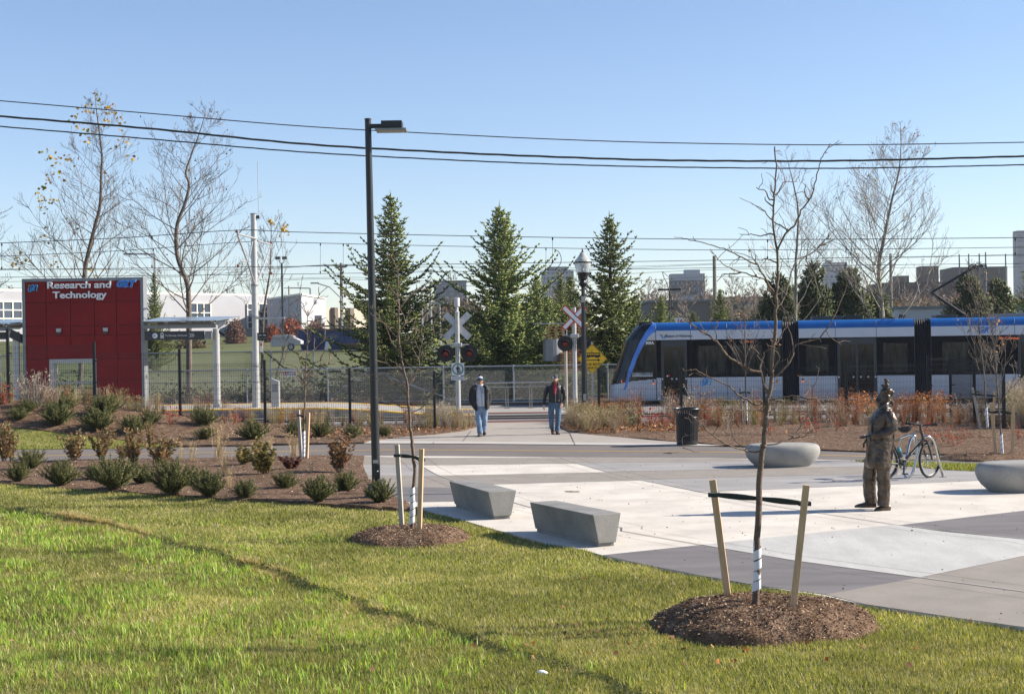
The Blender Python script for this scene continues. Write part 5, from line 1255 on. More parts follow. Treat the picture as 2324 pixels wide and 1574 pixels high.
# dark pines beyond the tram
def pine(seed,blobs,H0):
 rng = np.random.default_rng(seed);out = []
 for (cx,cy,cz,rx,rz) in blobs:
  n = int(1300*rx*rz/2.2);u = rng.normal(size=(n,3));u /= np.linalg.norm(u,axis=1,keepdims=True);rad = rng.uniform(.55,1.05,(n,1));P = u*rad*np.array([rx,rx,rz])*(1+.28*vnoise(u[:,0]*3+9,u[:,2]*3+9,.5,seed)[:,None])+np.array([cx,cy,cz])
  D = u+rng.normal(size=(n,3))*.5;D[:,2] += .5;D /= np.linalg.norm(D,axis=1,keepdims=True)
  Vt,F_ = spindles(rng,P,D,rng.uniform(.25,.5,n),rng.uniform(.05,.09,n));out.append((Vt,F_,pcol(rng,n,5,[(.055,.075,.028),(.085,.105,.042),(.13,.13,.055)],None,.25)))
 Vt,F_,C_ = cat_(out);mb = MB();mb.tube([(0,0,-.2),(.1,0,H0*.5),(0,0,H0*.9)],[.2,.14,.04],8)
 for (cx,cy,cz,rx,rz) in blobs: mb.tube([(0,0,cz*.6),(cx*.7,cy*.7,cz)],[.07,.03],5)
 return arr_mesh('crown',Vt,F_,M['needles'],C_),mb.mesh('trunk',M['bark_dark'])
def put_pine(label,seed,x,ytop,w,Y,dark=1):
 rnd = random.Random(seed);p = V(x,ytop,Y);z0 = terrain(p.x,Y);H_ = p.z-z0;r = w/2*Y/FO;bl = []
 for i in range(9):
  f = .25+.7*i/9;a = rnd.uniform(0,6.3);q = r*(1-f*.75)*.8;bl.append((math.cos(a)*q,math.sin(a)*q,H_*f*.93,max(.5,r*.55*(1.15-f)),max(.5,H_*.13)))
 bl.append((0,0,H_*.9,r*.25+.2,H_*.1));bl.append((r*.35,0,H_*.6,r*.5,H_*.16));bl.append((-r*.4,.2,H_*.5,r*.5,H_*.16));bl.append((0,-.3,H_*.35,r*.75,H_*.2))
 c_,t_ = pine(seed,bl,H_);t = thing('pine_tree',label,'pine',(p.x,Y,z0),0,'dark pines beyond the tram')
 for nm,m_ in (('crown',c_),('trunk',t_)): o = bpy.data.objects.new(nm,m_);COL.objects.link(o);o.parent = t
for i,(lb,x,yt,w) in enumerate((('dark pine behind the fork of the near staked tree',1765,628,90),('tallest dark pine under the pale distant block',1850,600,80),('broad dark pine left of the pale barked tree',1925,612,110),('low pine filling the gap between the two dark pines',1812,650,90),('greenish pine behind the bent pantograph arm',2195,628,110),('greenish pine right of the pantograph head',2262,640,90),('low pine behind the trunk of the pale barked tree',1985,662,80))):
 put_pine(lb,60+i,x,yt,w,100+i*2)
# ---------------------------------------------------------------- traced young trees
def traced(label,name,base,Y0,limbs,m,seed,twigs=1.0,rt=.03,leaf=None,guard=None,group=None,tw=(.06,.30),minr=.0028):
 """limbs: list of (points in 2324-picture units, r0, r1, depth drift per metre)"""
 rnd = random.Random(seed);t = thing(name,label,'young tree',base,0,group);tr_mb,br = MB(),MB();tips = []
 prev = [];nodes = []
 for li,(pts,r0,r1,dd) in enumerate(limbs):
  W_ = [];y = Y0;last = None
  # start depth: nearest existing node
  if li:
   q = V(*pts[0],Y0);best = min(nodes,key=lambda n: (n[0].x-q.x*n[0].y/Y0)**2+(n[0].z-(EYE.z+(q.z-EYE.z)*n[0].y/Y0))**2);y = best[0].y
  for p in pts:
   w = V(*p,y)
   if last is not None: y += dd*(w-last).length+rnd.gauss(0,.01);w = V(*p,y)
   if li and last is None: w = best[0].copy()
   W_.append(w);last = w
  nsub = 3;C_ = catmull(W_,nsub);n = len(C_)
  # small kinks, as locust twigs have
  C_ = [C_[0]]+[c+Vector((rnd.gauss(0,1),rnd.gauss(0,1),rnd.gauss(0,1)))*min(.0035,r1*.6+.001) for c in C_[1:]]
  k_ = 1 if li == 0 else .72;rr = [max(minr,k_*lerp(r0,r1,(i/(n-1))**.8)) for i in range(n)]
  (tr_mb if li == 0 else br).tube([c-Vector(base) for c in C_],rr,10 if li == 0 else 6)
  nodes += [(c,r) for c,r in zip(C_,rr)];tips.append(C_[-1]-Vector(base))
  LL = sum((C_[i+1]-C_[i]).length for i in range(n-1));k = int(LL*7*twigs)
  for j in range(k):
   i = rnd.randrange(int(n*.3 if li == 0 else 0),n-1);p = C_[i].lerp(C_[i+1],rnd.random());d0 = (C_[i+1]-C_[i]).normalized()
   o = Vector((rnd.gauss(0,1),rnd.gauss(0,1),rnd.gauss(.2,.8)));o = (o-d0*o.dot(d0)).normalized();d = (d0*.6+o).normalized();l = rnd.uniform(*tw)*(1 if rnd.random() < .75 else 1.8);q = [p]
   for s in range(5): d = (d+Vector((rnd.gauss(0,.28),rnd.gauss(0,.28),rnd.gauss(.05,.25)))).normalized();q.append(q[-1]+d*l/5)
   br.tube([v-Vector(base) for v in q],[max(minr*.85,minr*1.3*(1-.4*s/5)) for s in range(6)],4,cap=False);tips.append(q[-1]-Vector(base))
 tr_mb.build('trunk',m,t,smooth=True);br.build('branches',m,t,smooth=True)
 if leaf: link('leaves',leaf_mesh(np.random.default_rng(seed),rnd.sample(tips,min(len(tips),leaf[0])),1,.01,leaf[1],leaf[1]*.45,leaf[2]),t)
 if guard:
  z0,z1,r = guard;cx = lambda z: min(nodes,key=lambda n: abs(n[0].z-z))[0]-Vector(base)
  mb = MB();n = 90;turns = (z1-z0)/.115;wv = .085
  for i in range(n+1):
   a = 2*math.pi*turns*i/n;z = lerp(z0,z1-wv,i/n);c = cx(z+base[2])
   for dz in (0,wv): mb.v.append((c.x+math.cos(a)*r,c.y+math.sin(a)*r,z+dz))
  # spiral band as several facets per turn
  for i in range(n): mb.f.append((2*i,2*i+2,2*i+3,2*i+1));mb.m.append(0)
  mb.build('trunk_guard',M['wrap'],t,smooth=True)
 return t,nodes
def stake(label,top,bot,Y,w,m,zb=None,dy=0,group=None):
 a,b_ = V(*top,Y+dy),V(*bot,Y);u = (b_-a).normalized();t = thing('tree_stake',label,'stake',b_,0,group)
 MB().bar(Vector((0,0,0))+u*.15,a-b_,w,w*.9,up=(.2,1,0)).build('post',M[m],t,bevel=.002)
 return a,b_,t
def strap(label,pts,Y,h=.035,group=None):
 P = [p if isinstance(p,Vector) else V(*p,Y) for p in pts];t = thing('tree_strap',label,'strap',P[0],0,group);mb = MB()
 for i in range(len(P)-1):
  for o,s in ((.0,1),(.012,-1)):
   C_ = [P[i].lerp(P[i+1],k/6)-P[0]+Vector((0,o,s*.012*math.sin(math.pi*k/6))) for k in range(7)]
   for a,b_ in zip(C_[:-1],C_[1:]): mb.bar(a,b_,.005,h*.75,up=(0,1,0)) if False else mb.tube([a,b_],h*.42,6,sx=.25)
 for p in (P[0],P[-1]): mb.loft([(p-P[0]-Vector((0,0,.018)),h*1.3,h*1.2),(p-P[0]+Vector((0,0,.018)),h*1.3,h*1.2)],8,p=6)
 mb.build('band',M['strap'],t);return t
# near locust
YN = 13.15;base = V(1715,1372,YN)
lim = [([(1715,1372),(1717,1290),(1721,1190),(1722,1120),(1726,1060),(1731,1012),c4(1300,1460),c4(1311,1400),c4(1318,1260),c4(1330,1200),c4(1332,1120),c4(1346,1060),c4(1366,940),c4(1366,890),c4(1380,700),c4(1395,600),c4(1392,480),c4(1402,400),c4(1395,330),c4(1408,280),c4(1410,150),s5(680,920),s5(665,850),s5(655,720),s5(655,580),s5(668,480),s5(672,350),s5(664,230)],.033,.006,.0)]
def L4(*p,r=(.014,.005),d=0.2): return ([c4(x,y) for x,y in p],r[0],r[1],d)
def L5(*p,r=(.012,.004),d=0.2): return ([s5(x,y) for x,y in p],r[0],r[1],d)
lim += [L5((680,920),(735,810),(790,755),(825,700),(840,650),(890,590),(912,540),(935,450),(955,370),(975,310),(1000,265),(1033,205),r=(.014,.005),d=-.1),
 L5((745,800),(700,750),(640,715),(600,660),(550,625),(515,610),d=.4),L5((655,580),(630,575),(600,520),(560,510),(540,500),d=-.3),L5((650,640),(610,590),(598,560),d=.2),L5((668,560),(690,530),(715,480),(740,460),(812,462),d=.3),
 L5((655,810),(620,812),(575,820),(520,812),(480,812),(430,808),d=.3),L5((890,590),(865,540),(872,475),d=.2),L5((652,560),(640,520),(635,480),d=-.2),
 L5((672,1212),(650,1180),(625,1150),(600,1100),(560,1030),(535,990),(540,950),r=(.016,.005),d=-.35),L5((545,1010),(470,980),(400,940),(330,910),(220,875),(120,852),(60,838),(0,830),r=(.011,.004),d=-.15),
 L5((640,1170),(590,1110),(500,1080),(440,1060),(370,1035),(300,990),(265,950),(230,920),r=(.011,.004),d=-.3),L5((440,1060),(380,1070),(320,1085),(280,1125),d=.2),
 L5((665,1000),(640,985),(605,970),(570,990),d=.5),
 L5((676,1290),(720,1240),(745,1170),(770,1080),(790,1020),(810,985),(850,965),(930,920),(960,890),(1000,870),(1065,845),r=(.014,.004),d=.3),L5((950,900),(1000,850),(1020,830),(1025,798),d=.2),L5((870,960),(880,1000),(905,1050),d=.3),
 L4((1345,1060),(1315,1010),(1290,930),(1278,860),(1300,790),(1320,745),(1370,720),(1420,660),(1450,600),(1490,540),(1520,470),(1560,430),(1640,400),r=(.018,.004),d=.25),
 L4((1283,915),(1220,890),(1150,860),(1100,820),(1050,790),(1000,735),(960,680),(900,630),(850,605),(800,570),(760,540),(700,490),(640,440),(620,390),(610,320),(600,280),(570,210),(557,165),r=(.020,.004),d=-.12),
 L4((640,440),(590,410),(540,380),(500,330),r=(.008,.004)),L4((960,680),(950,600),(930,550),(905,520),r=(.008,.004)),L4((1150,860),(1100,740),(1080,700),r=(.007,.004)),
 L4((1338,1120),(1300,1135),(1240,1140),(1170,1100),(1110,1070),(1070,1025),(1000,980),(900,940),(840,905),(790,885),(740,890),(685,885),r=(.016,.004),d=-.3),L4((900,940),(850,930),(800,910),(750,930),r=(.006,.0035),d=-.3),
 L4((1325,1190),(1260,1185),(1160,1190),(1060,1180),(990,1160),(940,1130),(905,1100),r=(.012,.004),d=-.4),
 L4((1280,1505),(1220,1495),(1150,1475),(1100,1465),(1050,1440),(950,1390),(880,1330),(850,1290),(800,1255),(750,1205),r=(.014,.005),d=-.35),L4((880,1330),(830,1300),(780,1280),(740,1230),r=(.007,.004),d=.3),L4((1040,1435),(1100,1400),(1140,1340),(1170,1270),r=(.006,.0035),d=.3),L4((830,1345),(760,1370),(700,1385),(712,1470),r=(.005,.0035),d=-.2),
 L4((1318,1448),(1400,1435),(1440,1415),(1500,1395),(1545,1350),(1590,1290),(1640,1220),r=(.013,.005),d=.2),L4((1500,1395),(1560,1385),(1640,1370),r=(.006,.0035),d=-.3),
 L4((1375,945),(1430,905),(1500,820),(1525,760),(1535,710),(1580,690),(1667,665),r=(.018,.010),d=.1),([c5(100,680),c5(150,650),c5(200,590),c5(250,510),c5(330,330),c5(360,250),c5(400,160),c5(435,90),c5(440,30)],.011,.004,.1),([c5(200,590),c5(230,640),c5(270,670),c5(310,700)],.006,.0035,.2),
 L4((1525,760),(1510,640),(1480,560),(1460,480),(1450,430),r=(.010,.004),d=.3),L4((1340,1130),(1430,1090),(1520,1080),(1667,1105),r=(.014,.008),d=.15),([c5(0,1105),c5(110,1105),c5(190,1080),c5(270,1125),c5(330,1150),c5(400,1160),c5(500,1163)],.008,.0035,.1),([c5(105,1100),c5(100,1030),c5(130,960),c5(150,870)],.007,.0035,.1),
 L4((1385,680),(1370,600),(1340,560),(1320,500),r=(.008,.004),d=.5),L4((1395,330),(1355,300),(1330,240),(1290,160),(1250,90),(1200,50),(1080,10),r=(.012,.004),d=.4),L4((1372,900),(1420,800),(1400,740),(1440,700),r=(.009,.004),d=-.4)]
locust,nd = traced('largest bare young locust, staked in the big mulch mound at the right','staked_young_tree',base,YN,lim,M['bark_brown'],5,1.0,leaf=(16,.035,[(.3,.13,.03),(.22,.10,.03)]),guard=(.07,.60,.037),tw=(.03,.2))
s1a,s1b,_ = stake('pale wooden stake left of the large near tree',(1617,1088),(1651,1347),YN+.25,.062,'stake');s2a,s2b,_ = stake('brown wooden stake right of the large near tree',(1830,1100),(1800,1378),YN-.2,.062,'stake')
strap('dark webbing strap tying the large near tree to its two stakes',[(1621,1122),(1723,1131),(1826,1142)],YN,.045)
# second staked tree
YM = 19.45;base = V(935,1199,YM)
def L2(*p,r=(.012,.005),d=0.2): return ([c2(x,y) for x,y in p],r[0],r[1],d)
def L3(*p,r=(.010,.005),d=0.2): return ([c3(x,y) for x,y in p],r[0],r[1],d)
lim = [([(935,1199),(936,1140),(937,1110),(941,1070),(938,1030),(935,1000),(932,975)]+[c2(*p) for p in ((1343,1480),(1338,1370),(1325,1250),(1325,1160),(1308,1080),(1290,1000),(1268,900),(1258,820),(1248,700),(1252,500),(1240,400),(1243,280),(1240,190),(1205,100),(1175,30))],.030,.006,0),
 L2((1330,1130),(1370,1080),(1395,1020),(1420,960),(1415,900),(1430,820),(1450,740),(1440,670),(1460,600),(1500,560),r=(.015,.005),d=.2),L2((1320,1130),(1280,1110),(1235,1070),(1210,1010),(1170,970),(1140,920),(1135,870),r=(.012,.005),d=-.2),L2((1255,850),(1225,820),(1190,770),(1160,700),(1140,630),(1100,600),(1040,560),(1010,520),r=(.012,.005),d=-.3),
 L2((1245,740),(1200,700),(1160,650),(1100,590),(1080,540),r=(.009,.005),d=.4),L3((75,1235),(130,1205),(175,1170),(210,1125),(260,1070),(300,1040),(320,985),r=(.013,.005),d=.2),L2((1322,1330),(1260,1310),(1200,1290),(1130,1275),(1090,1250),(1048,1228),r=(.011,.005),d=-.3),L2((1312,1210),(1270,1170),(1230,1130),(1170,1085),(1120,1050),(1070,1040),(1000,1048),(950,1040),r=(.010,.005),d=-.2),
 L2((1250,500),(1285,450),(1330,400),(1370,360),(1420,330),(1469,300),(1500,250),r=(.009,.005),d=.3),L2((1245,410),(1200,340),(1150,290),(1100,255),(1050,240),r=(.009,.005),d=-.3),L2((1252,700),(1300,620),(1320,560),(1360,500),r=(.010,.005),d=.3),L2((1305,900),(1340,960),(1390,990),(1430,960),(1455,870),r=(.008,.005),d=-.4),L2((1250,560),(1170,500),(1100,480),(1040,500),(1000,470),r=(.008,.005),d=.3),
 L3((0,755),(40,740),(100,710),(160,700),(220,675),(280,650),(340,635),r=(.008,.005),d=.1),L3((40,740),(90,650),(100,600),(150,560),(180,480),r=(.007,.005),d=.3),L3((100,710),(130,780),(170,830),(220,860),r=(.006,.005),d=-.2),L3((0,490),(50,430),(90,380),(150,345),r=(.007,.005),d=.3),L3((10,1240),(0,1180),(-60,1120),r=(.007,.005),d=.3),L2((1330,1320),(1300,1370),(1290,1400),r=(.006,.004),d=.3)]
t2,_ = traced('bare young tree staked in the smaller mulch mound beside the black lamp post','staked_young_tree',base,YM,lim,M['bark_brown'],8,.8,guard=(.0,.60,.036),minr=.005,tw=(.04,.24))
stake('weathered stake left of the second staked tree',(901,1008),(912,1190),YM+.25,.06,'stake_grey');stake('tan stake right of the second staked tree',(957,1018),(952,1197),YM-.15,.06,'stake')
strap('dark strap tying the second staked tree to its stakes',[(902,1033),(937,1036),(957,1043)],YM,.04)
# third, by the path
YK = G(690,1044).y;base = Vector(V(690,1044,YK))
lim = [([(690,1046)]+[c2(*p) for p in ((452,1560),(458,1300),(461,1180),(465,1100),(470,950),(480,860),(483,680),(480,510))],.028,.007,0),L2((466,1080),(440,1000),(420,930),(402,880),d=.2),L2((482,885),(530,850),(600,775),(650,730),(700,700),d=.2),L2((483,580),(530,470),(575,390),(600,350),(650,310),d=.2),L2((470,1125),(520,1080),(560,1040),(595,985),(640,965),(720,950),r=(.012,.006),d=.2),L2((455,1180),(440,1110),(428,1050),(395,990),(350,965),(300,960),r=(.011,.006),d=-.2),L2((468,1222),(520,1225),(580,1215),(635,1190),d=-.3),L2((481,540),(440,450),(400,410),(370,390),d=-.2),L2((480,700),(420,600),(390,560),(380,520),d=.3),L2((595,985),(590,920),(600,880),d=.1),L2((480,780),(520,640),(560,580),d=-.3)]
traced('small bare staked tree on the mulch bed beside the path','staked_young_tree',base,YK,lim,M['bark_brown'],9,.7,guard=(.0,.72,.036),minr=.008,tw=(.08,.4))
stake('leaning grey stake left of the small tree by the path',(677,930),(684,1041),YK+.2,.065,'stake_grey');stake('tan stake right of the small tree by the path',(700,936),(696,1043),YK-.2,.065,'stake')
strap('dark strap holding the small tree by the path',[(679,942),(690,946),(699,952)],YK,.04)
# three whips at the right and one behind the bin
def whip(label,trunk,r,Y,seed,h_env,stakes,strap_,guard,n1=24,leaf=(14,.07,[(.45,.25,.08),(.35,.2,.08)])):
 b = V(*trunk[0],Y);L_ = [V(*p,Y)-b for p in trunk];mb,br,tips = bare_tree(seed,L_,r,h_env,n1,.55,.0065,.09,(4,2),.45,.34,scale2=.45)
 t = put_tree(label,'young tree',b,mb,br,M['bark_grey'],'staked_young_tree')
 link('leaves',leaf_mesh(np.random.default_rng(seed),random.Random(seed).sample(tips,leaf[0]),1,.02,leaf[1],leaf[1]*.45,leaf[2]),t)
 g = MB();z0,z1 = guard
 cx = lambda z: min([(p.lerp(q,.5)) for p,q in zip(L_[:-1],L_[1:])],key=lambda v: abs(v.z-z))
 n = 60;turns = (z1-z0)/.13
 for i in range(n+1):
  a = 2*math.pi*turns*i/n;z = lerp(z0,z1-.1,i/n);f = z/L_[1].z;c = L_[0].lerp(L_[1],f)
  for dz in (0,.1): g.v.append((c.x+math.cos(a)*(r+.006),c.y+math.sin(a)*(r+.006),z+dz))
 for i in range(n): g.f.append((2*i,2*i+2,2*i+3,2*i+1));g.m.append(0)
 g.build('trunk_guard',M['wrap'],t,smooth=True)
 for (lb,tp,bt,dy,m_) in stakes: stake(lb,tp,bt,Y+dy,.065,m_)
 strap(strap_[0],strap_[1],Y,.04)
YQ = G(*c4(1180,1290)).y
whip('bare whip with pale spotted leaves in front of the tram, left of the near tree',[c4(1180,1290),c4(1172,1000),c4(1168,700),c4(1165,500),c4(1155,380),c4(1150,270)],.026,YQ,71,lambda f: 1.0*(1-f)**.6+.25,[('grey stake left of the whip in front of the tram',c4(1133,1018),c4(1145,1295),.2,'stake_grey'),('grey stake right of the whip in front of the tram',c4(1215,1022),c4(1212,1298),-.2,'stake_grey')],('strap on the whip in front of the tram',[c4(1135,1055),c4(1175,1052),c4(1214,1058)]),(.02,.78))
YQ = G(*c5(1398,1338)).y
whip('farther of the two bare whips at the right edge',[c5(1398,1338),c5(1382,1120),c5(1370,920),c5(1340,640),c5(1330,450),c5(1325,330),c5(1320,130)],.028,YQ,72,lambda f: 1.1*(1-f)**.6+.25,[('leaning grey stake left of the farther right-hand whip',c5(1285,1020),c5(1342,1320),.1,'stake_grey'),('brown stake right of the farther right-hand whip',c5(1447,1050),c5(1440,1330),.3,'stake')],('green strap on the farther right-hand whip',[c5(1290,1065),c5(1378,1075),c5(1445,1078)]),(.02,.70))
YQ = G(*c5(1508,1545)).y
whip('nearer of the two bare whips at the right edge, in its own mulch heap',[c5(1508,1545),c5(1487,1250),c5(1465,950),c5(1450,780),c5(1430,600),c5(1400,430)],.026,YQ,73,lambda f: .9*(1-f)**.6+.2,[('pale leaning stake left of the nearer right-hand whip',c5(1423,1130),c5(1462,1542),.12,'stake'),('brown stake right of the nearer right-hand whip',c5(1588,1155),c5(1577,1540),-.1,'stake')],('green strap on the nearer right-hand whip',[c5(1425,1200),c5(1490,1202),c5(1590,1208)]),(.02,.62))
# ---------------------------------------------------------------- mulch heaps
rng = np.random.default_rng(77)
def mound(label,cx,cy,rx,ry,h,seed,chips,dish=.35):
 t = thing('mulch_heap',label,'mulch heap',(cx,cy,0));n,m_ = 90,40;mb = MB()
 def hz(u,v):
  r = math.hypot(u,v);a = math.atan2(v,u);q = max(0,1-(r/(1+.07*math.sin(a*3+seed)+.05*math.sin(a*5)))**2.2)
  z = h*(q**.8)*(1-dish*math.exp(-((r/.32)**2)))-.14*max(0,r-.94)/.08
  return z+.05*h/.28*(float(vnoise(np.array([u*rx+9.]),np.array([v*ry+9.]),.22,seed)[0])-.5)*min(1,q*4) + .02*(float(vnoise(np.array([u*rx+9.]),np.array([v*ry+9.]),.07,seed+1)[0])-.5)-.012
 G_ = []
 for j in range(m_+1):
  for i in range(n): r = j/m_;a = 2*math.pi*i/n;u,v = r*math.cos(a)*1.03,r*math.sin(a)*1.03;mb.v.append((u*rx,v*ry,hz(u,v)))
 for j in range(m_):
  for i in range(n): a,b_ = j*n+i,j*n+(i+1) % n;mb.f.append((a,a+n,b_+n,b_));mb.m.append(0)
 mb.build('heap',M['mulch'],t,smooth=True)
 rr = np.sqrt(rng.random(chips))*1.0;rr = np.where(rng.random(chips) < .06,rr*rng.uniform(1,1.35,chips),rr);aa = rng.random(chips)*2*math.pi;P = np.array([(r*math.cos(a)*rx,r*math.sin(a)*ry,max(-.0,hz(r*math.cos(a),r*math.sin(a)))+.004) for r,a in zip(rr,aa)])
 D = rng.normal(size=(chips,3));D[:,2] *= .35;D /= np.linalg.norm(D,axis=1,keepdims=True);Vt,F_ = leaves(rng,P,rng.uniform(.012,.05,chips),rng.uniform(.0025,.007,chips),D)
 tag(link('wood_chips',arr_mesh('wood_chips',Vt,F_,M['stem'],pcol(rng,chips,4,[(.075,.044,.026),(.20,.12,.072),(.42,.30,.20),(.62,.50,.36)],[.33,.35,.24,.08],.25)),t),kind='stuff')
mound('large heap of brown bark mulch round the near tree',G(1712,1400).x,13.12,1.08,.86,.30,1,9000)
mound('smaller heap of brown bark mulch round the second staked tree',G(935,1220).x,19.4,.86,.85,.21,4,5000)
q = G(2300,1056);mound('mulch heap at the right edge round the nearer right-hand whip',q.x,YQ+.0,1.1,.9,.16,2,2500)
q = G(*c5(1300,1400));mound('low mound of mulch on the bed below the farther right-hand whip',q.x,q.y+.3,.9,.5,.14,3,1200,0)
def chips_on(name,outline,n,zf,par,smin=.015,smax=.05):
 xs_ = [p[0] for p in outline];ys_ = [p[1] for p in outline];X = rng.uniform(max(min(xs_),-17),min(max(xs_),19),n);Y = rng.uniform(min(ys_),min(max(ys_),46.6),n);k = inpoly(X,Y,outline);X,Y = X[k],Y[k]
 P = np.stack([X,Y,np.array([zf(x,y) for x,y in zip(X,Y)])],-1);N = len(P);D = rng.normal(size=(N,3));D[:,2] *= .3;D /= np.linalg.norm(D,axis=1,keepdims=True);Vt,F_ = leaves(rng,P,rng.uniform(smin,smax,N),rng.uniform(.004,.010,N),D)
 tag(link(name,arr_mesh(name,Vt,F_,M['stem'],pcol(rng,N,4,[(.07,.045,.03),(.19,.13,.09),(.42,.32,.23),(.62,.52,.4)],[.33,.35,.23,.09],.25))),kind='stuff')
chips_on('wood_chips',BED_A,16000,lambda x,y: .028+.06*float(vnoise(np.array([x]),np.array([y]),1.1,4)[0]),None)
chips_on('wood_chips',BED_B,16000,lambda x,y: terrain(x,y)+.035+.05*float(vnoise(np.array([x]),np.array([y]),.8,7)[0]),None,.03,.07)
chips_on('wood_chips',BED_C,26000,lambda x,y: .020+.05*float(vnoise(np.array([x]),np.array([y]),.9,8)[0]),None,.025,.07)
# ---------------------------------------------------------------- junipers
def juniper(seed):
 rng = np.random.default_rng(seed);rnd = random.Random(seed);P,D,L,W = [],[],[],[];st = MB()
 for i in range(105):
  az = rnd.random()*2*math.pi;e0 = rnd.uniform(.7,1.5);e1 = e0-rnd.uniform(.1,.7);Lb = rnd.uniform(.36,.72);p = Vector((rnd.gauss(0,.04),rnd.gauss(0,.04),.0));pts = [p]
  for k in range(1,11):
   az += rnd.gauss(0,.07);e = lerp(e0,e1,k/10)+(.35 if k > 8 else 0);p = p+Vector((math.cos(az)*math.cos(e),math.sin(az)*math.cos(e),math.sin(e)))*Lb/10;pts.append(p)
  st.tube(pts[::2],[.006*(1-t/6)+.0015 for t in range(6)],3,cap=False)
  for k in range(2,11):
   fw = (pts[k]-pts[k-1]).normalized()
   for j in range(10):
    o = Vector((rnd.gauss(0,1),rnd.gauss(0,1),rnd.gauss(.2,.8))).normalized();P.append(pts[k-1].lerp(pts[k],rnd.random()));D.append((fw+o*.8).normalized());L.append(rnd.uniform(.05,.115)*(1.1-.4*k/10));W.append(rnd.uniform(.0042,.0075))
 P,D,L,W = map(np.array,(P,D,L,W));Vt,F_ = spindles(rng,P,D,L,W,3,.5);C_ = pcol(rng,len(P),5,[(.075,.085,.030),(.125,.14,.048),(.19,.195,.075),(.27,.24,.12)],[.28,.4,.24,.08],.2)
 return arr_mesh('foliage',Vt,F_,M['needles'],C_),st.mesh('stems',M['bark_dark'])
JU = [juniper(s) for s in (1,2,3)]
rnd = random.Random(4)
def put_juniper(label,x,y,w,i,hs=1.0,group='juniper shrubs on the mulch beds'):
 p = GT(x,y);k = FO/p.y;s = w/k/.90;t = thing('juniper_shrub',label,'juniper',(p.x,p.y,p.z+.03),rnd.uniform(0,6.28),group);t.scale = (s,s,s*hs*1.08)
 for nm,m_ in zip(('foliage','stems'),JU[i % 3]): o = bpy.data.objects.new(nm,m_);COL.objects.link(o);o.parent = t
order = ['leftmost','second from the left','third from the left','fourth from the left','fifth from the left','sixth from the left','seventh from the left','eighth from the left','ninth from the left','tenth from the left','eleventh from the left','twelfth from the left','thirteenth from the left','fourteenth from the left','rightmost']
front = [(41,1096,60),(70,1068,66),(138,1106,80),(214,1093,50),(260,1114,104),(322,1102,62),(388,1126,108),(430,1106,60),(476,1131,84),(556,1135,60),(646,1115,58),(722,1142,80),(783,1121,66)]
for i,(x,y,w) in enumerate(front): put_juniper('%s of the junipers along the lawn edge bed' % order[i],x,y,w,i,.95)
put_juniper('lone juniper at the foot of the tall black lamp post',862,1146,72,2,1.0)
back = [(41,956,48),(62,938,46),(130,968,80),(146,937,58),(223,980,80),(237,948,78),(303,987,68),(342,966,52),(464,970,68),(466,1000,48),(574,1002,70),(672,996,62),(730,994,56),(801,997,48),(874,993,38)]
for i,(x,y,w) in enumerate(back): put_juniper('%s of the junipers on the bank between path and fence' % order[min(i,14)],x,y,w,i+1,.85)
# ---------------------------------------------------------------- leafy bronze shrubs
def leafy(seed,cols,n=20,Hh=.9,upr=.35):
 rng = np.random.default_rng(seed);rnd = random.Random(seed);st = MB();P,D = [],[]
 for i in range(n):
  az = rnd.random()*6.28;sp = rnd.uniform(.05,upr*1.7);l = Hh*rnd.uniform(.55,1.05);pts = [Vector((rnd.gauss(0,.03),rnd.gauss(0,.03),0))];d = Vector((math.cos(az)*sp,math.sin(az)*sp,1)).normalized()
  for k in range(6): d = (d+Vector((rnd.gauss(0,.06),rnd.gauss(0,.06),.08))).normalized();pts.append(pts[-1]+d*l/6)
  st.tube(pts,[.006*(1-k/8) for k in range(7)],4,cap=False)
  for k in range(46):
   t = rnd.uniform(.18,1)*6;j = min(5,int(t));P.append(pts[j].lerp(pts[j+1],t-j));o = Vector((rnd.gauss(0,1),rnd.gauss(0,1),0)).normalized();D.append((o*.75+Vector((0,0,rnd.uniform(.3,1.1)))).normalized())
 P,D = np.array(P),np.array(D);N = len(P);Vt,F_ = leaves(rng,P,rng.uniform(.06,.10,N),rng.uniform(.015,.026,N),D)
 return arr_mesh('leaves',Vt,F_,M['leaf'],pcol(rng,N,4,cols,None,.25)),st.mesh('stems',M['bark_brown'])
bronze = [(.25,.155,.085),(.17,.12,.065),(.34,.24,.13),(.15,.16,.06)];greenish = [(.14,.15,.045),(.24,.20,.07),(.10,.12,.04),(.34,.26,.10)];redb = [(.22,.11,.065),(.30,.18,.10),(.16,.10,.06),(.22,.20,.09)];purple = [(.12,.05,.045),(.18,.08,.06),(.08,.04,.04)]
LS = [leafy(1,bronze),leafy(2,bronze,18,.8),leafy(3,greenish,16,.85,.45),leafy(4,redb,22,.95,.3),leafy(5,purple,16,.6,.5)]
def put2(name,label,cat,pair,x,y,h,H0,grp,ws=1.0,names=('leaves','stems')):
 p = GT(x,y);s = h*p.y/FO/H0;ws *= 1.25;t = thing(name,label,cat,(p.x,p.y,p.z+.02),rnd.uniform(0,6.28),grp);t.scale = (s*ws,s*ws,s)
 for nm,m_ in zip(names,pair):
  if m_ is None: continue
  o = bpy.data.objects.new(nm,m_);COL.objects.link(o);o.parent = t
 return t
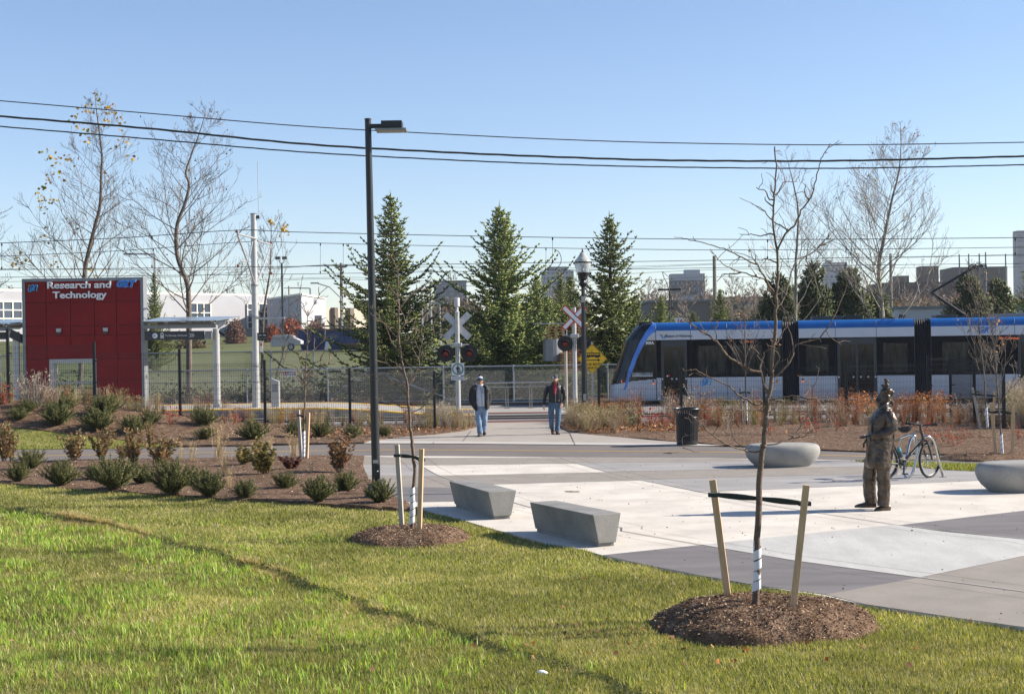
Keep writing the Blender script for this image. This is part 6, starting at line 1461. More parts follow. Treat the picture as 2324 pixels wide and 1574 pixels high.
for lb,k,x,y,h,ws in (('bronze leaved upright shrub at the very left edge by the path',0,10,1053,80,.9),('second narrow bronze shrub near the left edge by the path',0,27,1050,62,.7),('tall narrow bronze shrub standing alone against the grey path',1,167,1053,72,.9),('bronze shrub with two peaks against the path',0,228,1049,64,1.1),('small bronze shrub just right of the two-peaked shrub',1,277,1049,40,1.1),('tall bronze shrub left of the greener broad shrub',0,306,1064,78,.9),('broad brown and green shrub before the straw grass',1,372,1064,74,1.15),('low glossy green shrub beside the path',2,548,1058,46,1.7),('large yellow-green leafy shrub left of the small staked tree',2,604,1083,84,1.2),('dark purple-brown low shrub at the foot of the small staked tree',4,660,1070,46,1.3),('full red-brown leafy shrub near the end of the bed',3,770,1077,76,1.05),('bronze shoots behind the broad shrub',0,342,1020,52,.6)):
 put2('leafy_shrub',lb,'shrub',LS[k],x,y,h*1.22,.95,'leafy shrubs on the near mulch bed',ws)
# ---------------------------------------------------------------- dry grasses, twiggy shrubs, weeds
def tuft(seed,n=60,Hh=.8,sp=.25,cols=((.42,.30,.16),(.55,.42,.25),(.30,.20,.10)),w=.004,heads=True,droop=.4):
 rng = np.random.default_rng(seed);n_ = n;az = rng.random(n_)*2*math.pi;s = rng.random(n_)*sp;l = Hh*rng.uniform(.45,1.05,n_);seg = 4;Vs = [];Fs = [];b = 0
 base = np.stack([rng.normal(0,.04,n_),rng.normal(0,.04,n_),np.zeros(n_)],-1)
 side = np.stack([-np.sin(az),np.cos(az),np.zeros(n_)],-1);out = np.stack([np.cos(az),np.sin(az),np.zeros(n_)],-1)
 rows = []
 for k in range(seg+1):
  t = k/seg;c = base+out*(s*l*(t+droop*t*t))[:,None]+np.array([0,0,1])*(l*t*(1-.12*t*s/max(sp,.01)))[:,None];ww = w*(1-.7*t)
  rows += [c-side*ww,c+side*ww]
 Vt = np.stack(rows,1).reshape(-1,3);k = 2*(seg+1);F4 = []
 for j in range(seg): F4 += [(2*j,2*j+1,2*j+3),(2*j,2*j+3,2*j+2)]
 F_ = (np.arange(n_)[:,None,None]*k+np.array(F4)[None]).reshape(-1,3);C_ = pcol(rng,n_,k,cols,None,.2);parts = [(Vt,F_,C_)]
 tip = base+out*(s*l*(1+droop))[:,None]+np.array([0,0,1])*(l*.9)[:,None]
 if heads:
  P = np.repeat(tip,3,0)+rng.normal(size=(n_*3,3))*.02;D = rng.normal(size=(n_*3,3))*.4;D[:,2] += .6;D /= np.linalg.norm(D,axis=1,keepdims=True);v2,f2 = leaves(rng,P,rng.uniform(.03,.07,n_*3),rng.uniform(.004,.009,n_*3),D);parts.append((v2,f2,pcol(rng,n_*3,4,cols,None,.2)))
 Vt,F_,C_ = cat_(parts);return arr_mesh('stalks',Vt,F_,M['stem'],C_),tip
def twiggy(seed,n,Hh,sp,stemcols,leafcols,nl,lsz,top=False,w=.0045):
 rng = np.random.default_rng(seed);m1,tip = tuft(seed,n,Hh,sp,stemcols,w,False,.2)
 vs = np.array([v.co[:] for v in m1.vertices]).reshape(n,-1,3);j = rng.integers(0,n,nl);tt = rng.integers(6 if top else 3,10,nl);P = vs[j,np.minimum(tt,9)]+rng.normal(size=(nl,3))*.015;Vt,F_ = leaves(rng,P,rng.uniform(.6,1.3,nl)*lsz,rng.uniform(.6,1.2,nl)*lsz*.4)
 return arr_mesh('leaves',Vt,F_,M['leaf'],pcol(rng,nl,4,leafcols,None,.25)),m1
STRAW = ((.50,.38,.20),(.62,.50,.30),(.38,.27,.14));TAN = ((.30,.22,.15),(.42,.33,.24),(.22,.15,.10));GREYT = ((.34,.29,.24),(.46,.41,.35),(.25,.2,.16));REDS = [(.42,.03,.02),(.55,.07,.03),(.30,.03,.02),(.2,.05,.03)];ORG = [(.50,.20,.05),(.60,.30,.08),(.35,.13,.05)]
RUS = ((.32,.15,.08),(.42,.24,.13),(.24,.10,.06));TG = [tuft(1,45,.85,.16,STRAW),tuft(2,70,.9,.3,STRAW),tuft(3,90,.7,.5,TAN),tuft(6,110,.8,.55,((.30,.28,.12),(.4,.36,.2),(.24,.17,.09))),tuft(8,80,.9,.35,GREYT,.004),tuft(9,70,.95,.35,RUS,.0045)]
TW = [twiggy(11,26,.75,.55,TAN,REDS,150,.05),twiggy(12,40,.95,.28,TAN,ORG,170,.05,True),twiggy(13,34,.9,.4,GREYT,[(.30,.22,.14),(.42,.34,.24)],120,.04),twiggy(14,30,.7,.6,TAN,[(.14,.18,.06),(.3,.3,.12),(.35,.36,.25)],260,.045),twiggy(15,20,.6,.5,TAN,REDS,60,.045)]
for lb,k,x,y,h,ws in (('thin straw grass tuft left, by the path edge',0,412,1045,44,1),('straw grass tuft against the path, right of the first',0,437,1051,58,1),('tall loose straw grass rising over the path',1,497,1042,82,.9),('straw grass in the middle of the bed',1,512,1083,58,1.0),('straw tuft behind the front junipers',0,520,1108,44,1.2),('straw grass at the left foot of the small staked tree',1,668,1040,58,1.0),('short straw wisp between junipers and red-brown shrub',0,707,1080,32,1.2),('pale straw grass behind the yellow-green shrub',0,614,1020,34,1.5)):
 p = put2('grass_tuft',lb,'ornamental grass',(TG[k][0],),x,y,h,.85,'straw grass tufts on the near bed',ws,('stalks',))
N5 = lambda p: (p,None)
named = (('tall brown weeds in front of the left part of the red wall','weeds',TG[4][0],82,928,92,1.2),('second tall brown weed clump left of the red wall window','weeds',TG[2][0],112,925,60,1.3),('brown weeds just before the window of the red wall','weeds',TG[4][0],60,925,72,1.2),('red leaved shrub at the left edge by the fence post','red',0,8,922,56,1.1),('bright red shrub left of the third fence post','red',0,388,966,50,1.0),('red shrub between the third and fourth fence posts','red',0,535,965,46,.9),('thin red shrub right of the third fence post','red',4,560,962,48,.9),('faint red stems by the third fence post','red',4,508,962,36,1),('dry weeds hanging over the mulch below the red wall','weeds',TG[3][0],252,938,50,1.5),('yellow turned shrub before the platform','yel',3,640,965,50,.8))
for lb,kind,k,x,y,h,ws in named:
 if kind == 'weeds': put2('weed_clump',lb,'weeds',(k,),x,y,h,.9,'weeds and shrubs along the left fence',ws,('stalks',))
 elif kind == 'yel': put2('small_shrub',lb,'shrub',twiggy(21,30,.7,.3,TAN,[(.5,.34,.05),(.4,.25,.04)],300,.045),x,y,h,.75,'weeds and shrubs along the left fence',ws)
 else: put2('red_shrub',lb,'shrub',TW[k],x,y,h,.72,'red leaved shrubs',ws)
# right-hand strip in front of the tram: shrubs one can tell apart
rs = [('orange topped shrub left of the fence post below the yellow sign',1,1372,968,66,1.0),('grey-green leafy shrub under the tram nose',3,1430,968,56,1.5),('red leaved shrub in front of the tram cab',0,1476,972,54,1.3),('second red leaved shrub just left of the litter bin',0,1512,974,42,1.0),('tall grey dry shrub under the tram door',2,1518,950,78,.9),('tall pale dry shrub behind the litter bin',2,1572,955,88,1.3),('red leaved shrub just right of the litter bin',0,1612,968,46,1.2),('faint dry shrub below the right litter bin rim',2,1650,976,50,1.2)]
for i,x in enumerate((1925,1953,1982,2062,2090,2118,2140)): rs.append(('%s of the orange tipped twiggy shrubs before the tram' % order[i],1,x,958+(i % 3)*2,74,1.0))
for i,(x,y,h) in enumerate(((1700,958,60),(1760,962,58),(1840,958,66),(1880,962,64),(2180,952,70),(2200,960,60))): rs.append(('%s of the brown twiggy shrubs by the right-hand fence' % order[i],2,x,y,h,1.2))
for i,(x,y,h) in enumerate(((1845,985,50),(1900,978,36),(2098,1000,44),(2122,1008,40),(2150,1012,48),(2168,1016,44),(2192,1000,30),(1745,992,40),(2310,1000,40),(1825,975,36))): rs.append(('%s of the sparse red leaved shrubs on the open mulch' % order[i],4,x,y,h,1.3))
for lb,k,x,y,h,ws in rs: put2('twiggy_shrub',lb,'shrub',TW[k],x,y,h,(.75,.95,.9,.7,.6)[k],'shrubs on the bed in front of the tram',ws)
# weeds too many to count: one loose strip each
def weed_strip(name,label,spots,pair_ids,seed):
 rnd = random.Random(seed);parts = []
 for (x,y,h,k) in spots:
  me = TG[k][0];vs = np.array([v.co[:] for v in me.vertices]);fs = np.array([p.vertices[:] for p in me.polygons]);cs = np.array([d.color[:3] for d in me.color_attributes['tint'].data])
  p = GT(x,y);s = h*p.y/FO/.85;a = rnd.uniform(0,6.28);c,sn = math.cos(a)*s,math.sin(a)*s;q = vs.copy();q[:,0],q[:,1],q[:,2] = vs[:,0]*c-vs[:,1]*sn+p.x,vs[:,0]*sn+vs[:,1]*c+p.y,vs[:,2]*s+p.z+.02;parts.append((q,fs,cs*rnd.uniform(.8,1.2)))
 Vt,F_,C_ = cat_(parts);tag(link(name,arr_mesh(name,Vt,F_,M['stem'],C_)),label,'weeds',kind='stuff')
rr = random.Random(6);sp = []
for i in range(34): x = rr.uniform(968,1076);sp.append((x,rr.uniform(955,982)-max(0,x-1060)*.5,rr.uniform(28,58),rr.choice((2,3,3,2,4))))
weed_strip('dry_weeds','dry tan weeds filling the bed left of the walkway',sp,0,1);sp = []
for i in range(80): x = rr.uniform(1282,1430);sp.append((x,rr.uniform(950,984) if x > 1310 else rr.uniform(955,972),rr.uniform(30,62),rr.choice((2,3,3,5,2))))
weed_strip('dry_weeds','dry tan weeds filling the bed right of the walkway',sp,0,2);sp = []
for i in range(140): x = rr.uniform(1430,2240);sp.append((x,rr.uniform(938,972),rr.uniform(22,64),rr.choice((2,2,4,5,5,5,3))))
weed_strip('dry_weeds','dry weeds and stems scattered along the fence before the tram',sp,0,3);sp = []
for i in range(130): x = rr.uniform(-10,970);f = terrain(V(x,900,43.5).x,43.5);sp.append((x,lerp(971,916,min(1,f/1.05))+rr.uniform(-10,6),rr.uniform(22,50),rr.choice((2,3,3,5,4,0))))
weed_strip('dry_weeds','dry weeds scattered along the foot of the left fence',sp,0,4);sp = []
for i in range(60): sp.append((rr.uniform(2300,2350),rr.uniform(940,975),rr.uniform(40,105),rr.choice((4,4,3))))
weed_strip('dry_weeds','tall pale reeds behind the chain link at the right edge',sp,0,5)
# fallen leaves along the walk edges
n = 1500;X = np.concatenate([rng.uniform(-6.5,-1.0,n//2),rng.uniform(1.6,5.5,n//2)]);Y = 40.5+rng.random(n)*3.2-np.abs(rng.normal(0,.6,n))*0;k = ~inpoly(X,Y,walk);X,Y = X[k],Y[k];P = np.stack([X,Y,np.full(len(X),.09)],-1);D = rng.normal(size=P.shape);D[:,2] *= .4;D /= np.linalg.norm(D,axis=1,keepdims=True)
Vt,F_ = leaves(rng,P,rng.uniform(.05,.11,len(P)),rng.uniform(.02,.045,len(P)),D);tag(link('fallen_leaves',arr_mesh('fallen_leaves',Vt,F_,M['leaf'],pcol(rng,len(P),4,[(.28,.15,.07),(.40,.24,.12),(.18,.09,.05)],None,.2))),'brown fallen leaves at the edges of the walkway','leaves',kind='stuff')
# reddish hedge and brush across the field
def brush(name,label,cat,x0,x1,y0,y1,Y,cols,n,lsz,grp=None):
 rng = np.random.default_rng(int(x0));a,b_ = V(x0,y1,Y),V(x1,y1,Y);zt = V((x0+x1)/2,y0,Y).z;z0 = terrain(a.x,Y);w = (b_.x-a.x)/2;t = thing(name,label,cat,((a.x+b_.x)/2,Y,z0),0,grp)
 u = rng.normal(size=(n,3));u /= np.linalg.norm(u,axis=1,keepdims=True);P = u*rng.uniform(.4,1,(n,1))*np.array([w,min(w,3),(zt-z0)*.95]);P[:,2] = np.abs(P[:,2])*(1+.3*(vnoise(P[:,0]+50,P[:,1]+50,1.2,3)-.6));Vt,F_ = leaves(rng,P,rng.uniform(.6,1.4,n)*lsz,rng.uniform(.5,1.2,n)*lsz*.4);link('leaves',arr_mesh('leaves',Vt,F_,M['leaf'],pcol(rng,n,4,cols,None,.25)),t)
 mb = MB();rr = random.Random(int(x0))
 for i in range(26): a_ = rr.uniform(0,6.28);mb.tube([(0,0,0),(math.cos(a_)*w*.4,0,(zt-z0)*.5),(math.cos(a_)*w*.9,rr.uniform(-1,1),(zt-z0)*rr.uniform(.6,.95))],[.06,.04,.02],3,cap=False)
 mb.build('stems',M['bark_dark'],t)
rb = [(.40,.09,.05),(.30,.10,.06),(.45,.18,.08),(.22,.10,.08)];bb = [(.20,.12,.10),(.26,.17,.13),(.15,.09,.07)]
brush('hedge_shrub','russet red shrub at the foot of the white building, behind the floodlight pole','shrub',628,690,716,768,200,rb,3500,.35);brush('hedge_shrub','browner shrub beside the russet one before the pale building corner','shrub',688,742,722,768,198,bb,2600,.3)
brush('hedge_shrub','reddish shrub between the mast and the white building','shrub',598,634,730,770,196,rb,1800,.3);brush('hedge_shrub','brown brush under the canopy column across the field','shrub',508,560,716,772,190,bb,2200,.3)
for i,(x0,x1,lab) in enumerate(((325,395,'dull brown brush seen under the canopy beside the red wall'),(395,470,'second dull brown brush patch seen under the canopy'))): brush('brush_patch',lab,'shrub',x0,x1,762,786,170,[(.22,.17,.12),(.16,.12,.08),(.12,.13,.05)],1600,.3)
# ================================================================ far buildings
M['wall_white'] = mat('painted_wall',(.38,.38,.40),.85,0,.04,.2);M['wall_cream'] = mat('cream_wall',(.42,.37,.29),.85,0,.05,.2);M['wall_tan'] = mat('tan_block',(.16,.138,.125),.9,0,.06,.3)
M['far_grey'] = mat('far_grey',(.17,.18,.20),.85,0,.05,.05);M['far_brick'] = mat('far_brick',(.075,.042,.034),.9,0,.1,.08);M['far_win'] = glass_mat('far_window',(.06,.08,.11),.15);M['far_pale'] = mat('far_pale',(.30,.31,.35),.85,0,.04,.05);M['far_dark'] = mat('far_dark',(.06,.06,.07),.8,0,.06,.05);M['far_beige'] = mat('far_beige',(.135,.105,.082),.9,0,.05,.05)
M['muntin'] = mat('muntin',(.7,.68,.6),.6,0,.03,2);M['corr'] = mat('corrugated',(.42,.43,.46),.6,.1,.05,.5)
def block(mb,A,B,z0,z1,depth):
 """wall from plan point A to B with the volume behind it"""
 A,B = Vector((A[0],A[1],0)),Vector((B[0],B[1],0));u = (B-A).normalized();n = Vector((-u.y,u.x,0))*depth;q = [A,B,B+n,A+n]
 return mb.add([(p.x,p.y,z) for z in (z0,z1) for p in q],[(3,2,1,0),(4,5,6,7),(0,1,5,4),(1,2,6,5),(2,3,7,6),(3,0,4,7)])
def onwall(A,B,x,y):
 """where the sight line through picture point meets the vertical wall A-B"""
 d = ray(x,y);A,B = Vector(A),Vector(B);u = B-A;n = Vector((u.y,-u.x));t = ((A-Vector(EYE.xy)).dot(n))/(Vector(d.xy).dot(n));return EYE+d*t
A,B = V(-120,700,222).xy,V(618,700,272).xy
wb = thing('warehouse','long low white industrial building with gridded windows across the field, left','building',(A.x,A.y,4));mb = block(MB(),A,B,0,V(300,664.5,245).z,30);mb.build('wall',M['wall_white'],wb,world=True)
mb = block(MB(),A-Vector((.3,.3)),B-Vector((.3,.3)),V(300,664.5,245).z,V(300,664.5,245).z+.35,30);mb.build('parapet',M['muntin'],wb,world=True)
def grid_window(x0,x1,y0,y1,cols,rows,A,B,par):
 p = [onwall(A,B,x,y) for x,y in ((x0,y1),(x1,y1),(x1,y0),(x0,y0))];u = (Vector((B.x-A.x,B.y-A.y,0))).normalized();n = Vector((u.y,-u.x,0))*.15;z0 = p[0].z;z1 = p[3].z;a = Vector((p[0].x,p[0].y,0));w = (Vector((p[1].x,p[1].y,0))-a).length
 mb = MB();mb.prism([(0,z0),(w,z0),(w,z1),(0,z1)],a+n*.6,u,(0,0,1),.1);wn_ = mb.build('window',M['far_win'],par,world=True);mb = MB()
 for i in range(cols+1): mb.bar(a+n*1.2+u*(w*i/cols)+Vector((0,0,z0)),a+n*1.2+u*(w*i/cols)+Vector((0,0,z1)),.28,.2,up=u)
 for j in range(rows+1): z = lerp(z0,z1,j/rows);mb.bar(a+n*1.25+Vector((0,0,z)),a+n*1.25+u*w+Vector((0,0,z)),.28,.2,up=(0,0,1))
 mb.build('muntins',M['muntin'],wn_,world=True)
for x0,x1,y0,y1,c,r in ((-60,49,683,742,5,3),(430,476.5,687.5,731.5,3,2),(560.5,575,689,745,1,4),(586,612,689,742,2,3)): grid_window(x0,x1,y0,y1,c,r,A,B,wb)
bb = thing('warehouse_wing','taller pale corner block of the white building, one face in shade','building',(V(684,700,240).x,240,4));C0 = V(684,700,238).xy;L0 = V(606,700,262).xy;R0 = V(739,700,262).xy;zt = V(684,669,238).z
q = [L0,C0,R0,L0+(R0-C0)];mb = MB();mb.add([(p.x,p.y,z) for z in (0,zt) for p in q],[(3,2,1,0),(4,5,6,7),(0,1,5,4),(1,2,6,5),(2,3,7,6),(3,0,4,7)]);mb.build('wall',M['wall_white'],bb,world=True)
mb = MB();
for P_,Q_ in ((L0,C0),(C0,R0)): mb.bar((P_.x,P_.y,zt+.15),(Q_.x,Q_.y,zt+.15),.4,.3)
mb.build('parapet',M['muntin'],bb,world=True)
p = onwall(C0,R0,*c2(540,430));MB().ball(p+Vector((0,-.3,0)),(.7,.5,.6),8).build('wall_lamp',M['wall_white'],bb,world=True)
p = onwall(L0,C0,*c2(330,520));MB().box(p+Vector((0,-.1,0)),(.25,.2,9)).build('downpipe',M['wall_cream'],bb,world=True)
p = onwall(C0,R0,*c2(548,620));MB().box(p+Vector((.1,-.3,-.5)),(2.2,.5,4)).build('door',M['far_grey'],bb,world=True)
A2,B2 = V(735,700,275).xy,V(900,700,300).xy;cb = thing('cream_building','low cream building with vertical piers right of the white building','building',(A2.x,A2.y,4));zt = V(800,700,285).z
block(MB(),A2,B2,0,zt,20).build('wall',M['wall_cream'],cb,world=True)
for x0,x1 in ((c2(688,0)[0],c2(716,0)[0]),(c2(818,0)[0],c2(850,0)[0])):
 p,p_ = onwall(A2,B2,x0,700),onwall(A2,B2,x1,700);MB().bar(Vector((p.x+.2,p.y-.6,zt/2)),Vector((p_.x+.2,p_.y-.6,zt/2)),1.0,zt+.1,up=(0,0,1)).build('pier',M['far_beige'],cb,world=True)
p = onwall(A2,B2,*c2(748,635));MB().box(p+Vector((0,-.2,0)),(2.4,.4,3.2)).build('door',M['far_dark'],cb,world=True)
MB().box((V(848,690,290).x,292,zt+.8),(8,5,1.6)).build('roof_unit',M['far_dark'],cb,world=True)
def tower(name,label,x0,x1,yt,Y,m,floors,cols,crown=None,z_floor=2.9,wm='far_win',balc=False,dep=None,wfrac=.55):
 a,b = V(x0,yt,Y),V(x1,yt,Y);w = b.x-a.x;z0 = terrain(a.x,Y);H_ = (a.z+b.z)/2-z0;t = thing(name,label,'building',((a.x+b.x)/2,Y,z0),0);dep = dep or w*.6
 MB().box((0,dep/2,H_/2),(w,dep,H_)).build('wall',M[m],t)
 wme = MB().box((0,-.15,0),(w/cols*wfrac,.4,fh*.5) if (fh := H_/floors) else 0).mesh('window',M[wm])
 for j in range(floors):
  z = H_-fh*(j+.5)
  for i in range(cols): o = link('window',wme,t);o.location = (-w/2+w*(i+.5)/cols,0,z)
  if balc:
   mb = MB()
   for i in range(0,cols,2): mb.box((-w/2+w*(i+.5)/cols,-1.0,z-fh*.38),(w/cols*.9,1.6,fh*.2))
   mb.build('balcony_row',M['far_pale'],t)
 if crown:
  for (cx,cw,ch,cm) in crown: MB().box((cx*w,dep/2,H_+ch*w/2),(cw*w,dep*min(1,cw+.1)*.95,ch*w)).build('roof_block',M[cm],t)
 return t,w,H_,dep
t,w,H_,dep = tower('apartment_tower','grey apartment tower with pale balconies left of the middle spruce',984,1058,640,820,'far_grey',13,8,[(0,1.06,.05,'far_beige'),(0,.95,.03,'far_win')],balc=True)
mb = MB();
for i in range(7): x = -.1*w+i*.05*w;mb.tube([(x,dep/2,H_+.08*w),(x,dep/2,H_+(.16+.07*(i % 3))*w)],.25,4)
mb.build('antennas',M['far_dark'],t)
tower('apartment_tower','stepped grey and white tower behind the acorn lamp',1229,1302,614,950,'far_pale',14,7,[(.0,.62,.13,'far_grey'),(.05,.72,.02,'far_grey')],wm='far_win')
tower('office_tower','dark block with a pale top storey above the tram cab',1523,1600,636,760,'far_dark',9,8,[(0,1.0,.20,'far_pale'),(.15,.45,.32,'far_pale')],wm='far_grey',wfrac=.3)
tower('distant_block','pale bluish block just above the dark pines',1871,1935,606,1000,'far_pale',10,6,[(-.05,.75,.18,'far_pale'),(-.3,.2,.24,'far_grey')])
tower('distant_block','lower grey side block right of the pale bluish block',1932,1950,632,990,'far_grey',6,2)
tower('brick_apartment_block','long dark brick block partly hidden behind the pale barked tree',2003,2180,640,430,'far_brick',8,14,[(-.15,.16,.10,'far_beige'),(.20,.22,.22,'far_beige')],wm='far_beige',dep=20,wfrac=.22)
tower('brick_apartment_block','plain grey-brown end of the long block behind the pantograph',2168,2286,605,440,'far_beige',6,3,wm='far_grey',dep=16,wfrac=.1)
tower('glass_tower','tall blue glass tower cut by the right edge',2309,2360,528,1150,'far_grey',18,4,[(0,1.0,.1,'far_dark')],wfrac=.75)
def lowb(name,label,x0,x1,yt,Y,m,dep=12,extra=None):
 a,b = V(x0,yt,Y),V(x1,yt,Y);z0 = terrain(a.x,Y);t = thing(name,label,'building',((a.x+b.x)/2,Y,z0-.5));MB().box((0,dep/2,((a.z+b.z)/2-z0+.5)/2),(b.x-a.x,dep,(a.z+b.z)/2-z0+.5)).build('wall',M[m],t)
 MB().box((0,dep/2,(a.z+b.z)/2-z0+.6),(b.x-a.x+.3,dep+.3,.22)).build('roof',M['far_grey'],t);return t
lowb('block_building','plain tan block wall building above the tram cab',1473,1612,685,150,'wall_tan');lowb('shed','bright stepped roof shed on top of the tan block building line',1553,1579,667,165,'wall_white',5)
t = lowb('corrugated_shed','long white corrugated shed behind the pantograph',2041,2330,699,118,'corr',14);mb = MB();
for i in range(90): mb.box((-15.5+i*.35/1.0*.98,-.04,1.6),(.08,.08,3.0));
lowb('low_building','low pale roofline behind the bare trees, left of the dark pines',1608,1735,676,260,'far_grey');lowb('low_building','low brown building under the brick block',1955,2062,700,210,'far_brick');lowb('low_building','low grey building between the two middle spruces and the left tower',985,1075,690,240,'far_beige');lowb('low_building','low grey roofs left of the tan block building',1430,1476,690,230,'far_grey')
lowb('low_building','small white building by the whip tree above the tram',1690,1722,690,190,'wall_cream')
# distant bare trees
def far_bare(label,x,yt,Y,seed,spread=.8,m='bark_far'):
 M.setdefault('bark_far',mat('far_twigs',(.20,.16,.14),.9,0,.15,1));p = V(x,yt,Y);z0 = terrain(p.x,Y);H_ = p.z-z0;s = H_/12
 mb,br,tips = bare_tree(seed,[(0,0,-.2),(0,0,H_*.3),(.1*s,0,H_*.65),(0,0,H_)],.16*s,lambda f: 4.3*s*(1-f)**.6+.3,22,spread,.014*Y/100,.15,(7,4),.5,.2);t = thing('distant_tree',label,'tree',(p.x,Y,z0),0,'bare trees in the far distance');mb.build('trunk',M[m],t);br.build('crown',M[m],t)
 return t,mb,br
P_ = [('bare tree left of the dark block with a pale top',1470,634,160),('bare tree just before the left side of the dark block',1500,640,155),('bare tree in front of the dark distant block',1556,640,140),('broad bare tree between the dark block and the utility pole',1598,630,165),('broad bare tree right of the utility pole',1660,624,150),('bare tree left of the dark pines',1712,640,160),('bare tree behind the acorn globe',1318,606,210),('bare tree left of the acorn globe behind small spruces',1272,618,220),('bare tree behind the left signal, beside the grey tower',968,660,180),('bare tree right of the narrow dark spruce',1456,660,190),('bare tree beyond the white building roof',470,648,330),('bare tree beyond the roof left of the grey mast',520,652,330),('bare tree at the far left beyond the wall',22,648,330),('bare tree behind the pantograph arm',2120,640,150),('bare tree in front of the long brick block',2060,655,140)]
for i,(lb,x,y,Y) in enumerate(P_): far_bare(lb,x,y,Y,200+i)
# ---------------------------------------------------------------- poles
M['pole_wood'] = mat('pole_wood',(.17,.15,.12),.9,0,.1,2)
def pole(name,label,cat,x,yt,Y,r,m,extra=None,group=None):
 p = V(x,yt,Y);z0 = terrain(p.x,Y);t = thing(name,label,cat,(p.x,Y,z0),0,group);h = p.z-z0;MB().tube([(0,0,0),(0,0,h)],[r,r*.7],8).build('pole',M[m],t)
 if extra: extra(t,h)
 return t
def flood(t,h):
 for s in (-1,1): MB().tube([(0,0,h),(s*.22,0,h+.1),(s*.28,0,h+.4)],.04,6).build('arm',M['black_metal'],t);MB().prism([(-.26,-.14),(.22,-.08),(.22,.17),(-.26,.17)],(s*.36,0,h+.55),(1,0,0),(0,0,1),.4).build('floodlight',M['black_metal'],t)
pole('floodlight_pole','black pole with two floodlights by the russet shrubs','lamp post',639.5,598,150,.14,'black_metal',flood)
def arm(dx,dz=.0,r=.06): return lambda t,h: (MB().tube([(0,0,h),(dx*.7,0,h+dz),(dx,0,h+dz)],r,6).build('arm',M['far_grey'],t),MB().box((dx,0,h+dz),(abs(dx)*.4,.3,.12)).build('lamp_head',M['far_grey'],t))
pole('street_light','tall grey street light over the small spruce right of the red wall','street light',351.5,577,110,.13,'alu',arm(-2.0,.05))
pole('street_light','short street light on the horizon above the white corner block','street light',704,654,260,.2,'far_grey',arm(-4,.1,.12))
def cross(t,h):
 for z,w in ((h-.6,1.6),(h-9.5,5.5)):
  MB().box((-.6 if w > 2 else 0,0,z),(w,.25,.25)).build('crossarm',M['pole_wood'],t)
 for z,x in ((h-.4,.8),(h-.4,-.8),(h-3,.5),(h-5,.5),(h-6.2,.5),(h-9.2,-2.8),(h-9.2,1.6)): MB().ball((x,0,z),.22,6).build('insulator',M['far_dark'],t)
pole('utility_pole','wooden utility pole with crossarms right of the white building','utility pole',c2(764,0)[0],c2(0,108)[1],215,.28,'pole_wood',cross)
pole('street_light','curved arm street light beside the left utility pole','street light',c2(762,0)[0]+1.5,c2(0,405)[1],200,.12,'alu',lambda t,h: (MB().tube([(0,0,h),(-1.6,0,h+1.6),(-3.4,0,h+2.2)],.09,6).build('arm',M['alu'],t),MB().box((-3.7,0,h+2.2),(1.2,.4,.2)).build('lamp_head',M['alu'],t)))
pole('utility_pole','bare wooden utility pole right of the dark distant block','utility pole',c4(939,0)[0],c4(0,42)[1],170,.28,'pole_wood')
pole('utility_pole','thin utility pole inside the pale barked tree','utility pole',c5(678,0)[0],c5(0,25)[1],180,.24,'pole_wood')
pole('street_light','dark T-headed lamp over the tan block building','street light',c4(606,0)[0],c4(0,292)[1],120,.09,'black_metal',lambda t,h: MB().box((0,0,h),(1.9,.3,.16)).build('lamp_head',M['black_metal'],t))
for lb,x,y,Y in (('pale pole nearest the left tower, the tallest of three',215,313,160),('pale pole left of the tallest pale pole',154,380,150),('short lamp with a bright head before the left tower',279,458,165)):
 px,py = c3(x,y);pole('street_light',lb,'street light',px,py,Y,.11,'alu',(lambda t,h: MB().box((0,0,h),(1.8 if 'short' in t['label'] else .9,.4,.15)).build('lamp_head',M['alu'],t)))
for i,(x,y0) in enumerate(((c5(1187,0)[0],30),(c5(1257,0)[0],28),(c5(1335,0)[0],25),(c5(1382,0)[0],15),(c5(1530,0)[0],28))):
 pole('roof_mast','%s from the left of the antenna masts on the grey-brown block' % ['first','second','third','fourth','fifth'][i],'mast',x,c5(0,y0)[1],428,.3,'far_grey',None,'antenna masts on the distant block')
# far power lines
for i,pts in enumerate(([(-20,640),(400,628),(775,601),(1100,622),(1620,600),(2330,576)],[(-20,655),(400,644),(775,629),(1100,640),(1621,612),(2330,606)],[(600,640),(775,633),(1200,652),(1621,628),(2000,640)],[(-20,610),(500,612),(772,600),(1000,606),(1300,608),(1621,598)])):
 P = catmull([V(x,y,215) for x,y in pts],10);tag(link('power_line',MB().tube(P,.028,4,cap=False).mesh('power_line',M['far_dark'])),['faint distant power line, topmost at the right edge','faint distant power line, second from the top at the right edge','lowest and most sagging of the faint distant power lines','faint distant power line highest over the white building'][i],'power line','far power lines')
# ---------------------------------------------------------------- trailer, dumpsters, pallets
def at2(px,py,Y): return V(*c2(px,py),Y)
YD = 148.0;a,b = at2(185,840,YD),at2(440,840,YD);tl = thing('camper_trailer','white folded camper trailer parked on the grass beside the blue containers','trailer',((a.x+b.x)/2,YD,a.z));w = b.x-a.x;u = .27036*YD/FO
MB().prism([(-w*.5,.35),(-w*.49,1.0),(-w*.42,1.3),(w*.25,1.32),(w*.5,.95),(w*.5,.6),(w*.3,.45)],(0,1,0),(1,0,0),(0,0,1),2).build('body',M['wall_white'],tl,bevel=.05)
MB().prism([(-w*.45,1.36),(-w*.4,1.55),(0,1.62),(w*.22,1.5),(w*.25,1.36)],(0,.95,0),(1,0,0),(0,0,1),1.9).build('cover',M['alu'],tl)
MB().box((-w*.1,-1.03,1.2),(w*.7,.04,.05)).build('trim',M['frame_grey'],tl)
